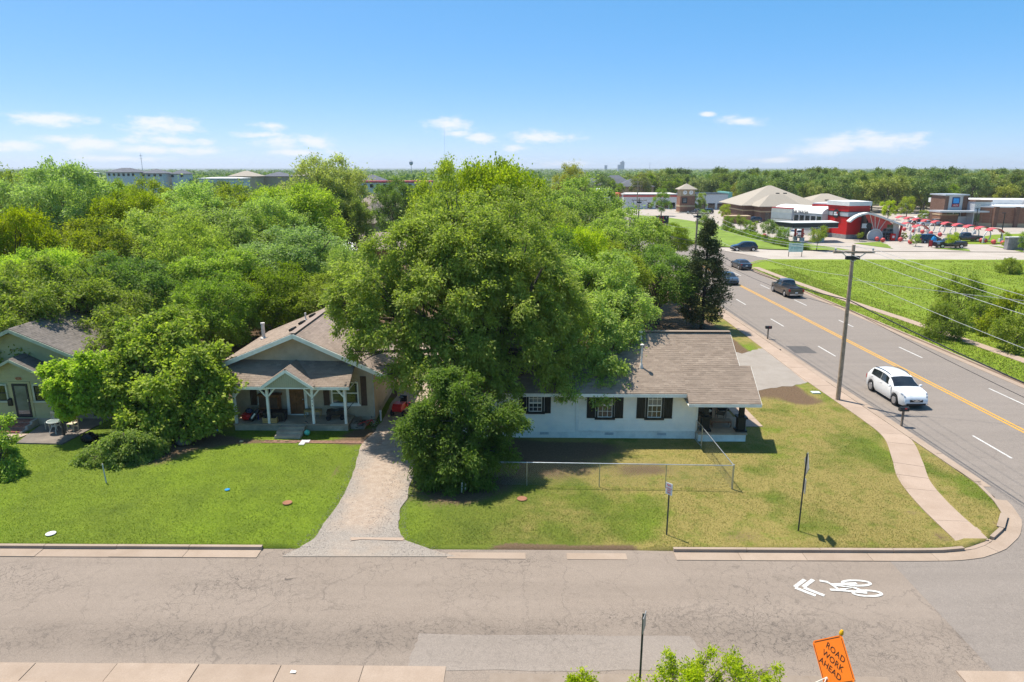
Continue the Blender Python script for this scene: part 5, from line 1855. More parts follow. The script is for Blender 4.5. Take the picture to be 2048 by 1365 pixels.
# shrub at the foot of the picture
lx, ly = 4.6, 16.0
LB = [(*Wp(u, v, Y, lx, ly), r_, r_, r_ * 1.2) for (u, v, Y, r_) in ((1335, 1345, 16.1, .36), (1395, 1335, 16.2, .42), (1460, 1335, 16.2, .36), (1365, 1385, 15.8, .65), (1460, 1385, 15.9, .65), (1550, 1340, 16.1, .16), (1530, 1380, 15.9, .45), (1290, 1380, 15.9, .4), (1425, 1310, 16.2, .18), (1340, 1315, 16.2, .16))]
hero('verge_shrub', 'lime', 78, lx, ly, LB, 13000, 0.085, 0.03, 'leafy lime shrub at the bottom edge between the sign post and road work sign', 0.8, droop=.0, slim=.4, wisp=.5, cat='shrub', twig=18)
mx_, my_ = 1.7, 16.0
LB = [(*Wp(u, v, Y, mx_, my_), r_, r_, r_ * 1.2) for (u, v, Y, r_) in ((1165, 1372, 16.0, .24), (1145, 1362, 16.1, .13), (1180, 1364, 16.1, .14))]
hero('verge_shrub', 'lime', 79, mx_, my_, LB, 2200, 0.08, 0.02, 'small lime sprig at the bottom edge left of the sign post', 0.5, droop=.0, slim=.4, wisp=.5, cat='shrub', twig=18)
# tree spreading over the sage house roof
nx_, ny_ = -27.5, 47.5
LB = [(*Wp(u, v, Y, nx_, ny_), r_, r_, r_ * .8) for (u, v, Y, r_) in ((40, 620, 43, 2.0), (110, 610, 43.5, 2.0), (175, 610, 44.5, 2.0), (-20, 610, 43, 2.2), (215, 650, 43.5, 1.5), (20, 665, 41.8, 1.3), (240, 610, 46, 2.0), (20, 655, 40.9, 1.3), (-12, 690, 40.2, 1.2), (62, 640, 41.6, 1.2), (30, 662, 41.4, 1.4), (55, 690, 40.6, .9), (218, 682, 41, 1.2), (205, 645, 42.3, 1.3), (70, 570, 47, 2.4), (150, 560, 47, 2.2), (-30, 680, 41, 1.3))]
hero('oak_tree', 'green', 80, nx_, ny_, LB, 52000, 0.19, 0.3, 'spreading green oak hanging over the roof of the sage house', 6.0, droop=.3, wisp=.4)
# cedar
def cedar(x, y, h, w, label, seed=5):
    r = np.random.RandomState(seed)
    nb = 215
    zz = 0.5 + (h - 0.7) * r.rand(nb) ** 1.15
    prof = np.interp(zz / h, [0, .12, .3, .55, .8, 1], [.55, .95, 1.0, .72, .38, .06]) * w / 2
    az = r.rand(nb) * 6.283
    V, T = [], []
    per = 170
    for i in range(nb):
        L_ = prof[i] * (0.72 + .4 * r.rand())
        d = np.array([math.cos(az[i]), math.sin(az[i]), 0.25])
        t = 0.25 + 0.75 * r.rand(per) ** .7
        p = np.array([0, 0, zz[i]]) + d * (t * L_)[:, None] + r.normal(size=(per, 3)) * (0.08 + .10 * t * w / 4)[:, None]
        V.append(leaf_quads(r, p, np.repeat(d[None], per, 0) + np.array([0, 0, .5]), .19, slim=.45)); T.append(np.clip(.2 + .5 * r.rand() + .4 * (r.rand(per) - .5), 0, 1))
    V = np.concatenate(V).reshape(-1, 3); T = np.concatenate(T)
    t_ = thing('cedar_tree', label, 'tree', (x, y, 0))
    link('crown', arrays_mesh('crown', V, np.arange(len(V)).reshape(-1, 4), LEAF['cedar'], {'tone': np.repeat(T, 4)}), t_)
    mb = MB(); mb.tube([(0, 0, -.1), (0.05, 0, h * .5), (0, 0, h * .95)], [.2, .12, .03], 8)
    for k in range(24):
        a = r.rand() * 6.28; z = .8 + r.rand() * h * .75
        mb.tube([(0, 0, z), (math.cos(a) * .9, math.sin(a) * .9, z + .3)], [.05, .02], 5)
    mb.build('trunk', m_barkd, t_)


cedar(18.3, 64.2, 10.3, 4.6, 'dark pointed cedar standing by the sidewalk of the main road')

# shrubs at the right edge of the field
proto('bush_a', 'green', 201, (1.6, 1.6, 1.15), 1.35, 14, 7000, 0.15, 0.08, wisp=.4, lobe=(.3, .5))
proto('bush_b', 'green', 202, (1.8, 1.7, 1.0), 1.1, 14, 7000, 0.16, 0.08, wisp=.4, lobe=(.3, .5))
for i, (u, v, w, Y, lab) in enumerate(((1925, 565, 95, 66, 'scrubby green bush in the field right of the utility pole'), (2030, 600, 80, 60, 'scrubby bush at the right edge, behind the nearest one'),
                                       (2040, 640, 110, 56, 'nearest scrubby bush cut by the right edge above the far sidewalk'), (2022, 522, 60, 100, 'rounded bush standing in the field below the cross street'),
                                       (1965, 600, 60, 63, 'low bush between the two scrubby bushes of the field'), (1890, 620, 40, 60, 'small low scrub left of the field bushes'))):
    rnd.seed(40 + i)
    place('field_bush', 'bush_a' if i % 2 == 0 else 'bush_b', u, v, Y, w, lab, cat='bush')

# --- woodland beyond: individuals, then a distant mass
proto('wood_a', 'wood', 301, (5.0, 5.0, 4.6), 7.6, 20, 7000, 0.50, 0.3, branches=8, wisp=.2)
proto('wood_b', 'wood', 302, (4.4, 4.4, 5.4), 8.2, 20, 7000, 0.48, 0.3, branches=8, wisp=.25)
proto('wood_c', 'woody', 303, (5.2, 5.0, 4.2), 7.2, 20, 7000, 0.50, 0.3, branches=8, wisp=.2)
proto('wood_d', 'dgrey', 304, (3.6, 3.6, 5.6), 8.2, 18, 6000, 0.48, 0.28, branches=8, wisp=.3)
proto('wood_e', 'deep', 305, (4.4, 4.4, 4.0), 6.6, 18, 6000, 0.48, 0.28, branches=8)
rnd.seed(77)
WOODK = ['wood_a', 'wood_b', 'wood_c', 'wood_d', 'wood_e', 'wood_a', 'wood_c']


def blocked(x, y):
    """clearings: roads, lots and buildings"""
    if 20 < x < 40 and y < 420: return True
    if x >= 36 and y < 236 and x < 0.85 * y + 20 and y < 240 - 0.25 * (x - 60) * 0: return True
    if -45 < x < -28 and 95 < y < 165: return True
    if x > 100 and y < 215: return True
    if 25 < x < 92 and y < 318: return True
    return False


cnt = 0
spots = []
tries = 0
while cnt < 285 and tries < 9000:
    tries += 1
    if rnd.random() < 0.62:
        y = 240 + 120 * rnd.random() ** 1.4; x = rnd.uniform(40, 0.8 * y)
    else:
        x = rnd.uniform(-330, 20); y = rnd.uniform(120, 330)
    if abs(x) > 0.80 * y + 12: continue
    if blocked(x, y): continue
    if x < 20 and y < 330 and rnd.random() < 0.25: continue
    if -300 < x < -75 and 285 < y < 330: continue
    if any((x - a) ** 2 + (y - b) ** 2 < 38 for a, b in spots): continue
    spots.append((x, y)); cnt += 1
spots.sort(key=lambda p: p[1])
for (x, y) in spots:
    sc = rnd.uniform(0.8, 1.2) * (1.0 if x > 20 else 0.7)
    if x > 20: lab, gr = 'leafy woodland tree in the belt of trees behind the shops', 'woodland trees behind the shops'
    else: lab, gr = 'leafy tree in the wood beyond the houses on the left', 'woodland trees beyond the houses'
    tree('woodland_tree', rnd.choice(WOODK), x, y, lab, 'tree', sc, group=gr, sxy=sc * rnd.uniform(.9, 1.15))


def far_wood():
    r = np.random.RandomState(8)
    Vs, Ts = [], []
    n = 5600
    y = 335 + 3300 * r.rand(n) ** 2.6
    x = (r.rand(n) * 2 - 1) * (0.80 * y + 40)
    keep = ~((np.abs(x - 30) < 12) & (y < 600)) & ~((x > 20) & (y < 350)) & ~((x > -300) & (x < -70) & (y < 345) )
    x, y = x[keep], y[keep]; n = len(x)
    rr = 3.2 + 3.2 * r.rand(n); hh = 6.5 + 5.5 * r.rand(n) + 2.5 * (fbm(x, y, 120, 60) - .4)
    per = 56
    d = rand_dirs(r, n * per).reshape(n, per, 3)
    d[:, :, 2] = np.abs(d[:, :, 2]) * 1.1 - 0.25
    q = .7 + .35 * r.rand(n, per)
    c = np.stack([x, y, hh * .55], 1)
    pos = c[:, None] + d * q[:, :, None] * np.stack([rr, rr, hh * .45], 1)[:, None]
    sz = (rr[:, None] * .36 * (0.7 + .6 * r.rand(n, per))).ravel()
    pos = pos.reshape(-1, 3); out = d.reshape(-1, 3)
    V = leaf_quads(r, pos, out * .3 + rand_dirs(r, len(pos)) * .8, 1.0, slim=.8)
    ctr = pos[:, None]
    V = ctr + (V - ctr) * sz[:, None, None]
    tone = np.clip(np.repeat(.15 + .6 * r.rand(n), per) + .25 * (r.rand(len(pos)) - .5), 0, 1)
    me = arrays_mesh('distant_wood', V.reshape(-1, 3), np.arange(len(pos) * 4).reshape(-1, 4), LEAF['wood'], {'tone': np.repeat(tone, 4)})
    o = link('distant_wood', me)
    tag(o, 'far-off belt of treetops running along the whole horizon', 'woodland', kind='stuff')


far_wood()
# ================================================================== SHOPS AND FAR BUILDINGS
m_red = M('glossy_red_panel', (0.55, 0.018, 0.016), 0.35, scale=0.6, amt=0.1)
m_redd = M('faded_red_metal', (0.52, 0.075, 0.07), 0.45, scale=1, amt=0.15)
m_silver = M('silver_panel', (0.52, 0.53, 0.55), 0.4, 0.3, scale=1, amt=0.1)
m_wroof = M('white_membrane_roof', (0.72, 0.71, 0.68), 0.7, scale=0.6, amt=0.12)
m_ltgrey = M('light_grey_render', (0.55, 0.54, 0.51), 0.8, scale=0.8, amt=0.12)
m_stone = M('grey_stone_base', (0.27, 0.26, 0.25), 0.85, scale=1.5, amt=0.4, bump=0.3)
m_dkf = M('charcoal_fascia', (0.028, 0.03, 0.03), 0.5, scale=2, amt=0.2)
m_tanroof = mat_shingle('tan_grey_shingle', (0.33, 0.285, 0.225), (0.43, 0.375, 0.30), (0.36, 0.31, 0.25))
m_greyroof = M('slate_grey_roof', (0.12, 0.125, 0.14), 0.9, scale=0.4, amt=0.2)


def mat_bricks(name, a, b_, mortar, sc=1.0):
    b = NB(name)
    sp = b.N.new('ShaderNodeSeparateXYZ'); b.L.new(b.pos, sp.inputs[0])
    cb = b.N.new('ShaderNodeCombineXYZ')
    b.L.new(b.math('ADD', sp.outputs['X'], sp.outputs['Y']), cb.inputs['X']); b.L.new(sp.outputs['Z'], cb.inputs['Y'])
    br = b.N.new('ShaderNodeTexBrick')
    br.inputs['Scale'].default_value = 1.0 * sc
    br.inputs['Color1'].default_value = (*a, 1); br.inputs['Color2'].default_value = (*b_, 1); br.inputs['Mortar'].default_value = (*mortar, 1)
    br.inputs['Brick Width'].default_value = 0.42; br.inputs['Row Height'].default_value = 0.2; br.inputs['Mortar Size'].default_value = 0.012
    b.L.new(cb.outputs[0], br.inputs['Vector'])
    c = b.mix(b.ramp(b.noise(0.7, 5, 0.6), [(0.4, 0.0), (0.75, 0.4)]), br.outputs['Color'], [x * 0.6 for x in a])
    return b.done(c, 0.9, 0, 0.2)


m_brk = mat_bricks('brown_brick_wall', (0.30, 0.145, 0.085), (0.22, 0.10, 0.06), (0.30, 0.22, 0.16))
m_brk2 = mat_bricks('dark_brown_brick_wall', (0.20, 0.105, 0.07), (0.15, 0.078, 0.05), (0.22, 0.17, 0.13))
m_sand = M('sandstone_band', (0.48, 0.36, 0.22), 0.85, scale=1, amt=0.15)


def tone_attr(o, v=0.5):
    o.data.attributes.new('tone', 'FLOAT', 'POINT').data.foreach_set('value', [v] * len(o.data.vertices))
    return o


def recalc(o):
    bm = bmesh.new(); bm.from_mesh(o.data); bmesh.ops.recalc_face_normals(bm, faces=bm.faces); bm.to_mesh(o.data); bm.free()
    return o


def hip_roof(parent, x0, y0, x1, y1, z, rise, mat, over=0.5, name='roof'):
    x0 -= over; y0 -= over; x1 += over; y1 += over
    w, d = x1 - x0, y1 - y0
    if w >= d: r0, r1 = (x0 + d / 2, (y0 + y1) / 2), (x1 - d / 2, (y0 + y1) / 2)
    else: r0, r1 = ((x0 + x1) / 2, y0 + w / 2), ((x0 + x1) / 2, y1 - w / 2)
    mb = MB()
    vs = [(x0, y0, z), (x1, y0, z), (x1, y1, z), (x0, y1, z), (r0[0], r0[1], z + rise), (r1[0], r1[1], z + rise), (x0, y0, z - .15), (x1, y0, z - .15), (x1, y1, z - .15), (x0, y1, z - .15)]
    if w >= d: fs = [(0, 1, 5, 4), (1, 2, 5), (2, 3, 4, 5), (3, 0, 4)]
    else: fs = [(0, 1, 4), (1, 2, 5, 4), (2, 3, 5), (3, 0, 4, 5)]
    fs += [(0, 6, 7, 1), (1, 7, 8, 2), (2, 8, 9, 3), (3, 9, 6, 0), (9, 8, 7, 6)]
    mb.add(vs, fs)
    return recalc(tone_attr(mb.build(name, mat, parent)))


def far_windows(parent, xs, z0, z1, y, w, mat=m_glassd, frame=None):
    for x in xs:
        mb = MB(); mb.box(x - w / 2 - .08, y - .05, z0 - .08, x + w / 2 + .08, y, z1 + .08)
        wd = mb.build('window', frame or m_trim, parent)
        mb = MB(); mb.box(x - w / 2, y - .07, z0, x + w / 2, y - .051, z1); mb.build('pane', mat, wd)


# ------------------------------------------------------------------ red car wash
def car_wash():
    ox, oy = 72.0, 151.0
    t = thing('car_wash', 'bright red car wash with white barrel roof, fan-shaped front and dark canopy', 'building', (ox, oy, 0))
    L = lambda p: (p[0] - ox, p[1] - oy, p[2])
    tower = [(71.0, 156), (72.7, 149.8), (78.0, 151.2), (77.4, 158)]
    loc = lambda pl: [(x - ox, y - oy) for x, y in pl]
    def grow(pl, g):
        c = (sum(p[0] for p in pl) / len(pl), sum(p[1] for p in pl) / len(pl))
        return [(c[0] + (p[0] - c[0]) * (1 + g), c[1] + (p[1] - c[1]) * (1 + g)) for p in pl]
    mb = MB(); mb.poly(loc(grow(tower, .03)), -.1, .9); mb.build('stone_base', m_stone, t)
    mb = MB(); mb.poly(loc(tower), .9, 4.75); mb.poly(loc(tower), 5.75, 7.05); mb.build('tower', m_red, t)
    mb = MB(); mb.poly(loc(grow(tower, .015)), 4.75, 5.75); mb.build('silver_band', m_silver, t)
    mb = MB(); mb.poly(loc(grow(tower, .03)), 4.68, 4.8); mb.poly(loc(grow(tower, .03)), 5.70, 5.82); mb.build('dark_trim', m_dkf, t)
    mb = MB(); mb.poly(loc(grow(tower, .07)), 7.05, 7.95); mb.build('tower_cap', m_wroof, t)
    # round badge on the left face
    d = Vector((72.7 - 71.0, 149.8 - 156, 0)).normalized(); nrm = Vector((d.y, -d.x, 0))
    if nrm.y > 0: nrm = -nrm
    c = Vector((71.75, 153.0, 5.25)) + nrm * 0.25
    yaw = math.atan2(nrm.x, -nrm.y)
    mb = MB(); mb.lathe([(0.02, -.1), (.95, -.1), (.95, .08), (.02, .081)], (0, 0, 0), 24); b_ = mb.build('badge', m_dkf, t)
    b_.matrix_local = Matrix.Translation(L(c)) @ Matrix.Rotation(yaw, 4, 'Z') @ Matrix.Rotation(math.pi / 2, 4, 'X')
    mb = MB(); mb.box(-.6, -.38, .085, .55, -.02, .1); mb.box(-.6, .06, .085, .2, .36, .1); mb.build('badge_mark', M('white_print', (.75, .75, .75), .5), b_)
    mb = MB(); mb.box(.25, .06, .085, .6, .36, .1); mb.build('badge_mark', m_red, b_)
    # tunnel with barrel roof running back to the left
    a = Vector((65.4, 169.0, 0)); b = Vector((71.6, 156.0, 0))
    ax = (b - a).normalized(); pr = Vector((ax.y, -ax.x, 0))
    if pr.y > 0: pr = -pr   # towards camera
    hw = 4.0
    n = 10
    mb = MB(); vs = []; fs = []
    for p in (a, b):
        for k in range(n + 1):
            th = math.pi * k / n
            q = p - pr * 1.5 + pr * (hw * math.cos(th)) + Vector((0, 0, 5.0 + 1.5 * math.sin(th)))
            vs.append(L(q))
    fs = [(k, k + 1, n + 2 + k, n + 1 + k) for k in range(n)] + [tuple(range(n + 1)), tuple(range(2 * n + 1, n, -1))]
    mb.add(vs, fs); recalc(mb.build('barrel_roof', m_wroof, t, True))
    mb = MB()
    mb.poly([(q.x - ox, q.y - oy) for q in (a + pr * 2.4, b + pr * 2.4, b - pr * 5.4, a - pr * 5.4)], 0, 5.0); recalc(mb.build('tunnel_wall', m_ltgrey, t))
    for k in range(9):
        q = a.lerp(b, (k + .5) / 9) + pr * 2.42
        r_ = Matrix.Rotation(math.atan2(ax.y, ax.x), 3, 'Z')
        mb = MB(); mb.cbox((q.x - ox, q.y - oy, 3.0), (1.35, .06, 3.2), rot=r_); w = mb.build('window', m_ltgrey if False else m_silver, t)
        mb = MB(); mb.cbox((q.x - ox + pr.x * .04, q.y - oy + pr.y * .04, 3.0), (1.15, .05, 2.9), rot=r_); mb.build('pane', m_glass, w)
    q = a.lerp(b, .55) + pr * 2.5
    text_mesh('CAR WASH', 1.0, m_dkf, t, Matrix.Translation((q.x - ox, q.y - oy, 5.2)) @ Matrix.Rotation(math.atan2(ax.y, ax.x), 4, 'Z') @ Matrix.Rotation(math.pi / 2, 4, 'X'), 'lettering', ext=.03)
    # end facade at the left
    p0, p1 = P(1543, 420, 163), P(1584, 420, 158)
    def wallseg(p0, p1, z0, z1, th, mat, name):
        dd = Vector((p1[0] - p0[0], p1[1] - p0[1], 0)).normalized(); nn = Vector((-dd.y, dd.x, 0)) * th
        mb = MB(); mb.poly([(p0[0] - ox, p0[1] - oy), (p1[0] - ox, p1[1] - oy), (p1[0] + nn.x - ox, p1[1] + nn.y - oy), (p0[0] + nn.x - ox, p0[1] + nn.y - oy)], z0, z1)
        return recalc(mb.build(name, mat, t))
    wallseg(p0, p1, 0, 3.6, .5, m_ltgrey, 'end_wall'); wallseg(p0, p1, 3.6, 5.0, .55, m_silver, 'end_band'); wallseg(p0, p1, 5.0, 5.9, .5, m_ltgrey, 'end_wall')
    wallseg(p0, p1, 5.9, 6.15, .7, m_redd, 'end_coping'); wallseg(p0, p1, 3.5, 3.64, .6, m_dkf, 'dark_trim')
    # pay canopy
    cz0, cz1 = 2.95, 4.1
    cp = [(55.6, 146.2), (57.6, 141.6), (67.6, 143.0), (68.4, 148.5)]
    mb = MB(); mb.poly(loc(cp), cz0 + .12, cz1 - .12); recalc(mb.build('canopy', m_dkf, t))
    mb = MB(); mb.poly(loc(grow(cp, .012)), cz1 - .12, cz1); mb.poly(loc(grow(cp, .012)), cz0, cz0 + .12); recalc(mb.build('canopy_edge', m_ltgrey, t))
    for (x, y) in ((60.2, 146.2), (60.6, 143.6), (64.6, 147.4), (65.2, 144.6)):
        mb = MB(); mb.box(x - .18 - ox, y - .18 - oy, 0.9, x + .18 - ox, y + .18 - oy, cz0); cc_ = mb.build('canopy_column', m_redd, t)
        mb = MB(); mb.box(x - .38 - ox, y - .38 - oy, -.05, x + .38 - ox, y + .38 - oy, .9); mb.build('column_base', m_ltgrey, cc_)
    # fan-shaped front: arched white beam, red fan panels, round doorway, glazing
    Yf = 147.6
    q = lambda u, v, Y=Yf: L(P(u, v, Y))
    arc = [(1697, 444), (1704, 438), (1712, 433), (1722, 429), (1733, 427), (1745, 429), (1758, 433.5), (1773, 439), (1790, 445.5), (1808, 452)]
    mb = MB()
    for i in range(len(arc) - 1):
        mb.beam(Vector(q(*arc[i], Yf - .6)), Vector(q(*arc[i + 1], Yf - .6)), 1.5, .36)
    mb.build('arched_beam', m_wroof, t)
    hub = (1750, 472)
    fan = [(1731, 429), (1740, 429.5), (1750, 432), (1760, 436), (1772, 441), (1786, 448)]
    for i in range(len(fan) - 1):
        mb = MB(); o1 = q(*fan[i]); o2 = q(fan[i + 1][0] - .8, fan[i + 1][1]); h_ = q(*hub)
        a2 = [o1, o2, (h_[0], h_[1], h_[2])]
        mb.add([(p[0], p[1], p[2]) for p in a2] + [(p[0], p[1] + .3, p[2]) for p in a2], [(0, 1, 2), (5, 4, 3), (0, 3, 4, 1), (1, 4, 5, 2), (2, 5, 3, 0)])
        recalc(mb.build('fan_panel', m_redd, t))
    mb = MB()
    for i in range(1, len(fan) - 1):
        mb.beam(Vector(q(*fan[i], Yf - .05)), Vector(q(*hub, Yf - .05)), .1, .1)
    mb.build('fan_rib', m_wroof, t)
    x0 = q(1733, 478)[0]; x1 = q(1762, 478)[0]; xr = q(1790, 478)[0]
    mb = MB(); mb.xprism([(x0 - .3, 0), (xr, 0), (xr, 3.1), (q(1760, 436)[0], 4.9), (q(1735, 430)[0], 5.6), (x0 - .3, 5.5)], .3 + Yf - oy, 2.6 + Yf - oy); recalc(mb.build('front_hall', m_dkf, t))
    xm = (x0 + x1) / 2; rr = (x1 - x0) / 2
    ring = [(xm + rr * math.cos(a_), Yf - .25 - oy, .75 + rr * math.sin(a_)) for a_ in np.linspace(-.35, math.pi + .35, 20)]
    mb = MB(); mb.tube(ring, .13, 6); mb.build('door_ring', m_wroof, t)
    mb = MB(); mb.xprism([(xm + (rr - .1) * math.cos(a_), max(.02, .75 + (rr - .1) * math.sin(a_))) for a_ in np.linspace(-.5, math.pi + .5, 18)], Yf - .12 - oy, Yf - .02 - oy); recalc(mb.build('round_door', m_silver, t))
    for k in range(4):
        for j in range(4):
            xa = x1 + .25 + k * (xr - x1 - .3) / 4; xb = xa + (xr - x1 - .3) / 4 - .1
            za = .1 + j * .82
            if za + .7 > 3.4 or (k == 0 and j == 3): continue
            mb = MB(); mb.box(xa, Yf - .02 - oy, za, xb, Yf + .08 - oy, za + .72); mb.build('pane', m_glass, t)
    mb = MB(); mb.box(x1 + .15, Yf + .1 - oy, 0, xr, Yf + .26 - oy, 3.3); mb.build('glazing_frame', m_silver, t)
    mb = MB(); mb.beam(q(1790, 446, Yf + .3), q(1790, 480, Yf + .3), 1.2, .8); mb.build('end_pier', m_ltgrey, t)
    mb = MB(); mb.beam(q(1803, 452, Yf - .6), q(1797, 481.5, Yf - .6), .35, .35); mb.build('red_strut', m_red, t)
    # flat-roofed block behind with red coping
    mb = MB(); mb.poly(loc([(69.6, 161), (73.4, 158.6), (79, 162), (77, 167)]), 0, 7.2); recalc(mb.build('rear_block', m_wroof, t))
    mb = MB(); mb.poly(loc(grow([(69.6, 161), (73.4, 158.6), (79, 162), (77, 167)], .02)), 6.3, 6.9); recalc(mb.build('rear_coping', m_red, t))
    # round sign on the front
    mb = MB(); mb.lathe([(.02, -.1), (.62, -.1), (.62, .06), (.02, .061)], (0, 0, 0), 20); s_ = mb.build('round_sign', m_dkf, t)
    s_.matrix_local = Matrix.Translation(q(1738, 452, Yf - .5)) @ Matrix.Rotation(math.pi / 2, 4, 'X')
    mb = MB(); mb.box(-1.5, -.5, -.06, .2, .45, .05); mb.build('sign_panel', m_silver, s_)


car_wash()

# vacuum bay arches and red balls
def arches():
    def make(label):
        t = thing('vacuum_arch', label, 'canopy', group='red vacuum bay arches beside the car wash')
        hoop = [(1.75 * math.cos(a), 0, 1.2 + 1.75 * math.sin(a)) for a in np.linspace(-.55, math.pi + .55, 22)]
        mb = MB(); mb.tube(hoop, .11, 6); mb.build('hoop', m_wroof, t)
        mb = MB(); A = np.linspace(.55, 2.35, 14); vs = []; fs = []
        for a in A:
            for (y, r_) in ((-1.0, 1.82), (1.0, 1.82), (1.0, 1.9), (-1.0, 1.9)):
                vs.append((r_ * math.cos(a) , y, 1.2 + r_ * math.sin(a)))
        for i in range(len(A) - 1):
            for k in range(4): fs.append((4 * i + k, 4 * i + (k + 1) % 4, 4 * i + 4 + (k + 1) % 4, 4 * i + 4 + k))
        fs += [(0, 1, 2, 3), tuple(4 * (len(A) - 1) + k for k in (3, 2, 1, 0))]
        mb.add(vs, fs); recalc(mb.build('curved_roof', m_redd, t, True))
        mb = MB(); mb.box(-1.95, -.2, 0, -1.45, .2, 1.0); mb.build('vacuum_post', m_ltgrey, t)
        return t
    nth = ['nearest', 'second nearest', 'third nearest', 'fourth nearest', 'fifth nearest', 'sixth nearest', 'seventh nearest', 'third farthest', 'second farthest', 'farthest']
    us = [1984, 1961, 1938, 1915, 1893, 1872, 1852, 1834, 1817, 1801]
    pr = make(nth[0] + ' red vacuum arch of the back row, at its right end')
    for i, u in enumerate(us):
        x, y = G(u, 487 - (1985 - u) * .165)
        o = pr if i == 0 else copy_tree(pr)
        o.location = (x, y, 0); o.rotation_euler = (0, 0, -.15)
        o['label'] = nth[i] + ' red vacuum arch in the long back row'
    for i, (u, v) in enumerate(((1836, 479), (1812, 473))):
        x, y = G(u, v); o = copy_tree(pr); o.location = (x, y, 0); o.rotation_euler = (0, 0, -.1)
        o['label'] = ('right' if i == 0 else 'left') + ' red vacuum arch of the short front row near the fan-shaped front'


arches()
BALLS = [(1753, 483, 'under the round doorway'), (1765, 485.5, 'right of the round doorway'), (1800, 484, 'beside the red strut'), (1820, 489, 'at the hedge end by the drive'), (1808, 463, 'under the front row left arch'),
         (1826, 466, 'between the front row arches'), (1844, 468, 'behind the front row right arch'), (1861, 471, 'behind the dark van'), (1879, 474, 'left of the small pine'), (1962, 486, 'below the near arches, left of a pair'),
         (1969, 486.5, 'below the near arches, right of a pair'), (1986, 489, 'below the nearest arch'), (2005, 491, 'left of the slim cypress'), (1528.5, 476, 'in the hedge along the corner field')]
bm_ = MB(); bm_.ball((0, 0, .5), .48, 14); ball_me = bm_.mesh('bollard_ball', m_redd, True)
for (u, v, l) in BALLS:
    x, y = G(u, v); o = link('bollard_ball', ball_me, None, (x, y, 0)); tag(o, 'red ball bollard ' + l, 'bollard', 'red ball bollards around the car wash')


# ------------------------------------------------------------------ hip-roofed brick building
def bank():
    t = thing('brick_office', 'brown brick office with a broad tan hipped roof behind the car wash', 'building', (76, 205, 0))
    def block(x0, y0, x1, y1, z, rise, over=.9):
        mb = MB(); mb.box(x0, y0, 0, x1, y1, z); mb.build('wall', m_brk2, t)
        mb = MB(); mb.box(x0 - .06, y0 - .06, z * .62, x1 + .06, y1 + .06, z * .70); mb.build('stone_band', m_sand, t)
        hip_roof(t, x0, y0, x1, y1, z, rise, m_tanroof, over)
    block(-8, -1, 14, 20, 4.4, 5.4); block(-5, -7, 6, 0, 4.4, 3.2); block(12, 2, 28, 16, 4.4, 3.0)
    for (x, w) in ((-3, 1.2), (0.5, 1.2), (4, 1.2)): far_windows(t, [x], .6, 2.6, -7, w, frame=m_brk2)
    far_windows(t, [8.5, 11.5], .6, 2.6, -1, 1.2, frame=m_brk2)
    for (x, y, z) in ((3, 4.6, 8.6), (5.2, 4.6, 8.6), (0, 2, 6.9), (2.2, 2, 6.9), (18, 5, 6.6)):
        mb = MB(); mb.cbox((x, y - 2.0, z - .9), (.9, .7, .3)); mb.build('roof_vent', m_blackp, t)
    t2 = thing('brick_wall', 'low brown brick enclosure wall left of the office', 'wall', (*G(1478, 447), 0))
    mb = MB(); mb.box(-4, -1.5, 0, 2.6, 1.5, 2.0); mb.build('wall', m_brk, t2); mb = MB(); mb.box(-4.1, -1.6, 2.0, 2.7, 1.6, 2.15); mb.build('coping', m_sand, t2)


bank()


def clock_tower():
    x, y = 60.6, 243.0
    t = thing('clock_tower', 'square brick clock tower with pale pyramid roof in front of the shops', 'tower', (x, y, 0))
    mb = MB(); mb.box(-2.55, -2.55, 0, 2.55, 2.55, 5.6); mb.build('shaft', m_brk, t)
    mb = MB(); mb.box(-2.7, -2.7, 0, 2.7, 2.7, .3); mb.box(-2.65, -2.65, 1.9, 2.65, 2.65, 2.5); mb.build('stone_band', m_sand, t)
    mb = MB(); mb.box(-2.45, -2.45, 5.6, 2.45, 2.45, 7.9); mb.build('clock_stage', m_sand, t)
    for (cx, cy, yaw) in ((-1.0, -2.5, 0), (1.1, -2.5, 0)):
        mb = MB(); mb.lathe([(.02, 0), (.72, 0), (.72, .08), (.02, .081)], (0, 0, 0), 20); c = mb.build('clock_face', M('clock_white', (.8, .8, .76), .5), t)
        c.matrix_local = Matrix.Translation((cx, cy, 6.8)) @ Matrix.Rotation(math.pi / 2, 4, 'X')
        mb = MB(); mb.box(-.03, 0, .085, .03, .5, .1); mb.box(0, -.03, .085, .36, .03, .1); mb.build('clock_hands', m_dkf, c)
    mb = MB(); mb.box(-1.9, -2.62, 3.1, -.1, -2.5, 5.1); w = mb.build('window', m_dkf, t)
    mb = MB(); mb.box(-1.5, -2.66, 3.5, -.4, -2.63, 4.8); mb.build('pane', m_curt, w)
    hip_roof(t, -2.6, -2.6, 2.6, 2.6, 7.9, 1.9, m_tanroof, .6)


clock_tower()


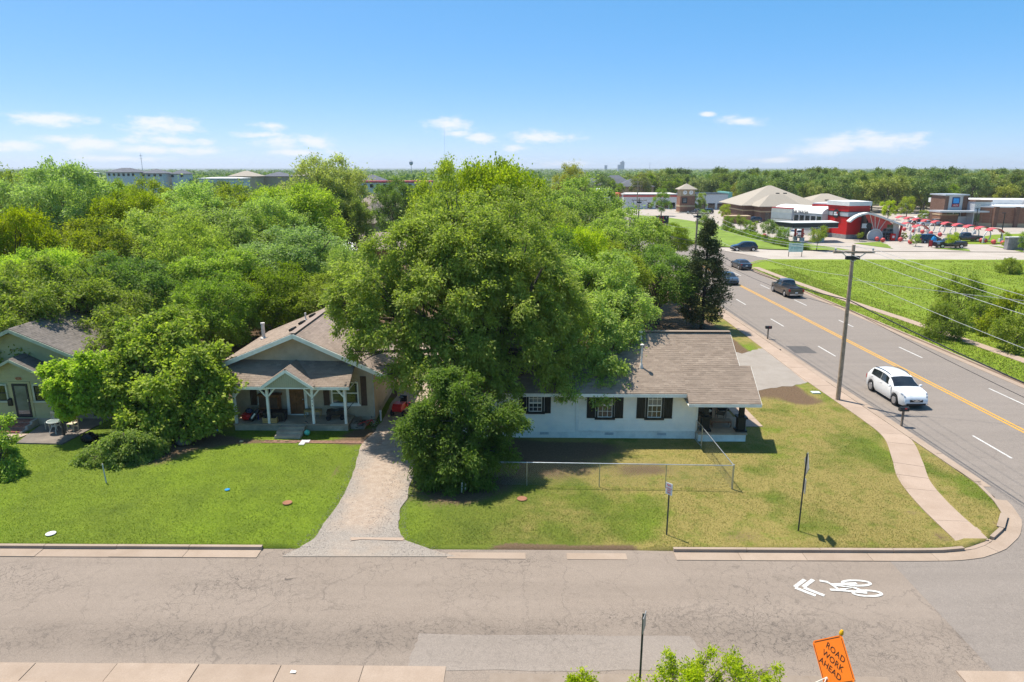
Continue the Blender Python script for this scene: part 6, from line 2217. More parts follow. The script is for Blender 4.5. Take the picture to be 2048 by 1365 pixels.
def strip_mall():
    t = thing('strip_mall', 'long low white strip mall with a red roofline band', 'building', (60, 262, 0))
    mb = MB(); mb.box(-18, 0, 0, 2, 14, 5.2); mb.build('wall', M('mall_white', (.66, .66, .64), .8), t)
    mb = MB(); mb.box(-18.2, -.25, 4.5, 2.1, -.01, 5.1); mb.build('red_band', m_redd, t)
    mb = MB(); mb.box(-18.3, -.4, 5.2, 2.2, 14, 5.6); mb.build('parapet', M('mall_cream', (.62, .58, .52), .8), t)
    text_mesh('T T', 1.9, M('blue_sign', (.16, .2, .4), .5), t, frontal(-13.5, -.06, 2.7), 'lettering', ext=.04)
    far_windows(t, [-8, -5, -2, .6], .2, 2.4, 0, 1.8)
    t = thing('pale_shop', 'pale grey shop with a teal end wall right of the clock tower', 'building', (72, 258, 0))
    mb = MB(); mb.box(-8, 0, 0, 8, 14, 5.6); mb.build('wall', M('shop_pale', (.58, .62, .64), .8), t)
    mb = MB(); mb.box(8, -.6, 0, 9.3, 14, 6.3); mb.build('end_wall', M('teal_panel', (.18, .42, .36), .7), t)
    mb = MB(); mb.box(-8.1, -.2, 5.6, 8, 14, 5.8); mb.build('coping', m_dkf, t)
    far_windows(t, [-5, -1.5, 2, 5.5], .2, 2.3, 0, 2.6, frame=m_silver)
    t = thing('orange_roof_shop', 'small shop with an orange canopy and white roof at the left of the strip mall', 'building', (37.5, 268, 0))
    mb = MB(); mb.box(-4, 0, 0, 6, 9, 5.0); mb.build('wall', m_ltgrey, t)
    mb = MB(); mb.box(-4.3, -.4, 5.0, .5, 9, 7.2); mb.build('white_roof', m_wroof, t)
    mb = MB(); mb.box(.6, -.5, 4.4, 6.2, 9, 5.6); mb.build('orange_canopy', M('orange_metal', (.62, .16, .04), .5), t)
    t = thing('apartment_block', 'grey slate-roofed apartments behind the strip mall', 'building', (46, 330, 0))
    for (x0, x1, y, z, r) in ((-16, 0, 0, 7.2, 3.2), (-4, 12, 6, 7.2, 4.4), (4, 20, -4, 6.6, 3.4)):
        mb = MB(); mb.box(x0, y, 0, x1, y + 12, z); mb.build('wall', m_sand, t)
        hip_roof(t, x0, y, x1, y + 12, z, r, m_greyroof, .6)


strip_mall()


def grocery():
    t = thing('grocery_store', 'brown brick grocery store with white flat roof and dark glass entrance tower', 'building', (122, 190, 0))
    pl = [(0.5, -6.5), (4, -9.5), (14, -10.5), (40, -14), (60, 10), (10, 26), (0, 10)]
    mb = MB(); mb.poly(pl, .95, 5.0); recalc(mb.build('wall', m_brk, t))
    mb = MB(); mb.poly([(p[0] * 1.003, p[1] - .06) for p in pl], 0, .95); recalc(mb.build('sand_base', m_sand, t))
    mb = MB(); mb.poly([(p[0], p[1] - .1) for p in pl], 5.0, 5.35); recalc(mb.build('flat_roof', m_wroof, t))
    for (x, y) in ((4.0, -9.5), (9, -10.1), (14, -10.55), (22, -11.6), (31, -12.8)):
        mb = MB(); mb.box(x - .5, y - .35, 0, x + .5, y + .3, 5.2); mb.build('pier', m_brk2, t)
    # entrance tower
    mb = MB(); mb.box(-6.2, -4.0, 0, -.6, 2.0, 7.9); mb.build('sign_tower', m_ltgrey, t)
    mb = MB(); mb.box(-6.4, -4.2, 0, -5.4, 2.2, 7.7); mb.build('tower_pier', m_brk2, t)
    mb = MB(); mb.box(-1.5, -4.25, 0, -.3, 2.2, 7.7); mb.build('tower_pier', m_brk2, t)
    mb = MB(); mb.box(-6.7, -4.5, 7.9, -.2, 2.5, 8.2); mb.build('tower_cap', m_silver, t)
    mb = MB(); mb.box(-4.4, -4.12, 4.9, -2.4, -4.0, 7.4); s_ = mb.build('logo_sign', M('logo_navy', (.02, .05, .18), .4), t)
    mb = MB(); mb.box(-4.15, -4.16, 5.9, -2.65, -4.121, 7.15); mb.build('logo_mark', M('logo_cyan', (.05, .35, .75), .4), s_)
    mb = MB(); mb.box(-4.3, -4.16, 5.0, -2.5, -4.121, 5.65); mb.build('logo_base', M('logo_red', (.5, .05, .03), .4), s_)
    text_mesh('ALDI', .6, M('white_print', (.75, .75, .75), .5), s_, frontal(-3.4, -4.17, 5.3), 'lettering', ext=.01)
    mb = MB(); mb.box(-.25, -7.2, 0, 3.9, -2.0, 6.4); mb.build('entry_block', m_silver, t)
    mb = MB(); mb.box(-.4, -7.4, 6.4, 4.1, -2, 6.8); mb.build('entry_cap', m_brk2, t)
    text_mesh('FOOD MARKET', .85, m_trim, t, frontal(1.9, -7.26, 5.4), 'lettering', ext=.03)
    mb = MB(); mb.box(-10.0, -8.6, 3.7, 3.6, -3.6, 4.1); mb.build('entry_canopy', m_silver, t)
    for x in (-4.6, -2.6, .8, 2.8):
        mb = MB(); mb.box(x - .8, -7.3 if x > 0 else -4.1, .3, x + .8, -7.21 if x > 0 else -4.01, 3.4); mb.build('pane', m_glass, t)
    mb = MB(); mb.poly([(-.5, 2), (8, 0), (30, -2), (30, 8), (0, 14)], 5.35, 6.6); recalc(mb.build('raised_roof', m_wroof, t))
    for (x, y, w) in ((17, -4, 4.0), (33, -8, 6.0)):
        mb = MB(); mb.box(x, y, 5.35, x + w, y + 3, 6.7 if w < 5 else 7.6); mb.build('roof_unit', m_silver if w < 5 else m_wroof, t)
    t2 = thing('brick_enclosure', 'brown brick bin enclosure with grey gate before the grocery store', 'wall', (*G(1905, 451), 0))
    mb = MB(); mb.box(-4, -1, 0, 0.4, 3, 2.7); mb.build('wall', m_brk, t2); mb = MB(); mb.box(-4.1, -1.1, 2.7, .5, 3.1, 2.95); mb.build('coping', m_sand, t2)
    mb = MB(); mb.box(.5, -1.05, 0, 2.9, -.95, 2.4); mb.build('gate', m_silver, t2)


grocery()

# ------------------------------------------------------------------ far houses left
def far_block(name, label, u0, u1, vt, vb, Y, wallm, roofm=None, rise=0, depth=10, cat='building', extra=None, wins=0):
    x0, _, zt = P(u0, vt, Y); x1, _, _ = P(u1, vt, Y)
    t = thing(name, label, cat, ((x0 + x1) / 2, Y, 0))
    w = (x1 - x0) / 2
    mb = MB(); mb.box(-w, 0, -.2, w, depth, zt); mb.build('wall', wallm, t)
    if roofm is not None: hip_roof(t, -w, 0, w, depth, zt, rise, roofm, .6)
    if wins:
        zb = P(u0, vb, Y)[2]
        far_windows(t, list(np.linspace(-w * .8, w * .8, wins)), zt - (zt - zb) * .7, zt - .5, 0, w / wins)
    return t, w, zt


mw = M('far_white_wall', (.66, .65, .62), .8)
far_block('white_house_far', 'two-storey white house with dark hipped roof, left of the pair on the horizon', 212, 272, 345, 356, 330, mw, m_greyroof, 2.0, wins=6)
far_block('white_house_far', 'two-storey white house with dark hipped roof, right of the pair on the horizon', 282, 325, 347, 356, 335, mw, m_greyroof, 2.0, wins=4)
far_block('white_house_far', 'small white gabled house at the right end of the horizon row', 342, 366, 348, 358, 340, mw, m_greyroof, 1.6, wins=2)
far_block('flat_warehouse', 'long flat white warehouse at the far left horizon', 117, 170, 346, 358, 300, M('warehouse_tan', (.5, .45, .38), .8), m_wroof, .6)
t, w, zt = far_block('flat_warehouse', 'white warehouse with a black panel above the left trees', 398, 480, 357, 374, 270, mw, m_wroof, .4)
mb = MB(); mb.box(w * -.15, -.1, 5, w * .25, -.01, zt - 1.2); mb.build('black_panel', m_dkf, t)
far_block('hip_house', 'grey hip-roofed house on the horizon, left of its twin', 458, 512, 353, 360, 300, m_sand, m_tanroof, 2.2)
far_block('hip_house', 'grey hip-roofed house on the horizon, right of its twin', 526, 576, 353, 360, 310, m_sand, m_greyroof, 1.9)
far_block('hip_house', 'brown-grey hip roof peeking out left of the wispy olive tree', 588, 622, 352, 360, 320, m_sand, m_tanroof, 1.5)
far_block('dark_hip_house', 'white-walled house with a charcoal hipped roof right of the wispy olive tree', 715, 764, 361, 368, 290, mw, m_greyroof, 2.4, wins=4)
t, w, zt = far_block('long_shop', 'long white shop with a red roof edge behind the round dark tree', 716, 860, 366, 380, 260, mw, None, wins=10)
mb = MB(); mb.box(-w - .3, -.3, zt, w + .3, 10.3, zt + .6); mb.build('red_coping', m_redd, t)
# brick house in the gap
hx_, hy_ = -31.2, 156.0
t = thing('brick_house', 'distant tan brick house with garage door seen in the gap between trees', 'house', (hx_, hy_, 0))
mb = MB(); mb.box(-6, 0, 0, 1.0, 14, 3.0); mb.build('wall', m_brk if False else mat_bricks('tan_brick_wall', (.42, .25, .16), (.34, .19, .12), (.4, .33, .27)), t)
mb = MB(); mb.box(-3.2, -.06, 0, -.9, 0, 2.3); mb.build('garage_door', M('cream_door', (.58, .52, .40), .6), t)
mb = MB(); mb.add([(-7, -.6, 2.9), (1.7, -.6, 2.9), (1.7, 15, 2.9), (-7, 15, 2.9), (-1.5, 4, 6.6), (-1.5, 12, 7.4)], [(0, 1, 4), (1, 2, 5, 4), (2, 3, 5), (3, 0, 4, 5), (3, 2, 1, 0)]); recalc(tone_attr(mb.build('roof', m_sh_pink, t)))
mb = MB(); mb.box(-9, 16, 0, 4, 26, 5.5); mb.build('rear_wing', m_sand, t); hip_roof(t, -9, 16, 4, 26, 5.5, 3.2, m_sh_pink)
t = thing('garage', 'low brick garage with rosy shingle roof in the gap behind the bungalow', 'garage', (-22.5, 110, 0))
mb = MB(); mb.box(-2.3, 0, 0, 5, 9, 2.5); mb.build('wall', m_brk, t)
mb = MB(); mb.add([(-2.8, -.5, 2.4), (5.5, -.5, 2.4), (5.5, 5, 4.6), (-2.8, 5, 4.6), (5.5, 10, 2.4), (-2.8, 10, 2.4)], [(0, 1, 2, 3), (3, 2, 4, 5), (0, 3, 5), (1, 4, 2)]); recalc(tone_attr(mb.build('roof', m_sh_pink, t)))
far_windows(t, [-1.0], .9, 1.9, 0, 1.6)
t = thing('shed', 'white metal-roofed lean-to beside the brick garage', 'shed', (-26.0, 109, 0))
mb = MB(); mb.box(-1.8, .2, 0, 1.1, 4, 2.3); mb.build('wall', mw, t)
mb = MB(); mb.add([(-2.2, -.5, 2.35), (1.3, -.5, 2.35), (1.3, 4.4, 3.1), (-2.2, 4.4, 3.1), (-2.2, -.5, 2.25), (1.3, -.5, 2.25), (1.3, 4.4, 3.0), (-2.2, 4.4, 3.0)], [(0, 1, 2, 3), (7, 6, 5, 4), (0, 4, 5, 1), (1, 5, 6, 2), (2, 6, 7, 3), (3, 7, 4, 0)]); recalc(mb.build('metal_roof', m_wroof, t))
far_windows(t, [.2], .9, 1.8, .2, .8)

# skyline towers and masts
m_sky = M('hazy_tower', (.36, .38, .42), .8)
def sk(name, label, u, v, w, Y, cat='tower', steps=1):
    x, _, z = P(u, v, Y); ww = w * Y / 1410
    t = thing(name, label, cat, (x, Y, 0))
    mb = MB(); mb.box(-ww / 2, 0, -1, ww / 2, ww, z); mb.build('shaft', m_sky, t)
    if steps > 1:
        mb = MB(); mb.box(-ww / 2 - ww * .6, 0, -1, -ww / 2, ww, 15 + (z - 15) * .55); mb.build('side_block', m_sky, t)
        mb = MB(); mb.box(-ww * .1, 0, z, ww * .3, ww, z + (z - 15) * .2); mb.build('top_block', m_sky, t)
    return t


sk('skyscraper', 'hazy stepped skyscraper on the horizon right of centre', 1245, 324.5, 8, 3400, steps=2)
sk('high_rise', 'hazy square high-rise on the horizon behind the tallest tree', 947, 327, 7, 3000)
sk('high_rise', 'hazy low high-rise on the horizon left of the stepped skyscraper', 1212, 331, 5, 3300)
def mast(label, u, vt, Y, r):
    x, _, z = P(u, vt, Y); t = thing('radio_mast', label, 'mast', (x, Y, 0))
    mb = MB(); mb.tube([(0, 0, 0), (0, 0, z)], [r, r * .5], 5); mb.build('pole', m_sky, t)
    return t, z
t, z = mast('lattice radio mast with short arms on the left horizon', 281, 307, 800, .35)
mb = MB(); mb.box(-1.8, -.1, z - 3, 1.8, .1, z - 2.6); mb.box(-1.2, -.1, z - 6, 1.2, .1, z - 5.6); mb.build('arms', m_sky, t)
t, z = mast('water tower shaped mast with a collar on the horizon left of centre', 822, 320, 900, .5)
mb = MB(); mb.lathe([(.6, z - 7), (2.4, z - 5.5), (2.4, z - 2.5), (.6, z - 1)], (0, 0, 0), 10); mb.build('collar', m_sky, t)
mast('hair-thin tall mast left of the tallest tree', 888, 240, 620, .09)
mast('hair-thin mast above the grey hip roofs', 600, 318, 1500, .4)
mast('slanting crane-like mast right of the skyscraper', 1300, 324, 2400, .8)

# ------------------------------------------------------------------ utility poles and wires
m_pole = M('weathered_pole', (0.40, 0.30, 0.215), 0.95, scale=4, amt=0.4, bump=0.4)
m_ins = M('grey_porcelain', (.42, .42, .42), .4)
def upole(x, y, h, label, lean=0.0, arm=2.6, drop=.45, r=.15):
    t = thing('utility_pole', label, 'pole', (x, y, 0))
    mb = MB(); mb.tube([(0, 0, -.3), (lean * .5, 0, h * .5), (lean, 0, h)], [r, r * .85, r * .68], 10); mb.build('pole', m_pole, t, True)
    za = h - drop
    mb = MB(); mb.box(lean - arm / 2, -.2, za - .06, lean + arm / 2, -.09, za + .06); ca = mb.build('crossarm', m_pole, t)
    for dx in (-arm / 2 + .12, arm / 2 - .12):
        mb = MB(); mb.lathe([(.03, za + .06), (.03, za + .14), (.07, za + .16), (.07, za + .24), (.03, za + .28)], (lean + dx, -.145, 0), 8); mb.build('insulator', m_ins, t)
        mb = MB(); mb.beam((lean + dx * .62, -.15, za - .05), (lean, -.13, za - .6), .03, .05); mb.build('brace', m_metal, t)
    mb = MB(); mb.box(lean - .45, -.24, za - .46, lean + .38, .02, za - .24); mb.build('spacer_block', m_dkf, t)
    return t
upole(21.75, 43.2, 10.3, 'tall weathered utility pole with crossarm beside the sidewalk', -.2)
upole(21.75, 81.0, 10.2, 'second utility pole along the road, rising behind the cedar', -.05, drop=.35)
upole(21.75, 119.0, 10.0, 'third utility pole along the road, left of the digital sign', 0, drop=.35)
for i, (u, vt, vb, lab) in enumerate(((1403, 375, 425, 'thin street light pole right of the clock tower'),)): pass
m_wire = M('bare_aluminium_wire', (.5, .49, .47), .5, .3)
m_cable = M('black_cable', (.02, .02, .022), .6)
def wire(label, dx, z, r, mat, sag, y0=-8, dz=0.0):
    pts = []
    ps = [(21.75 + dx, y0, z + .1), (21.55 + dx, 43.2, z), (21.7 + dx, 81, z - .1), (21.75 + dx, 119, z - .3)]
    for a, b in zip(ps[:-1], ps[1:]):
        for k in range(14):
            t_ = k / 14; p = lerp3(a, b, t_)
            pts.append((p[0], p[1], p[2] - sag * 4 * t_ * (1 - t_)))
    pts.append(ps[-1])
    mb = MB(); mb.tube(pts, r, 5); o = mb.build('overhead_wire', mat); tag(o, label, 'wire', 'overhead wires along the road')
wire('pale conductor strung from the left end of the crossarms', -1.18, 10.08, .012, m_wire, .9)
wire('pale conductor strung from the right end of the crossarms', 1.18, 10.08, .012, m_wire, .8)
wire('pale conductor strung from the pole top just right of centre', .35, 10.2, .012, m_wire, 1.1)
wire('pale neutral wire fixed two metres below the crossarms', .12, 8.3, .012, m_wire, .9)
wire('thick black communication cable, the lowest of the overhead wires', .14, 6.75, .035, m_cable, .75)
wire('thinner dark cable slung just below the thick black cable', .14, 6.2, .014, m_cable, .8)
pts = [lerp3((21.55, 43.2, 8.1), (60, 30, 7.2), k / 12) for k in range(13)]
pts = [(p[0], p[1], p[2] - .8 * 4 * (k / 12) * (1 - k / 12)) for k, p in enumerate(pts)]
mb = MB(); mb.tube(pts, .014, 5); tag(mb.build('overhead_wire', m_wire), 'pale service wire crossing the road from the near pole to the right', 'wire', 'overhead wires along the road')
# far pole tops over the woods
for (u, vt, Y, lab) in ((1603, 376, 300, 'far power pole above the trees behind the red tower'), (1804, 373, 280, 'far power pole left of the pair before the grocery store'), (1836, 375, 275, 'far power pole right of the pair before the grocery store'), (1885, 371, 290, 'far power pole rising behind the grocery sign tower'), (1276, 362, 230, 'far power pole left of the strip mall'), (1942, 390, 260, 'far power pole above the grocery roof')):
    x, _, z = P(u, vt, Y); t = thing('power_pole', lab, 'pole', (x, Y, 0))
    mb = MB(); mb.tube([(0, 0, 0), (0, 0, z)], [.2, .13], 6); mb.build('pole', m_pole, t)
    for q_ in (.4, 1.6):
        mb = MB(); mb.box(-1.5, -.1, z - q_ - .1, 1.5, .1, z - q_ + .1); mb.build('crossarm', m_pole, t)
# lamp posts
for (u, vt, vb, lab) in ((1947, 418, 468, 'dark lamp post right of the brick enclosure'), (2000, 427, 484, 'dark lamp post beside the nearest vacuum arch'), (1408, 391, 428, 'slim dark lamp post in the car park left of the office'), (1497, 391, 434, 'slim dark lamp post before the brick office'), (1896, 402, 434, 'pale lamp post before the grocery entrance')):
    x, y = G(u, vb); z = P(u, vt, y)[2]; t = thing('lamp_post', lab, 'lamp post', (x, y, 0))
    mm = m_silver if 'pale' in lab else m_dkf
    mb = MB(); mb.tube([(0, 0, .5), (0, 0, z)], [.11, .08], 8); mb.build('pole', mm, t)
    mb = MB(); mb.box(-.35, -.35, -.05, .35, .35, .7); mb.build('base', m_ltgrey, t)
    mb = MB(); mb.box(-.5, -.18, z, .15, .18, z + .12); mb.build('lamp_head', mm, t)
# ================================================================== VEHICLES
def paint(name, col, metal=0.3, rough=0.3):
    if name in _mats: return _mats[name]
    b = NB(name)
    c = b.ramp(b.noise(1.2, 3, .5), [(.3, [x * .9 for x in col]), (.7, col)])
    b.bsdf.inputs['Coat Weight'].default_value = 0.8; b.bsdf.inputs['Coat Roughness'].default_value = .05
    _mats[name] = b.done(c, rough, metal, .5)
    return _mats[name]


m_tyre = M('tyre_rubber', (.02, .02, .02), .85, scale=12, amt=.3)
m_rim = M('alloy_rim', (.55, .55, .56), .3, .8)
m_carglass = mat_glass('car_glass', (.028, .034, .038))
m_lens = M('clear_lens', (.30, .32, .34), .08, .4)
m_redlens = M('red_lens', (.40, .015, .012), .2)
m_plate = M('plate_white', (.7, .7, .68), .5)
KINDS = {
    # profile: (t along length from rear, top z); belt; wheels t; roof half-width ratio; side windows; windshield; rear window
    'suv': dict(L=4.75, W=1.9, prof=[(0, .62), (.012, 1.0), (.03, 1.12), (.07, 1.46), (.11, 1.64), (.17, 1.72), (.30, 1.77), (.44, 1.77), (.53, 1.71), (.575, 1.64), (.735, 1.16), (.80, 1.12), (.90, 1.03), (.965, .90), (.99, .74), (1, .58)],
                belt=(1.19, 1.04), wheels=(.175, .805), wr=.37, side=[(.15, .395), (.403, .645)], wind=(.58, .728), rear=(.035, .10), clr=.24, tum=.145),
    'sedan': dict(L=4.9, W=1.86, prof=[(0, .60), (.012, .92), (.03, 1.02), (.10, 1.06), (.16, 1.08), (.28, 1.38), (.36, 1.44), (.48, 1.45), (.56, 1.40), (.59, 1.36), (.73, 1.0), (.82, .94), (.92, .85), (.97, .75), (1, .5)],
                  belt=(.98, .92), wheels=(.2, .8), wr=.335, side=[(.24, .40), (.415, .66)], wind=(.595, .72), rear=(.175, .27), clr=.19),
    'pickup': dict(L=5.8, W=2.0, prof=[(0, .7), (.008, 1.1), (.03, 1.18), (.30, 1.18), (.395, 1.19), (.405, 1.55), (.43, 1.84), (.50, 1.90), (.60, 1.90), (.645, 1.82), (.665, 1.76), (.76, 1.28), (.84, 1.24), (.94, 1.16), (.985, 1.05), (1, .7)],
                   belt=(1.18, 1.20), wheels=(.2, .82), wr=.4, side=[(.44, .555), (.57, .70)], wind=(.67, .752), rear=(.4065, .4285), clr=.3),
    'van': dict(L=5.0, W=1.95, prof=[(0, .7), (.01, 1.1), (.03, 1.5), (.06, 1.75), (.12, 1.82), (.5, 1.84), (.62, 1.78), (.66, 1.70), (.79, 1.2), (.88, 1.05), (.96, .9), (1, .6)],
                belt=(1.12, 1.08), wheels=(.18, .82), wr=.33, side=[(.10, .36), (.38, .55), (.565, .71)], wind=(.665, .78), rear=(.032, .058), clr=.22),
}


def make_car(kind, body_m, label, lights=True, name='car', cat='car', rails=False, parked=False):
    K = KINDS[kind]
    Lc, Wc = K['L'], K['W']
    t = thing(name, label, cat)
    pt = [p[0] for p in K['prof']]; pz = [p[1] for p in K['prof']]
    wr = K['wr']
    top = lambda s: float(np.interp(s, pt, pz))
    ht = lambda s: float(np.interp(s, [0, .03, .12, .8, .93, 1], [.86, .95, 1, 1, .94, .78])) * Wc / 2
    belt = lambda s: min(K['belt'][0] + (K['belt'][1] - K['belt'][0]) * s, top(s) - .015)

    def zb(s):
        z = K['clr'] + (.12 if s > .97 or s < .03 else 0)
        for w in K['wheels']:
            d = abs(s - w) * Lc
            if d < wr + .07: z = max(z, math.sqrt(max(0, (wr + .07) ** 2 - d * d)) + wr * .98)
        return min(z, top(s) - .2)

    def sec(s):
        w = ht(s); tp = top(s); bl = belt(s); b = zb(s)
        cab = tp - bl
        k = min(1, max(0, (cab - .05) / .3))
        re = w * (.93 - K.get('tum', .19) * k)
        m1 = max(b + .04, .42); m2 = max(m1 + .03, .70 if tp > .85 else tp - .12)
        m2 = min(m2, bl - .01); m1 = min(m1, m2 - .01)
        return [(w * .93, b), (w * .985, m1), (w, m2), (w * .965, bl), (re, tp - .05 * k - .01), (re * .72, tp), (0, tp + .02 * k + .012)]

    def surf(s, k):
        q = sec(s); i = min(int(k), 5); f = k - i
        return (-Lc / 2 + s * Lc, q[i][0] + (q[i + 1][0] - q[i][0]) * f, q[i][1] + (q[i + 1][1] - q[i][1]) * f)
    st = sorted(set([round(x, 4) for x in pt] + [round(x, 4) for w in K['wheels'] for x in (w + np.linspace(-(wr + .07), wr + .07, 11) / Lc)] + [.33, .4, .52, .66, .7, .88]))
    st = [s for s in st if 0 <= s <= 1]
    mb = MB(); vs = []; fs = []
    ring = 14
    for s in st:
        q = sec(s); x = -Lc / 2 + s * Lc
        vs += [(x, p[0], p[1]) for p in q] + [(x, -p[0], p[1]) for p in q[::-1]]
    for i in range(len(st) - 1):
        for k in range(13):
            if k == 6: continue
            a = i * ring + k
            fs.append((a, a + ring, a + ring + 1, a + 1))
        a = i * ring; fs.append((a, a + 13, a + ring + 13, a + ring))
    fs.append(tuple(range(ring - 1, -1, -1))); fs.append(tuple((len(st) - 1) * ring + k for k in range(ring)))
    mb.add(vs, fs)
    o = mb.build('body', body_m, t)
    bm = bmesh.new(); bm.from_mesh(o.data); bmesh.ops.remove_doubles(bm, verts=bm.verts, dist=.0005); bmesh.ops.recalc_face_normals(bm, faces=bm.faces)
    for f in bm.faces: f.smooth = True
    for e in bm.edges:
        if len(e.link_faces) == 2: e.smooth = e.calc_face_angle(0) < R(38)
    bm.to_mesh(o.data); bm.free()

    def patch(s0, s1, k0, k1, sgn, name, mat, n=6, m=3, off=.008, both=False):
        mb = MB(); V = []
        for i in range(n + 1):
            for j in range(m + 1):
                p = surf(s0 + (s1 - s0) * i / n, k0 + (k1 - k0) * j / m)
                V.append(Vector((p[0], p[1] * sgn, p[2])))
        N_ = [Vector((0, 0, 0)) for _ in V]; F = []
        for i in range(n):
            for j in range(m):
                a = i * (m + 1) + j; q = (a, a + m + 1, a + m + 2, a + 1); F.append(q)
                nn = (V[q[1]] - V[q[0]]).cross(V[q[3]] - V[q[0]])
                for z_ in q: N_[z_] += nn
        for i in range(len(V)):
            nn = N_[i].normalized()
            if nn.dot(Vector((0, V[i].y, .6 + 0 * V[i].z))) < 0: nn = -nn
            V[i] = V[i] + nn * off
        mb.add(V, F)
        return recalc(mb.build(name, mat, t, True))
    for (a, b) in K['side']:
        for sg in (-1, 1): patch(a, b, 3.1, 3.9, sg, 'side_window', m_carglass)
    for (rg, nm) in ((K['wind'], 'windshield'), (K['rear'], 'rear_window')):
        mb = MB(); V = []; F = []
        ks = [4.12, 4.5, 5.0, 5.5, 6.0]
        row = [(k, 1) for k in ks] + [(k, -1) for k in ks[::-1][1:]]
        for i in range(5):
            s = rg[0] + (rg[1] - rg[0]) * i / 4
            for (k, sg) in row:
                p = surf(s, k); V.append((p[0] + (.012 if nm == 'windshield' else -.012), p[1] * sg, p[2] + .010))
        m = len(row)
        for i in range(4):
            for j in range(m - 1):
                a = i * m + j; F.append((a, a + m, a + m + 1, a + 1))
        mb.add(V, F); recalc(mb.build(nm, m_carglass, t, True))
    # wheels
    for w in K['wheels']:
        for sg in (-1, 1):
            x = -Lc / 2 + w * Lc; y = sg * (ht(w) - .12)
            mb = MB(); mb.lathe([(wr * .62, -.11), (wr * .97, -.11), (wr, -.07), (wr, .07), (wr * .97, .11), (wr * .62, .11)], (x, y, wr), 20, axis='y')
            ty = mb.build('wheel', m_tyre, t, True)
            mb = MB(); yo = sg * .085
            mb.lathe([(wr * .54, -.004), (wr * .64, -.004), (wr * .64, .004), (wr * .54, .004)], (x, y + sg * .113, wr), 20, axis='y')
            mb.lathe([(.01, -.006), (wr * .2, -.006), (wr * .2, .006), (.01, .006)], (x, y + sg * .118, wr), 12, axis='y')
            for k in range(6):
                a = 2 * math.pi * k / 6
                mb.beam((x, y + sg * .116, wr), (x + wr * .58 * math.cos(a), y + sg * .116, wr + wr * .58 * math.sin(a)), .012, wr * .24, up=(0, 1, 0) if False else (-math.sin(a), 0, math.cos(a)))
            mb.build('rim', m_rim, ty)
    # underside
    mb = MB(); mb.box(-Lc * .44, -Wc * .42, K['clr'] - .03, Lc * .44, Wc * .42, K['clr'] + .35); mb.build('underbody', m_rubber, t)
    if lights:
        zf = np.interp(.97, pt, pz)
        xf = Lc / 2; xr = -Lc / 2
        hz = min(top(.965), .86 if kind != 'pickup' else 1.0)
        for sg in (-1, 1):
            patch(.915, .985, 3.0 if kind != 'pickup' else 2.2, 4.4, sg, 'headlight', m_lens, 4, 2, .006)
            zt_ = .98 if kind != 'pickup' else 1.05
            mb = MB(); mb.cbox((xr + .05, sg * (ht(.02) - .10), zt_ - .1), (.09, .2, .30 if kind != 'sedan' else .16)); mb.build('taillight', m_redlens, t)
            mb = MB(); s_m = K['wind'][1] - .03
            p = surf(s_m, 3.2); mb.ball((p[0], sg * (p[1] + .13), p[2] + .06), .1, 10, sq=(.8, 1.2, .75)); mb.build('mirror', body_m, t, True)
        mb = MB(); mb.box(xf - .03, -.42, .50, xf + .012, .42, .66 if kind != 'pickup' else .9); mb.build('grille', m_blackp, t)
        mb = MB(); mb.box(xf - .06, -.62, .30, xf + .02, .62, .42); mb.build('lower_intake', m_blackp, t)
        mb = MB(); mb.box(xr - .03, -.16, .62 if kind != 'suv' else .8, xr - .005, .16, .78 if kind != 'suv' else .93); mb.build('license_plate', m_plate, t)
        mb = MB(); mb.box(xr - .06, -Wc * .40, .38, xr + .06, Wc * .40, .56); mb.build('rear_bumper', m_rim if kind == 'pickup' else m_blackp, t)
        for (a, b) in K['side'][-2:]:
            for sg in (-1, 1):
                p = surf(a + .03, 2.75); mb = MB(); mb.box(p[0] - .1, sg * p[1] - .025, p[2] - .015, p[0] + .1, sg * p[1] + .025, p[2] + .02); mb.build('door_handle', body_m, t)
    if kind == 'pickup':
        mb = MB(); mb.box(-Lc / 2 + .12, -Wc * .41, 1.19, -Lc / 2 + .40 * Lc - .06, Wc * .41, 1.215); mb.build('bed_cover', m_blackp, t)
    if rails:
        for sg in (-1, 1):
            pts = [(surf(s, 4.5)[0], sg * surf(s, 4.5)[1], surf(s, 4.5)[2] + .05) for s in (.14, .2, .34, .46, .54)]
            mb = MB(); mb.tube(pts, .022, 6); mb.build('roof_rail', m_dkf, t)
    return t


PA = {'white': paint('pearl_white_paint', (.80, .80, .78), 0, .3), 'brown': paint('taupe_metallic_paint', (.13, .105, .085), .5), 'grey': paint('gunmetal_paint', (.07, .07, .075), .5),
      'navy': paint('navy_paint', (.016, .022, .040), .3), 'black': paint('black_paint', (.012, .012, .014), .2), 'slate': paint('slate_blue_paint', (.07, .085, .10), .5),
      'red': paint('red_car_paint', (.45, .03, .03), .1), 'silver': paint('silver_paint', (.45, .46, .47), .6)}
ROADS = ROADZ + .006


def put(t, u, v, yaw, z=ROADS):
    x, y = G(u, v, z); t.location = (x, y, z); t.rotation_euler = (0, 0, yaw)
    return t


suv = make_car('suv', PA['white'], 'white crossover SUV driving towards the camera on the main road', rails=True)
put(suv, 1790, 796, R(-90))
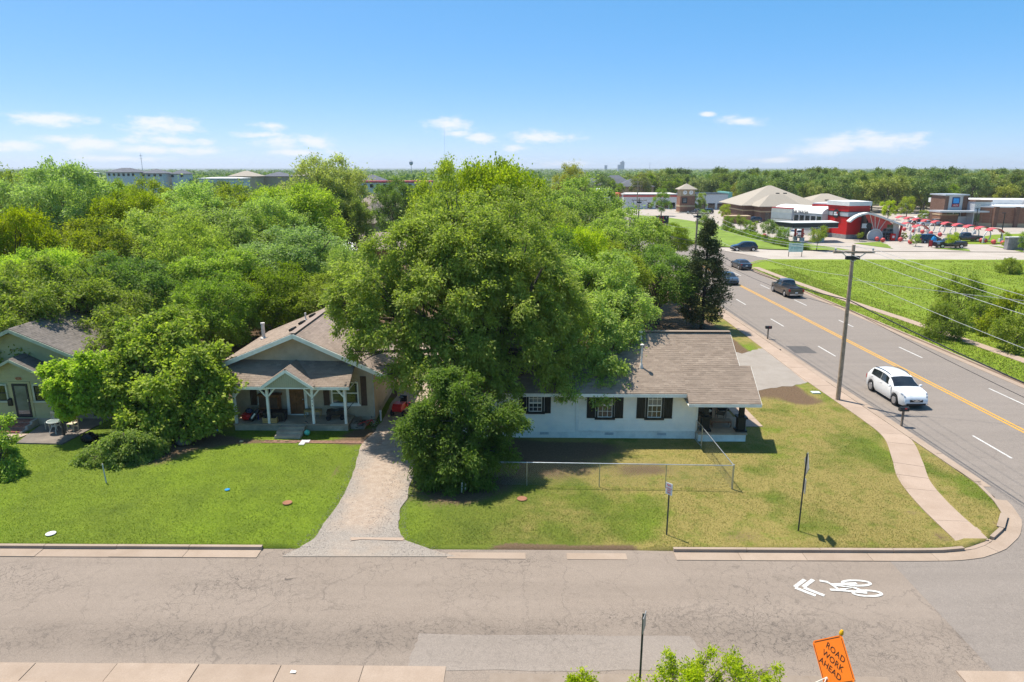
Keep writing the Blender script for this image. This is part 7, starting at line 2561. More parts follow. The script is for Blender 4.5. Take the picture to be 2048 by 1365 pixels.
# its emblem
mb = MB(); mb.lathe([(.02, -.01), (.09, -.01), (.09, .012), (.02, .013)], (2.41, 0, .63), 14, axis='x'); mb.build('emblem', m_rim, suv)
mb = MB(); mb.beam((2.425, .34, .70), (2.425, .07, .56), .02, .05); mb.beam((2.425, -.34, .70), (2.425, -.07, .56), .02, .05); mb.build('grille_trim', m_rim, suv)
put(make_car('pickup', PA['brown'], 'taupe crew-cab pickup truck driving away on the main road', name='pickup_truck', cat='pickup truck'), 1572, 589, R(91))
put(make_car('sedan', PA['grey'], 'dark grey sedan driving away behind the pickup truck'), 1481, 537, R(92))
put(make_car('sedan', PA['slate'], 'slate grey sedan coming towards the camera, half hidden by the cedar'), 1455, 566, R(-90))
nav = put(make_car('suv', PA['navy'], 'navy SUV turning out of the cross street', name='car'), 1487, 502, R(176), ROADZ + .06)
CARS = [('pickup', 'black', 1898, 496, 178, 'black pickup truck parked nose left behind the small pine', 'pickup_truck'), ('pickup', 'grey', 1932, 483, 170, 'grey pickup truck under the near vacuum arches', 'pickup_truck'),
        ('van', 'navy', 1856, 486, 10, 'dark blue van beside the blue bundle', 'van'), ('suv', 'black', 2008 - 12, 451, 176, 'black SUV parked at the grocery side wall', 'car'), ('sedan', 'red', 1960, 448, 100, 'red sedan half hidden by the black SUV at the grocery', 'car'),
        ('suv', 'navy', 1506, 446, 178, 'dark SUV in the drive lane before the brick office', 'car'), ('suv', 'white', 1590, 474, 95, 'white SUV waiting under the dark canopy', 'car'), ('suv', 'black', 1410, 417, 178, 'black SUV parked right of the clock tower', 'car'),
        ('sedan', 'black', 1392, 418, 185, 'black sedan between the clock tower and the round street tree', 'car'), ('sedan', 'slate', 1346, 417, 178, 'grey-blue sedan left of the clock tower', 'car'), ('sedan', 'navy', 1290, 416, 30, 'blue sedan before the strip mall sign', 'car'),
        ('sedan', 'slate', 1396, 427, 175, 'grey sedan in the lane behind the second pole', 'car'), ('suv', 'slate', 1412, 428, 178, 'slate SUV following in the lane behind the columnar cypresses', 'car'), ('sedan', 'black', 1428, 417, 178, 'black sedan below the red and white shop balloon', 'car'),
        ('sedan', 'white', 1862, 443, 95, 'white sedan before the grocery entrance', 'car'), ('suv', 'silver', 1868, 451, 170, 'silver SUV left of the brick bin enclosure', 'car'), ('sedan', 'silver', 1854, 452, 175, 'silver sedan left of the silver SUV', 'car'),
        ('suv', 'white', 1845, 440, 178, 'white SUV at the far end of the grocery car park', 'car'), ('sedan', 'black', 1835, 448, 175, 'black sedan hidden behind the back arches', 'car')]
protoC = {}
for (k, c, u, v, yaw, lab, nm) in CARS:
    key = k
    if key not in protoC:
        t = make_car(k, PA[c], lab, name=nm, cat=nm.replace('_', ' ')); protoC[key] = t
    else:
        t = copy_tree(protoC[key]); t['label'] = lab; t['category'] = nm.replace('_', ' '); t.name = nm
        for ch in t.children:
            if ch.name.split('.')[0] in ('body', 'mirror', 'door_handle'):
                ch.material_slots[0].link = 'OBJECT'; ch.material_slots[0].material = PA[c]
    put(t, u, v, R(yaw), -.02)
    t['group'] = 'vehicles parked and waiting around the shops'


# ================================================================== STREET FURNITURE AND SMALL THINGS
m_green = M('dark_green_post', (.055, .065, .06), .6, .3)
m_sgnback = M('bare_sign_back', (.36, .36, .35), .5, .4, dirt=(.26, .25, .2))
m_orange = M('fluorescent_orange_vinyl', (.95, .21, .015), .6, scale=1.5, amt=.08)
m_print = M('black_print', (.03, .02, .018), .6)
m_redp = M('red_print', (.55, .05, .05), .6)


def mailbox(u, v, label, yaw=0.0):
    x, y = G(u, v); t = thing('mailbox', label, 'mailbox', (x, y, 0), yaw)
    mb = MB(); mb.box(-.05, -.05, -.1, .05, .05, .85); mb.build('post', m_oldwood, t)
    n = 10; w = .12
    pr = [(-w, .86), (w, .86)] + [(w * math.cos(a), 1.0 + w * math.sin(a)) for a in np.linspace(0, math.pi, n)]
    mb = MB(); vs = [(-.27, p[0], p[1]) for p in pr] + [(.27, p[0], p[1]) for p in pr]
    m = len(pr); mb.add(vs, [tuple(range(m)), tuple(range(2 * m - 1, m - 1, -1))] + [(i, (i + 1) % m, m + (i + 1) % m, m + i) for i in range(m)])
    b = recalc(mb.build('box', m_dkf, t, True))
    mb = MB(); mb.box(.272, -.1, .88, .285, .1, 1.08); mb.build('door', m_blackp, b)
    mb = MB(); mb.box(.0, -.14, 1.0, .12, -.125, 1.06); mb.build('flag', m_redp, b)


mailbox(1803, 849, 'dark mailbox on a wooden post beside the white SUV')
mailbox(1535, 676, 'black mailbox on a post by the drive of the white house')


def sign_post(t, h, m=m_green):
    mb = MB(); mb.box(-.03, -.012, -.2, .03, .012, h); mb.box(-.012, .012, -.2, .012, .04, h); mb.build('post', m, t)


# no-parking sign
x, y = G(1333, 1070); t = thing('parking_sign', 'small white no-parking sign with red lettering on a green post', 'sign', (x, y, 0), R(-48))
sign_post(t, 2.35)
mb = MB(); mb.box(-.16, -.03, 1.86, .16, -.014, 2.38); pl = mb.build('plate', m_plate, t)
text_mesh('NO', .13, m_redp, pl, frontal(0, -.033, 2.28)); text_mesh('PARKING', .065, m_redp, pl, frontal(0, -.033, 2.14)); text_mesh('ANY', .09, m_redp, pl, frontal(0, -.033, 2.05)); text_mesh('TIME', .09, m_redp, pl, frontal(0, -.033, 1.95))
# diamond sign seen edge-on from behind with a plate below
x, y = G(1597, 1062); t = thing('warning_sign', 'grey diamond warning sign with lower plate, seen nearly edge-on from behind', 'sign', (x, y, 0), R(76))
sign_post(t, 3.55)
mb = MB(); mb.xprism([(0, 2.55), (.53, 3.08), (0, 3.61), (-.53, 3.08)], -.03, -.014); recalc(mb.build('diamond_plate', m_sgnback, t))
mb = MB(); mb.box(-.3, -.03, 1.85, .3, -.014, 2.45); mb.build('lower_plate', m_sgnback, t)
# sign back at this side of the street
x, y = G(1277, 1428); z = P(1280, 1228, y)[2]; t = thing('street_sign', 'square sign seen from behind at the bottom edge of the picture', 'sign', (x, y, 0), R(68))
sign_post(t, z)
mb = MB(); mb.box(-.2, -.03, z - .5, .2, -.014, z - .02); mb.build('plate', m_sgnback, t)


# roll-up road work sign: diamond of fabric in the street-side verge
def roadwork():
    x, y, zc = P(1666, 1322, 16.7)
    t = thing('road_work_sign', 'orange roll-up ROAD WORK AHEAD sign with a yellow warning light', 'sign', (x, y, 0))
    # sign axes from the photograph: along the lettering and up the sheet
    A = Vector(P(1631, 1295, 16.95)); B = Vector(P(1673, 1273, 16.75)); C = Vector(P(1703, 1345, 16.05))
    hx = Vector((math.cos(R(-73)), math.sin(R(-73)), -.02)).normalized()      # lettering direction
    up = Vector((.18, .07, 1.0)).normalized(); up = (up - hx * up.dot(hx)).normalized()
    nr = hx.cross(up)
    s_ = .86
    M4 = Matrix.Translation((0, 0, zc)) @ Matrix((( hx.x, up.x, nr.x, 0), (hx.y, up.y, nr.y, 0), (hx.z, up.z, nr.z, 0), (0, 0, 0, 1)))
    def dia(r, z, cut=.1):
        pts = []
        for k in range(4):
            a = math.pi / 2 * k
            for d in (-cut, cut):
                pts.append((r * math.cos(a) - d * r * math.sin(a) - (abs(d)) * r * math.cos(a) * 1.0, r * math.sin(a) + d * r * math.cos(a) - abs(d) * r * math.sin(a), z))
        return pts
    def flat(r, z0, z1, cut=.06):
        mb = MB(); p = dia(r, z0, cut); q = dia(r, z1, cut); n = len(p)
        mb.add(p + q, [tuple(range(n - 1, -1, -1)), tuple(range(n, 2 * n))] + [(i, (i + 1) % n, n + (i + 1) % n, n + i) for i in range(n)]); return mb
    sh = recalc(flat(s_, -.006, .006).build('sheet', m_orange, t)); sh.matrix_local = M4
    # printed border: four thin strips
    mb = MB()
    P4 = [(.80, 0), (0, .80), (-.80, 0), (0, -.80)]
    for i in range(4):
        a, b = Vector((*P4[i], .0085)), Vector((*P4[(i + 1) % 4], .0085)); d = (b - a).normalized()
        mb.beam(a + d * .05, b - d * .05, .02, .002)
    mb.build('border', m_print, sh)
    for (tx, yy, sz) in (('ROAD', .27, .25), ('WORK', .0, .25), ('AHEAD', -.27, .25)):
        text_mesh(tx, sz, m_print, sh, Matrix.Translation((0, yy, .0105)), 'lettering', ext=.002, spacing=1.05)
    mb = MB(); mb.tube([(-.0, -.84, -.02), (0, .84, -.02)], .014, 6); mb.tube([(-.82, 0, -.03), (.82, 0, -.03)], .010, 6); mb.build('cross_rib', m_oldwood, sh)
    mb = MB(); mb.lathe([(.05, .0), (.06, .03), (.055, .10), (.03, .15), (.005, .16)], (0, 0, 0), 12)
    lt = mb.build('warning_light', M('amber_light', (.75, .38, .01), .3), t, True); lt.matrix_local = M4 @ Matrix.Translation((-.05, .82, -.03)) @ Matrix.Rotation(-math.pi / 2, 4, 'X')
    mb = MB()
    b0 = M4 @ Vector((0, -.8, -.02))
    for (dx, dy) in ((.5, .4), (-.5, .4), (.5, -.4), (-.5, -.4)):
        mb.tube([b0 + Vector((0, 0, .25)), (dx + b0.x, dy + b0.y, 0.02)], .015, 6)
    mb.build('stand', m_trim, t)


roadwork()

# chain-link fence: posts, rails, and woven wire
def fence():
    t = thing('chain_link_fence', 'low galvanised chain-link fence round the side yard of the white house', 'fence', (0, 0, 0))
    hgt = 1.22
    A = Vector((-2.4, 30.62, 0)); B = Vector((10.6, 30.15, 0)); C = Vector((10.45, 35.1, 0)); D = Vector((10.38, 36.1, 0))
    posts = [A.lerp(B, s) for s in (0, .24, .40 + .11, .755)] + [C]
    for p in posts:
        mb = MB(); mb.tube([(p.x, p.y, -.1), (p.x, p.y, hgt)], .024, 8); mb.build('post', m_metal, t)
    mb = MB(); mb.tube([(B.x, B.y, -.1), (B.x, B.y, hgt + .05)], .045, 10); mb.build('corner_post', m_metal, t)
    for (p, q) in ((A, B), (B, C)):
        mb = MB(); mb.tube([(p.x, p.y, hgt), (q.x, q.y, hgt)], .022, 8); mb.build('top_rail', m_metal, t)
    # gate
    mb = MB(); g0, g1 = C + Vector((0, .06, 0)), D
    mb.tube([(g0.x, g0.y, .1), (g0.x, g0.y, 1.25), (g1.x, g1.y, 1.25), (g1.x, g1.y, .1), (g0.x, g0.y, .1)], .022, 8); gt = mb.build('gate', m_metal, t)
    V, F = [], []
    w = .0022
    def weave(p, q, z0, z1):
        d = q - p; L_ = d.length; d.normalize()
        n = Vector((-d.y, d.x, 0))
        step = .075; hh = z1 - z0
        k = -int(hh / step) - 1
        while k * step < L_:
            for sg in (1, -1):
                s0 = k * step; s1 = s0 + hh
                za, zb = (z0, z1) if sg > 0 else (z1, z0)
                a, b = max(0, s0), min(L_, s1)
                if b <= a: continue
                fa = (a - s0) / hh; fb = (b - s0) / hh
                pa = p + d * a + Vector((0, 0, za + (zb - za) * fa)); pb = p + d * b + Vector((0, 0, za + (zb - za) * fb))
                tt_ = (pb - pa).normalized(); s_ = n.cross(tt_) * w
                i = len(V)
                V.extend([pa - s_, pa + s_, pb + s_, pb - s_]); F.append((i, i + 1, i + 2, i + 3))
            k += 1
    weave(A, B, .04, hgt); weave(B, C, .04, hgt); weave(g0, g1, .12, 1.23)
    me = arrays_mesh('chain_mesh', np.array([tuple(v) for v in V]), np.array(F), m_metal)
    o = link('chain_mesh', me, t); o['kind'] = 'stuff'


fence()


# porch of the white house: chairs, tables
def plank_bench(name, label, loc, rot, w, d, h, mat, cat):
    t = thing(name, label, cat, loc, rot)
    for i in range(4):
        mb = MB(); mb.box(-w / 2, -d / 2 + d * i / 4 + .006, h - .03, w / 2, -d / 2 + d * (i + 1) / 4 - .006, h); mb.build('plank', mat, t)
    for sx in (-1, 1):
        for sy in (-1, 1):
            mb = MB(); mb.tube([(sx * (w / 2 - .05), sy * (d / 2 - .04), h - .03), (sx * (w / 2 - .02), sy * (d / 2 - .02), h * .5), (sx * (w / 2 - .07), sy * (d / 2 - .05), 0)], [.028, .022, .02], 6); mb.build('leg', m_wood if mat is m_oldwood else mat, t)
    mb = MB(); mb.box(-w / 2 + .05, -d / 2 + .02, h - .1, w / 2 - .05, -d / 2 + .045, h - .031); mb.box(-w / 2 + .05, d / 2 - .045, h - .1, w / 2 - .05, d / 2 - .02, h - .031); mb.build('apron', m_wood if mat is m_oldwood else mat, t)
    return t


plank_bench('coffee_table', 'reddish brown low table on the porch of the white house', (12.05, 37.1, .5), R(-2), 1.15, .5, .42, m_oldwood, 'table')


def armchair(label, loc, rot):
    t = thing('patio_chair', label, 'chair', loc, rot)
    mb = MB(); mb.box(-.26, -.24, .40, .26, .26, .44); mb.build('seat', M('olive_sling', (.10, .09, .06), .8), t)
    for k in range(5):
        mb = MB(); z = .50 + k * .1; mb.beam((-.25, .27 + k * .025, z), (.25, .27 + k * .025, z), .02, .085); mb.build('back_slat', _mats['olive_sling'], t)
    for sx in (-1, 1):
        mb = MB(); mb.tube([(sx * .27, .25, 0), (sx * .27, .25, .42), (sx * .27, .40, 1.0)], .018, 6); mb.build('back_leg', m_dkf, t)
        mb = MB(); mb.tube([(sx * .27, -.25, 0), (sx * .27, -.25, .62), (sx * .27, .28, .64)], .018, 6); mb.build('arm', m_dkf, t)


armchair('dark slatted patio chair on the right of the white house porch', (12.35, 38.1, .5), R(-120))
armchair('dark slatted patio chair beside the wall of the white house porch', (11.15, 38.0, .5), R(10))
t = thing('patio_table', 'dark square patio table at the back of the white house porch', 'table', (11.5, 39.4, .5))
mb = MB(); mb.box(-.5, -.5, .68, .5, .5, .72); mb.build('top', m_dkf, t)
for sx in (-1, 1):
    for sy in (-1, 1):
        mb = MB(); mb.box(sx * .44 - .025, sy * .44 - .025, 0, sx * .44 + .025, sy * .44 + .025, .68); mb.build('leg', m_dkf, t)
t = thing('grill_cart', 'black covered cart with pale cloth between the porch chairs', 'cart', (11.75, 38.75, .5))
mb = MB(); mb.box(-.22, -.2, .1, .22, .2, .6); mb.build('body', m_blackp, t); mb = MB(); mb.ball((.05, -.2, .42), .12, 10, sq=(1.3, .6, .8)); mb.build('cloth', m_trim, t)

# bungalow porch clutter
bz = .43
plank_bench('porch_bench', 'yellow pine bench under the bungalow window', (-12.0, 38.85, bz), R(0), 1.0, .4, .46, m_wood2, 'bench')
def wagon():
    t = thing('folding_wagon', 'black folding wagon with raised handle on the bungalow porch', 'wagon', (-10.55, 38.55, bz), R(8))
    mb = MB(); mb.xprism([(-.48, .28), (.48, .28), (.52, .55), (.2, .58), (0, .52), (-.25, .58), (-.52, .52)], -.26, .26); recalc(mb.build('basket', m_blackp, t))
    for sx in (-1, 1):
        for sy in (-1, 1):
            mb = MB(); mb.lathe([(.04, -.05), (.15, -.05), (.16, 0), (.15, .05), (.04, .05)], (sx * .4, sy * .3, .16), 14, axis='y'); mb.build('wheel', m_tyre, t)
    mb = MB(); mb.tube([(.5, 0, .3), (.95, -.05, .85), (1.08, -.06, .97)], .02, 6); mb.build('handle', m_blackp, t)
wagon()
def storage():
    t = thing('wooden_hutch', 'tall brown wooden hutch standing by the bungalow window', 'cabinet', (-14.55, 38.85, bz), R(-6))
    mb = MB(); mb.box(-.6, -.18, 0, .6, .25, 1.35); c = mb.build('carcass', m_wood, t)
    mb = MB(); mb.box(-.68, -.22, 1.35, .68, .28, 1.45); mb.box(-.66, -.21, .52, .66, -.181, .58); mb.build('cornice', m_wood, t)
    for sx in (-1, 1):
        mb = MB(); mb.box(sx * .3 - .25, -.2, .66, sx * .3 + .25, -.181, 1.28); mb.build('door', m_brownp, t)
    for k in range(3):
        mb = MB(); mb.box(-.55, -.2, .06 + k * .15, .55, -.181, .18 + k * .15); mb.build('drawer', m_brownp, t)
storage()
t = thing('storage_crate', 'black plastic storage crate before the wooden hutch', 'crate', (-14.1, 38.3, bz), R(3))
mb = MB(); mb.box(-.62, -.3, 0, .62, .3, .52); mb.build('body', m_blackp, t); mb = MB(); mb.box(-.65, -.33, .52, .65, .33, .58); mb.build('lid', m_blackp, t)
for k in range(5):
    mb = MB(); mb.box(-.55 + k * .24, -.325, .05, -.5 + k * .24, -.301, .5); mb.build('rib', m_blackp, t)
def bin_basket(name, label, loc, mat, cat, w=.4):
    t = thing(name, label, cat, loc)
    mb = MB(); mb.lathe([(w * .55, 0), (w * .72, .1), (w * .8, .28), (w * .7, .3)], (0, 0, 0), 14); mb.build('body', mat, t)
    mb = MB(); mb.lathe([(w * .5, .27), (w * .62, .29)], (0, 0, 0), 14); mb.build('opening', m_blackp, t)
def toy_car():
    t = thing('toy_car', 'red ride-on toy with dark seat at the left end of the bungalow porch', 'toy', (-15.75, 38.4, bz), R(-20))
    mb = MB(); mb.lathe([(.1, 0), (.34, .06), (.40, .24), (.30, .36), (.12, .38)], (0, 0, 0.04), 14); mb.build('shell', m_red, t, True)
    mb = MB(); mb.ball((.02, .1, .5), .22, 12, sq=(1.1, .9, .8)); mb.build('seat', M('dark_blue_cloth', (.03, .05, .09), .8), t, True)
toy_car()
def golf_bag():
    t = thing('golf_bag', 'black and white sports bag leaning behind the left porch post', 'bag', (-15.25, 38.15, bz), R(0))
    mb = MB(); mb.tube([(-.2, -.15, .1), (.0, 0, .4), (.18, .15, .68)], [.14, .16, .13], 10); mb.build('bag', m_blackp, t, True)
    mb = MB(); mb.tube([(-.12, -.24, .25), (.06, -.1, .5)], [.05, .05], 6); mb.build('stripe', m_trim, t)
golf_bag()
t = thing('play_table', 'small purple-legged play table beside the sports bag', 'table', (-14.95, 38.6, bz))
mb = MB(); mb.box(-.25, -.25, .42, .25, .25, .46); mb.build('top', M('faded_red_top', (.4, .18, .15), .7), t)
for sx in (-1, 1):
    for sy in (-1, 1):
        mb = MB(); mb.box(sx * .2 - .03, sy * .2 - .03, 0, sx * .2 + .03, sy * .2 + .03, .42); mb.build('leg', M('purple_plastic', (.1, .06, .25), .5), t)
t = thing('wooden_crate', 'pale wooden crate lying at the front of the bungalow porch', 'crate', (-14.25, 37.95, bz))
for k in range(3):
    for y_ in (-.2, .2):
        mb = MB(); mb.box(-.42, y_ - .015, .03 + k * .1, .42, y_ + .015, .11 + k * .1); mb.build('slat', m_wood2, t)
mb = MB(); mb.box(-.42, -.18, .02, -.38, .18, .34); mb.box(.38, -.18, .02, .42, .18, .34); mb.build('end_board', m_wood2, t)
# steps side planters, ball, stepping stones, edging
def ball_toy(label, x, y, r, mat, name='ball', cat='ball', z=0):
    mb = MB(); mb.ball((0, 0, r), r, 14); o = mb.build(name, mat, None, True, (x, y, z)); tag(o, label, cat)
bx_, by_ = G(615, 871)
ball_toy('mint green play ball beside the bungalow steps', bx_, by_, .17, M('mint_rubber', (.12, .55, .38), .5))
for (u, v, l) in ((540, 858, 'left'), (612, 860, 'right')):
    x, y = G(u, v); t = thing('plant_hook', 'curled black metal planter stand at the ' + l + ' of the bungalow steps', 'planter', (x, y, 0))
    mb = MB(); mb.tube([(.14 * math.cos(a), 0, .32 + .22 * math.sin(a)) for a in np.linspace(-2.2, 1.8, 14)], .02, 6); mb.build('hook', m_dkf, t)
    mb = MB(); mb.lathe([(.12, 0), (.17, .16), (.15, .17)], (0, 0, 0), 10); mb.build('pot', m_dkf, t)
for (u, v, w, d) in ((611, 884, .8, .35), (604, 889, .5, .3)):
    x, y = G(u, v); mb = MB(); mb.box(-w / 2 * .6, -d / 2, 0, w / 2 * .6, d / 2, .05); o = mb.build('stepping_stone', m_ltgrey, None, False, (x, y, 0)); tag(o, ('larger' if w > .6 else 'smaller') + ' pale stepping stone on the brick path before the bungalow', 'paving stone')
bp = setting('brick_path')
bme = MB(); bme.box(-.095, -.045, -.05, .095, .045, .03); bmp = bme.mesh('brick', M('old_brown_brick', (.24, .135, .09), .9, scale=7, amt=.4))
rnd.seed(5)
for i in range(34):
    for j in range(4):
        x = -14.0 + i * .2 + (j % 2) * .1; y = 35.85 + j * .1 - i * .004
        if rnd.random() < .05: continue
        o = link('brick', bmp, bp, (x, y, rnd.uniform(-.008, .004))); o.rotation_euler = (0, 0, rnd.uniform(-.06, .06))
# side steps of the bungalow with plank and bicycle heap
t = thing('timber_steps', 'dark timber steps at the right end of the bungalow porch', 'steps', (-9.1, 38.5, 0))
for k in range(2):
    mb = MB(); mb.box(-.45 + k * .42, -.6, 0, -.05 + k * .42, .6, .34 - k * .17); mb.build('tread', m_oldwood, t)
def bike():
    x, y = G(733, 856); t = thing('bicycle', 'red and dark bicycle lying against the bungalow corner', 'bicycle', (x, y, 0.02), R(20))
    for (cx, cy, tilt) in ((-.45, .1, .9), (.45, .0, 1.1)):
        ring = [(cx + .27 * math.cos(a), cy + .27 * math.sin(a) * math.cos(tilt), .16 + .27 * math.sin(a) * math.sin(tilt) * .7 + .06) for a in np.linspace(0, 2 * math.pi, 22)]
        mb = MB(); mb.tube(ring, .022, 5); w = mb.build('wheel', m_tyre, t)
        mb = MB()
        for a in np.linspace(0, math.pi, 5)[:-1]:
            p = lambda s_: (cx + s_ * .26 * math.cos(a), cy + s_ * .26 * math.sin(a) * math.cos(tilt), .22 + s_ * .26 * math.sin(a) * math.sin(tilt) * .7)
            mb.tube([p(-1), p(1)], .006, 4)
        mb.build('spokes', m_metal, w)
    mb = MB(); mb.tube([(-.45, .1, .22), (-.1, .0, .38), (.35, .02, .45), (.45, 0, .22)], .022, 6); mb.tube([(-.1, 0, .38), (.05, -.2, .2), (.35, .02, .45)], .022, 6); mb.build('frame', m_red, t)
    mb = MB(); mb.tube([(.3, -.2, .62), (.36, .02, .55), (.34, .22, .6)], .016, 6); mb.build('handlebar', m_dkf, t)
    mb = MB(); mb.box(-.25, -.06, .42, -.02, .06, .47); mb.build('saddle', m_blackp, t)
bike()
x, y = G(762, 842); t = thing('hydrant_post', 'short white standpipe at the head of the gravel drive', 'pipe', (x, y, 0)); mb = MB(); mb.tube([(0, 0, -.1), (0, 0, .62)], .055, 8); mb.build('pipe', m_pipe, t); mb = MB(); mb.lathe([(.08, .6), (.08, .68), (.02, .7)], (0, 0, 0), 10); mb.build('cap', m_pipe, t)
# riding mower + dark gear under the tree
def mower():
    t = thing('riding_mower', 'red riding mower parked beside the bungalow wall', 'mower', (-7.0, 40.6, .03), R(-100))
    mb = MB(); mb.xprism([(-.1, .35), (.75, .35), (.78, .62), (.55, .78), (-.1, .74)], -.3, .3); recalc(mb.build('hood', m_red, t))
    mb = MB(); mb.box(-.75, -.4, .3, -.1, .4, .5); mb.build('fender', m_red, t); mb = MB(); mb.box(-.65, -.22, .5, -.25, .22, .62); mb.box(-.72, -.22, .55, -.62, .22, .95); mb.build('seat', m_blackp, t)
    for (x_, r_, w) in ((-.5, .26, .42), (.55, .18, .36)):
        for sg in (-1, 1):
            mb = MB(); mb.lathe([(.05, -.08), (r_, -.08), (r_, .08), (.05, .08)], (x_, sg * w, r_), 14, axis='y'); mb.build('wheel', m_tyre, t)
    mb = MB(); mb.tube([(.05, 0, .7), (-.12, 0, .98)], .02, 6); mb.lathe([(.14, .97), (.17, .98), (.14, 1.0)], (-.14, 0, 0), 12); mb.build('steering_wheel', m_blackp, t)
mower()
# patio set of the sage house
def bistro():
    t = thing('bistro_table', 'round white metal bistro table on the sage house patio', 'table', (*G(114, 867), .06))
    mb = MB(); mb.lathe([(.02, .70), (.40, .70), (.42, .715), (.40, .73), (.02, .73)], (0, 0, 0), 24); mb.build('top', M('frosted_green_glass', (.22, .26, .24), .2), t)
    mb = MB(); mb.tube([(.41 * math.cos(a), .41 * math.sin(a), .715) for a in np.linspace(0, 2 * math.pi, 25)], .018, 6); mb.build('rim', m_trim, t)
    for k in range(4):
        a = k * math.pi / 2 + .5; mb = MB(); mb.tube([(.30 * math.cos(a), .30 * math.sin(a), .70), (.18 * math.cos(a), .18 * math.sin(a), .42), (.36 * math.cos(a), .36 * math.sin(a), 0)], .016, 6); mb.build('leg', m_trim, t)
    mb = MB(); mb.lathe([(.17, .40), (.2, .42), (.17, .43)], (0, 0, 0), 14); mb.build('shelf', m_trim, t)
bistro()
m_pale = M('pale_raw_wood', (.62, .50, .34), .6, scale=5, amt=.2)
def wchair(label, u, v, rot):
    t = thing('wooden_chair', label, 'chair', (*G(u, v), .06), rot)
    mb = MB(); mb.box(-.21, -.21, .42, .21, .21, .46); mb.build('seat', m_pale, t)
    for sx in (-1, 1):
        mb = MB(); mb.beam((sx * .19, .19, 0), (sx * .19, .24, .98), .04, .04); mb.build('back_leg', m_pale, t)
        mb = MB(); mb.beam((sx * .19, -.19, 0), (sx * .19, -.19, .42), .04, .04); mb.build('leg', m_pale, t)
        mb = MB(); mb.beam((sx * .19, -.19, .2), (sx * .19, .2, .2), .025, .03); mb.build('stretcher', m_pale, t)
    mb = MB(); mb.beam((-.21, .24, .94), (.21, .24, .94), .03, .09); mb.beam((-.19, .225, .60), (.19, .225, .60), .025, .05); mb.build('back_rail', m_pale, t)
    for sx in (-.07, .07):
        mb = MB(); mb.beam((sx, .225, .62), (sx, .24, .9), .07, .02); mb.build('back_splat', m_pale, t)
wchair('pale wooden chair left of the bistro table', 103, 860, R(-25))
wchair('pale wooden chair right of the bistro table', 147, 863, R(-95))
# rubbish bag
def lump(name, label, u, v, r, sq, mat, cat, seed=1, z=0):
    mb = MB(); mb.ball((0, 0, r * sq[2] * .8), r, 16, sq=sq)
    rs = np.random.RandomState(seed)
    me_v = []
    for p in mb.v:
        k = 1 + .18 * (vnoise(p[0] * 9 + seed, p[1] * 9 + p[2] * 7, 1.0, seed) - .5) * 2
        me_v.append((p[0] * k, p[1] * k, max(0, p[2] * k)))
    mb.v = me_v
    x, y = G(u, v); o = mb.build(name, mat, None, True, (x, y, z)); tag(o, label, cat); return o
lump('rubbish_bag', 'shiny black rubbish bag on the grass beside the sage house patio', 181, 884, .42, (1.1, .9, .75), M('black_bin_bag', (.012, .012, .014), .25), 'bag', 3)
lump('tree_stump', 'mossy cut stump on the lawn edge left of the bungalow', 368, 889, .35, (1.3, .9, .45), m_oldwood, 'stump', 4)
lump('rock', 'pale round rock left of the bungalow porch', 405, 868, .16, (1, .9, .8), m_sand, 'rock', 5)
lump('rock', 'small pale stone near the foot of the bungalow porch corner', 483, 885, .1, (1.2, .9, .7), m_sand, 'rock', 6)
m_blue = M('blue_plastic', (.02, .25, .55), .4)
for (u, v, l) in ((404, 846, 'blue scrap under the mulberry by the porch corner'), (435, 862, 'blue scrap beside the pale round rock'), (455, 981, 'blue frisbee lying in the middle of the left lawn')):
    x, y = G(u, v); mb = MB(); mb.lathe([(.02, 0), (.11, 0), (.12, .02), (.02, .035)], (0, 0, 0), 12); tag(mb.build('plastic_toy', m_blue, None, False, (x, y, .03)), l, 'toy')
def disc(name, label, u, v, r, mat, cat, z=.03, sy=1.0):
    x, y = G(u, v); mb = MB(); mb.lathe([(.02, 0), (r, 0), (r, .02), (r * .8, .035), (.02, .036)], (0, 0, 0), 18); o = mb.build(name, mat, None, False, (x, y, z)); o.scale = (1, sy, 1); tag(o, label, cat)
disc('manhole_cover', 'rusty round cover in the left lawn', 575, 1007, .22, M('rust', (.28, .13, .07), .9), 'cover')
disc('manhole_cover', 'rusty round cover in the grass outside the chain-link fence', 1044, 999, .24, M('rust', (.28, .13, .07), .9), 'cover')
disc('meter_cover', 'pale oval meter cover in the left lawn by the kerb', 102, 1069, .2, m_ltgrey, 'cover')
x, y = G(1631, 786); mb = MB(); mb.box(-.28, -.2, -.05, .28, .2, .06); o = mb.build('meter_cover', M('pale_mint_lid', (.5, .58, .52), .7), None, False, (x, y, 0)); tag(o, 'pale mint rectangular meter lid by the near utility pole', 'cover')
# kerb inlets
for (x, y, rot, l) in ((22.93, 31.6, 90, 'along the main road'), (21.5, 27.05, 50, 'in the corner kerb')):
    t = thing('storm_drain', 'dark storm drain opening ' + l, 'drain', (x, y, ROADZ), R(rot))
    mb = MB(); mb.box(-.6, -.12, .03, .6, .05, .14); mb.build('opening', M('drain_dark', (.01, .01, .01), .9), t)
    mb = MB(); mb.box(-.75, -.13, .141, .75, .16, .175); mb.build('lid', m_conc, t)
    for k in range(4):
        mb = MB(); mb.box(-.5 + k * .28, -.16, .03, -.46 + k * .28, -.06, .05); mb.build('bar', m_dkf, t)
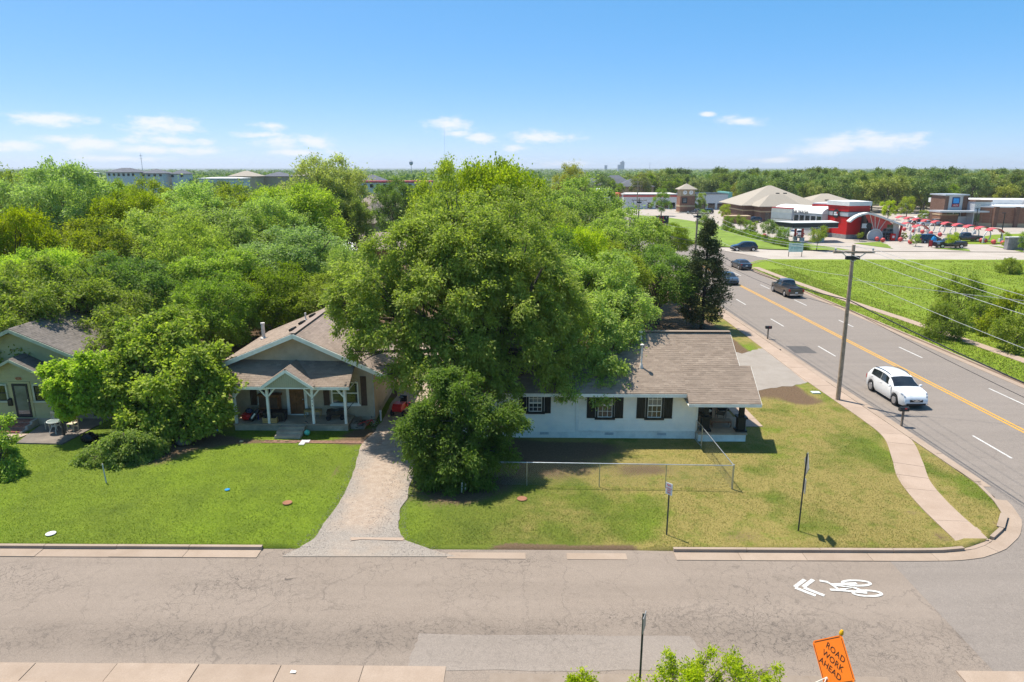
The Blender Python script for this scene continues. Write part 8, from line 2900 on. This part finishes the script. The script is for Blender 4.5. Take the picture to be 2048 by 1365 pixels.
# paper litter in the near gutter
for i, (u, v, l) in enumerate(((586, 1340, 'white paper scrap lying in the near gutter'), (150, 1364, 'pale scrap at the bottom left edge'))):
    x, y = G(u, v); mb = MB(); mb.add([(-.09, -.04, .0), (.08, -.06, .02), (.09, .05, .0), (-.07, .06, .03)], [(0, 1, 2, 3)]); mb.add([(-.09, -.04, -.004), (.08, -.06, .016), (.09, .05, -.004), (-.07, .06, .026)], [(3, 2, 1, 0)]); tag(mb.build('paper_scrap', m_trim, None, False, (x, y, ROADZ + .045)), l, 'litter')
# stake at the low shrub
x, y = G(213, 966); t = thing('garden_stake', 'thin grey pipe stake under the low arching shrub', 'stake', (x, y, 0)); mb = MB(); mb.tube([(0, 0, -.1), (-.05, 0, 1.0)], .03, 6); mb.build('pipe', m_ltgrey, t)
for (u, v, l) in ((923, 985, 'taller'), (930, 982, 'shorter')):
    x, y = G(u, v); t = thing('fence_stub', l + ' white stake at the foot of the dense bushy tree', 'stake', (x, y, 0)); mb = MB(); mb.tube([(0, 0, -.1), (.04, 0, .6 if l == 'taller' else .4)], .035, 6); mb.build('pipe', m_trim, t)

# ------------------------------------------------------------------ things around the shops
x, y = G(1590, 513); t = thing('land_sign', 'pale mint real estate board on posts at the edge of the field', 'sign', (x, y, 0), R(0))
mb = MB(); mb.box(-1.25, -.05, .75, 1.25, 0, 2.3); b = mb.build('board', M('mint_board', (.50, .66, .60), .6), t)
text_mesh('FOR SALE', .34, M('teal_print', (.08, .30, .33), .6), b, frontal(0, -.06, 2.02)); text_mesh('405 816 8187', .34, _mats['teal_print'], b, frontal(0, -.06, 1.45))
for xx in (-1.15, 1.15):
    mb = MB(); mb.box(xx - .05, .001, -.1, xx + .05, .1, 2.3); mb.build('post', m_oldwood, t)
x, y = 47.5, 205.0
xq, yq = P(1324, 440, 160)[0], 160
t = thing('digital_sign', 'dark double-panel roadside sign with red stripes on an orange base', 'sign', (xq, yq, 0))
z0, z1 = P(1324, 450, yq)[2], P(1324, 432, yq)[2]
mb = MB(); mb.box(-1.5, -.2, z0, 1.5, .2, z1); b = mb.build('panel', m_dkf, t)
for xx in (-.55, .2): mb = MB(); mb.box(xx - .09, -.23, z0 + .1, xx + .09, -.201, z1 - .1); mb.build('stripe', m_redp, b)
text_mesh('E', .5, m_plate, b, frontal(-1.1, -.24, z1 - .4)); text_mesh('E', .5, m_plate, b, frontal(.95, -.24, z1 - .4))
mb = MB(); mb.box(-1.2, -.25, 0, 1.2, .25, z0); mb.build('base', M('orange_base', (.55, .2, .07), .7), t)
# cypress rows in the hedge along the corner field
proto('cypress', 'deep', 401, (.42, .42, 1.35), 1.5, 16, 2200, .14, .05, branches=3, lobe=(.4, .6), droop=0)
proto('hedge_clump', 'deep', 402, (.8, .7, .45), .42, 9, 1300, .14, .03, branches=2, lobe=(.4, .6))
n_ = 0
for (u0, v0, nm) in ((1407, 447, 'farthest cypress trio, below the second pole'), (1456, 459, 'second farthest cypress trio'), (1500, 470, 'third cypress trio, left of the street tree by the canopy'), (1562, 487, 'nearest cypress trio, in front of the canopy')):
    for k in range(3):
        pos = ('left', 'middle', 'right')[k]
        x, y = G(u0 + (k - 1) * (6 if v0 < 465 else 7.5), v0 + k * 1.5); tree('cypress_tree', 'cypress', x, y, pos + ' cypress of the ' + nm, 'tree', 1.15 if v0 > 450 else 1.3, group='columnar cypresses along the corner field')
hd = [(1395, 449), (1445, 459), (1490, 471), (1530, 482), (1560, 491), (1590, 497), (1612, 500)]
i = 0
for k in range(34):
    s_ = k / 33 * (len(hd) - 1); a = min(int(s_), len(hd) - 2); f = s_ - a
    x, y = G(hd[a][0] + (hd[a + 1][0] - hd[a][0]) * f, hd[a][1] + (hd[a + 1][1] - hd[a][1]) * f)
    if 0.86 < f < .98: continue
    tree('hedge_shrub', 'hedge_clump', x, y, 'clipped low shrub in the hedge line along the corner field', 'shrub', rnd.uniform(.9, 1.3), group='low hedge shrubs along the corner field')
# young street trees
proto('street_tree', 'green', 403, (1.5, 1.5, 1.7), 3.4, 16, 3800, .2, .08, branches=8, wisp=.4, lobe=(.25, .4))
proto('round_tree', 'green', 404, (2.6, 2.6, 2.9), 4.0, 18, 6000, .26, .16, branches=8)
proto('cone_tree', 'deep', 405, (2.6, 2.6, 4.2), 5.0, 22, 7000, .28, .18, branches=8, egg=.45)
for (key, u, vt, vb, lab) in (('street_tree', 1633, 451, 501, 'slim young street tree in front of the canopy right end'), ('street_tree', 1534, 438, 483, 'slim young street tree in the hedge left of the canopy'), ('street_tree', 1481, 430, 463, 'slim young street tree between the cypress trios'),
                              ('cone_tree', 1322, 374, 432, 'large dark conical tree left of the clock tower'), ('round_tree', 1399, 385, 425, 'round green tree right of the clock tower'), ('round_tree', 1450, 408, 440, 'bushy green tree left of the brick office'),
                              ('round_tree', 1520, 424, 439, 'small clipped round tree before the brick office'), ('street_tree', 1901, 464, 498, 'small bright pine in front of the black pickup'), ('round_tree', 1831, 468, 493, 'spreading bush at the car wash drive island'),
                              ('round_tree', 1806, 465, 482, 'low grey-green bush behind the drive island'), ('street_tree', 1719, 464, 483, 'reddish small shrub before the red tower'), ('round_tree', 1812, 392, 436, 'dark round tree behind the fan-shaped front'),
                              ('round_tree', 1846, 420, 447, 'round green tree behind the back row of arches'), ('round_tree', 1775, 400, 440, 'light green tree behind the white arched beam'), ('round_tree', 1841, 386, 425, 'yellowish tree left of the grocery entrance'),
                              ('cypress', 2012, 466, 498, 'slim dark cypress left of the stone sign wall'), ('cypress', 2044, 466, 502, 'slim dark cypress at the right edge by the stone sign wall')):
    x, y = G(u, vb); z = P(u, vt, y)[2]; s_ = z / PROTO[key][2]
    rnd.seed(int(u)); tree('street_tree' if key != 'cypress' else 'cypress_tree', key, x, y, lab, 'tree', s_, sp='olive' if 'yellowish' in lab or 'grey-green' in lab else ('lime' if 'light' in lab or 'bright' in lab else None))
x, y = G(2036, 500); t = thing('stone_sign_wall', 'grey stone monument wall at the right edge by the cypresses', 'wall', (x, y, 0)); mb = MB(); mb.box(-2.1, 0, 0, 3, 1, 2.2); mb.build('wall', m_stone, t); mb = MB(); mb.box(-2.2, -.1, 2.2, 3.1, 1.1, 2.4); mb.build('coping', m_ltgrey, t)
x, y = G(1860, 495); t = thing('banner_stand', 'small red banner board in front of the black pickup', 'sign', (x, y, 0)); mb = MB(); mb.box(-.35, -.03, .15, .35, 0, 1.35); mb.build('board', m_redp, t); mb = MB(); mb.box(-.4, .001, 0, -.3, .05, 1.4); mb.box(.3, .001, 0, .4, .05, 1.4); mb.build('frame', m_dkf, t)
x, y = G(1784, 482); t = thing('pay_station', 'small red pay kiosk with white panel right of the glazed front', 'kiosk', (x, y, 0)); mb = MB(); mb.box(-.45, -.3, 0, .45, .3, 1.5); mb.build('body', m_red, t); mb = MB(); mb.box(-.25, -.33, .6, .25, -.301, 1.1); mb.build('panel', m_plate, t)
lump('blue_bundle', 'bright blue bundle beside the dark van', 1866, 488, .62, (.85, .7, 1.35), m_blue, 'bundle', 9)
x, y = G(1428, 411); t = thing('shop_balloon', 'red and white inflatable before the pale shop', 'balloon', (x, y, 0)); mb = MB(); mb.ball((0, 0, 2.0), 1.5, 14, sq=(1.3, 1, 1)); mb.build('body', m_trim, t, True); mb = MB(); mb.ball((1.3, -.3, 2.4), .9, 12); mb.build('cap', m_redd, t, True)
for i, (u0, v0, u1, v1, u2, v2, l) in enumerate(((1705, 487, 1760, 484, 1785, 498, 'left of the entry drive'), (1865, 497, 1930, 498, 1940, 503, 'under the black pickup'), (1975, 491, 2030, 497, 2048, 505, 'at the right edge'))):
    a, b, c = G(u0, v0), G(u1, v1), G(u2, v2)
    o = struct(sheet('grass_island', [a, c, b] if False else wob([a, c, ((b[0] + c[0]) / 2 + .8, (b[1] + c[1]) / 2 + .8), b], .2, 4), .02, m_lawn2))

# ------------------------------------------------------------------ haze: one closed box of thin air round everything
HAZE = 0.00012
hb = MB(); hb.box(-6000, -60, -1.6, 6000, 9000, 66)
b = NB('thin_haze')
for n in list(b.N):
    if n.type in ('BSDF_PRINCIPLED',): b.N.remove(n)
pv = b.N.new('ShaderNodeVolumePrincipled')
pv.inputs['Color'].default_value = (0.86, 0.92, 1.0, 1); pv.inputs['Density'].default_value = HAZE; pv.inputs['Anisotropy'].default_value = 0.2
b.L.new(pv.outputs[0], b.N['Material Output'].inputs['Volume'])
o = hb.build('haze', b.mat); tag(o, 'thin bluish haze in the air', 'haze', kind='stuff')
S.cycles.volume_bounces = 0
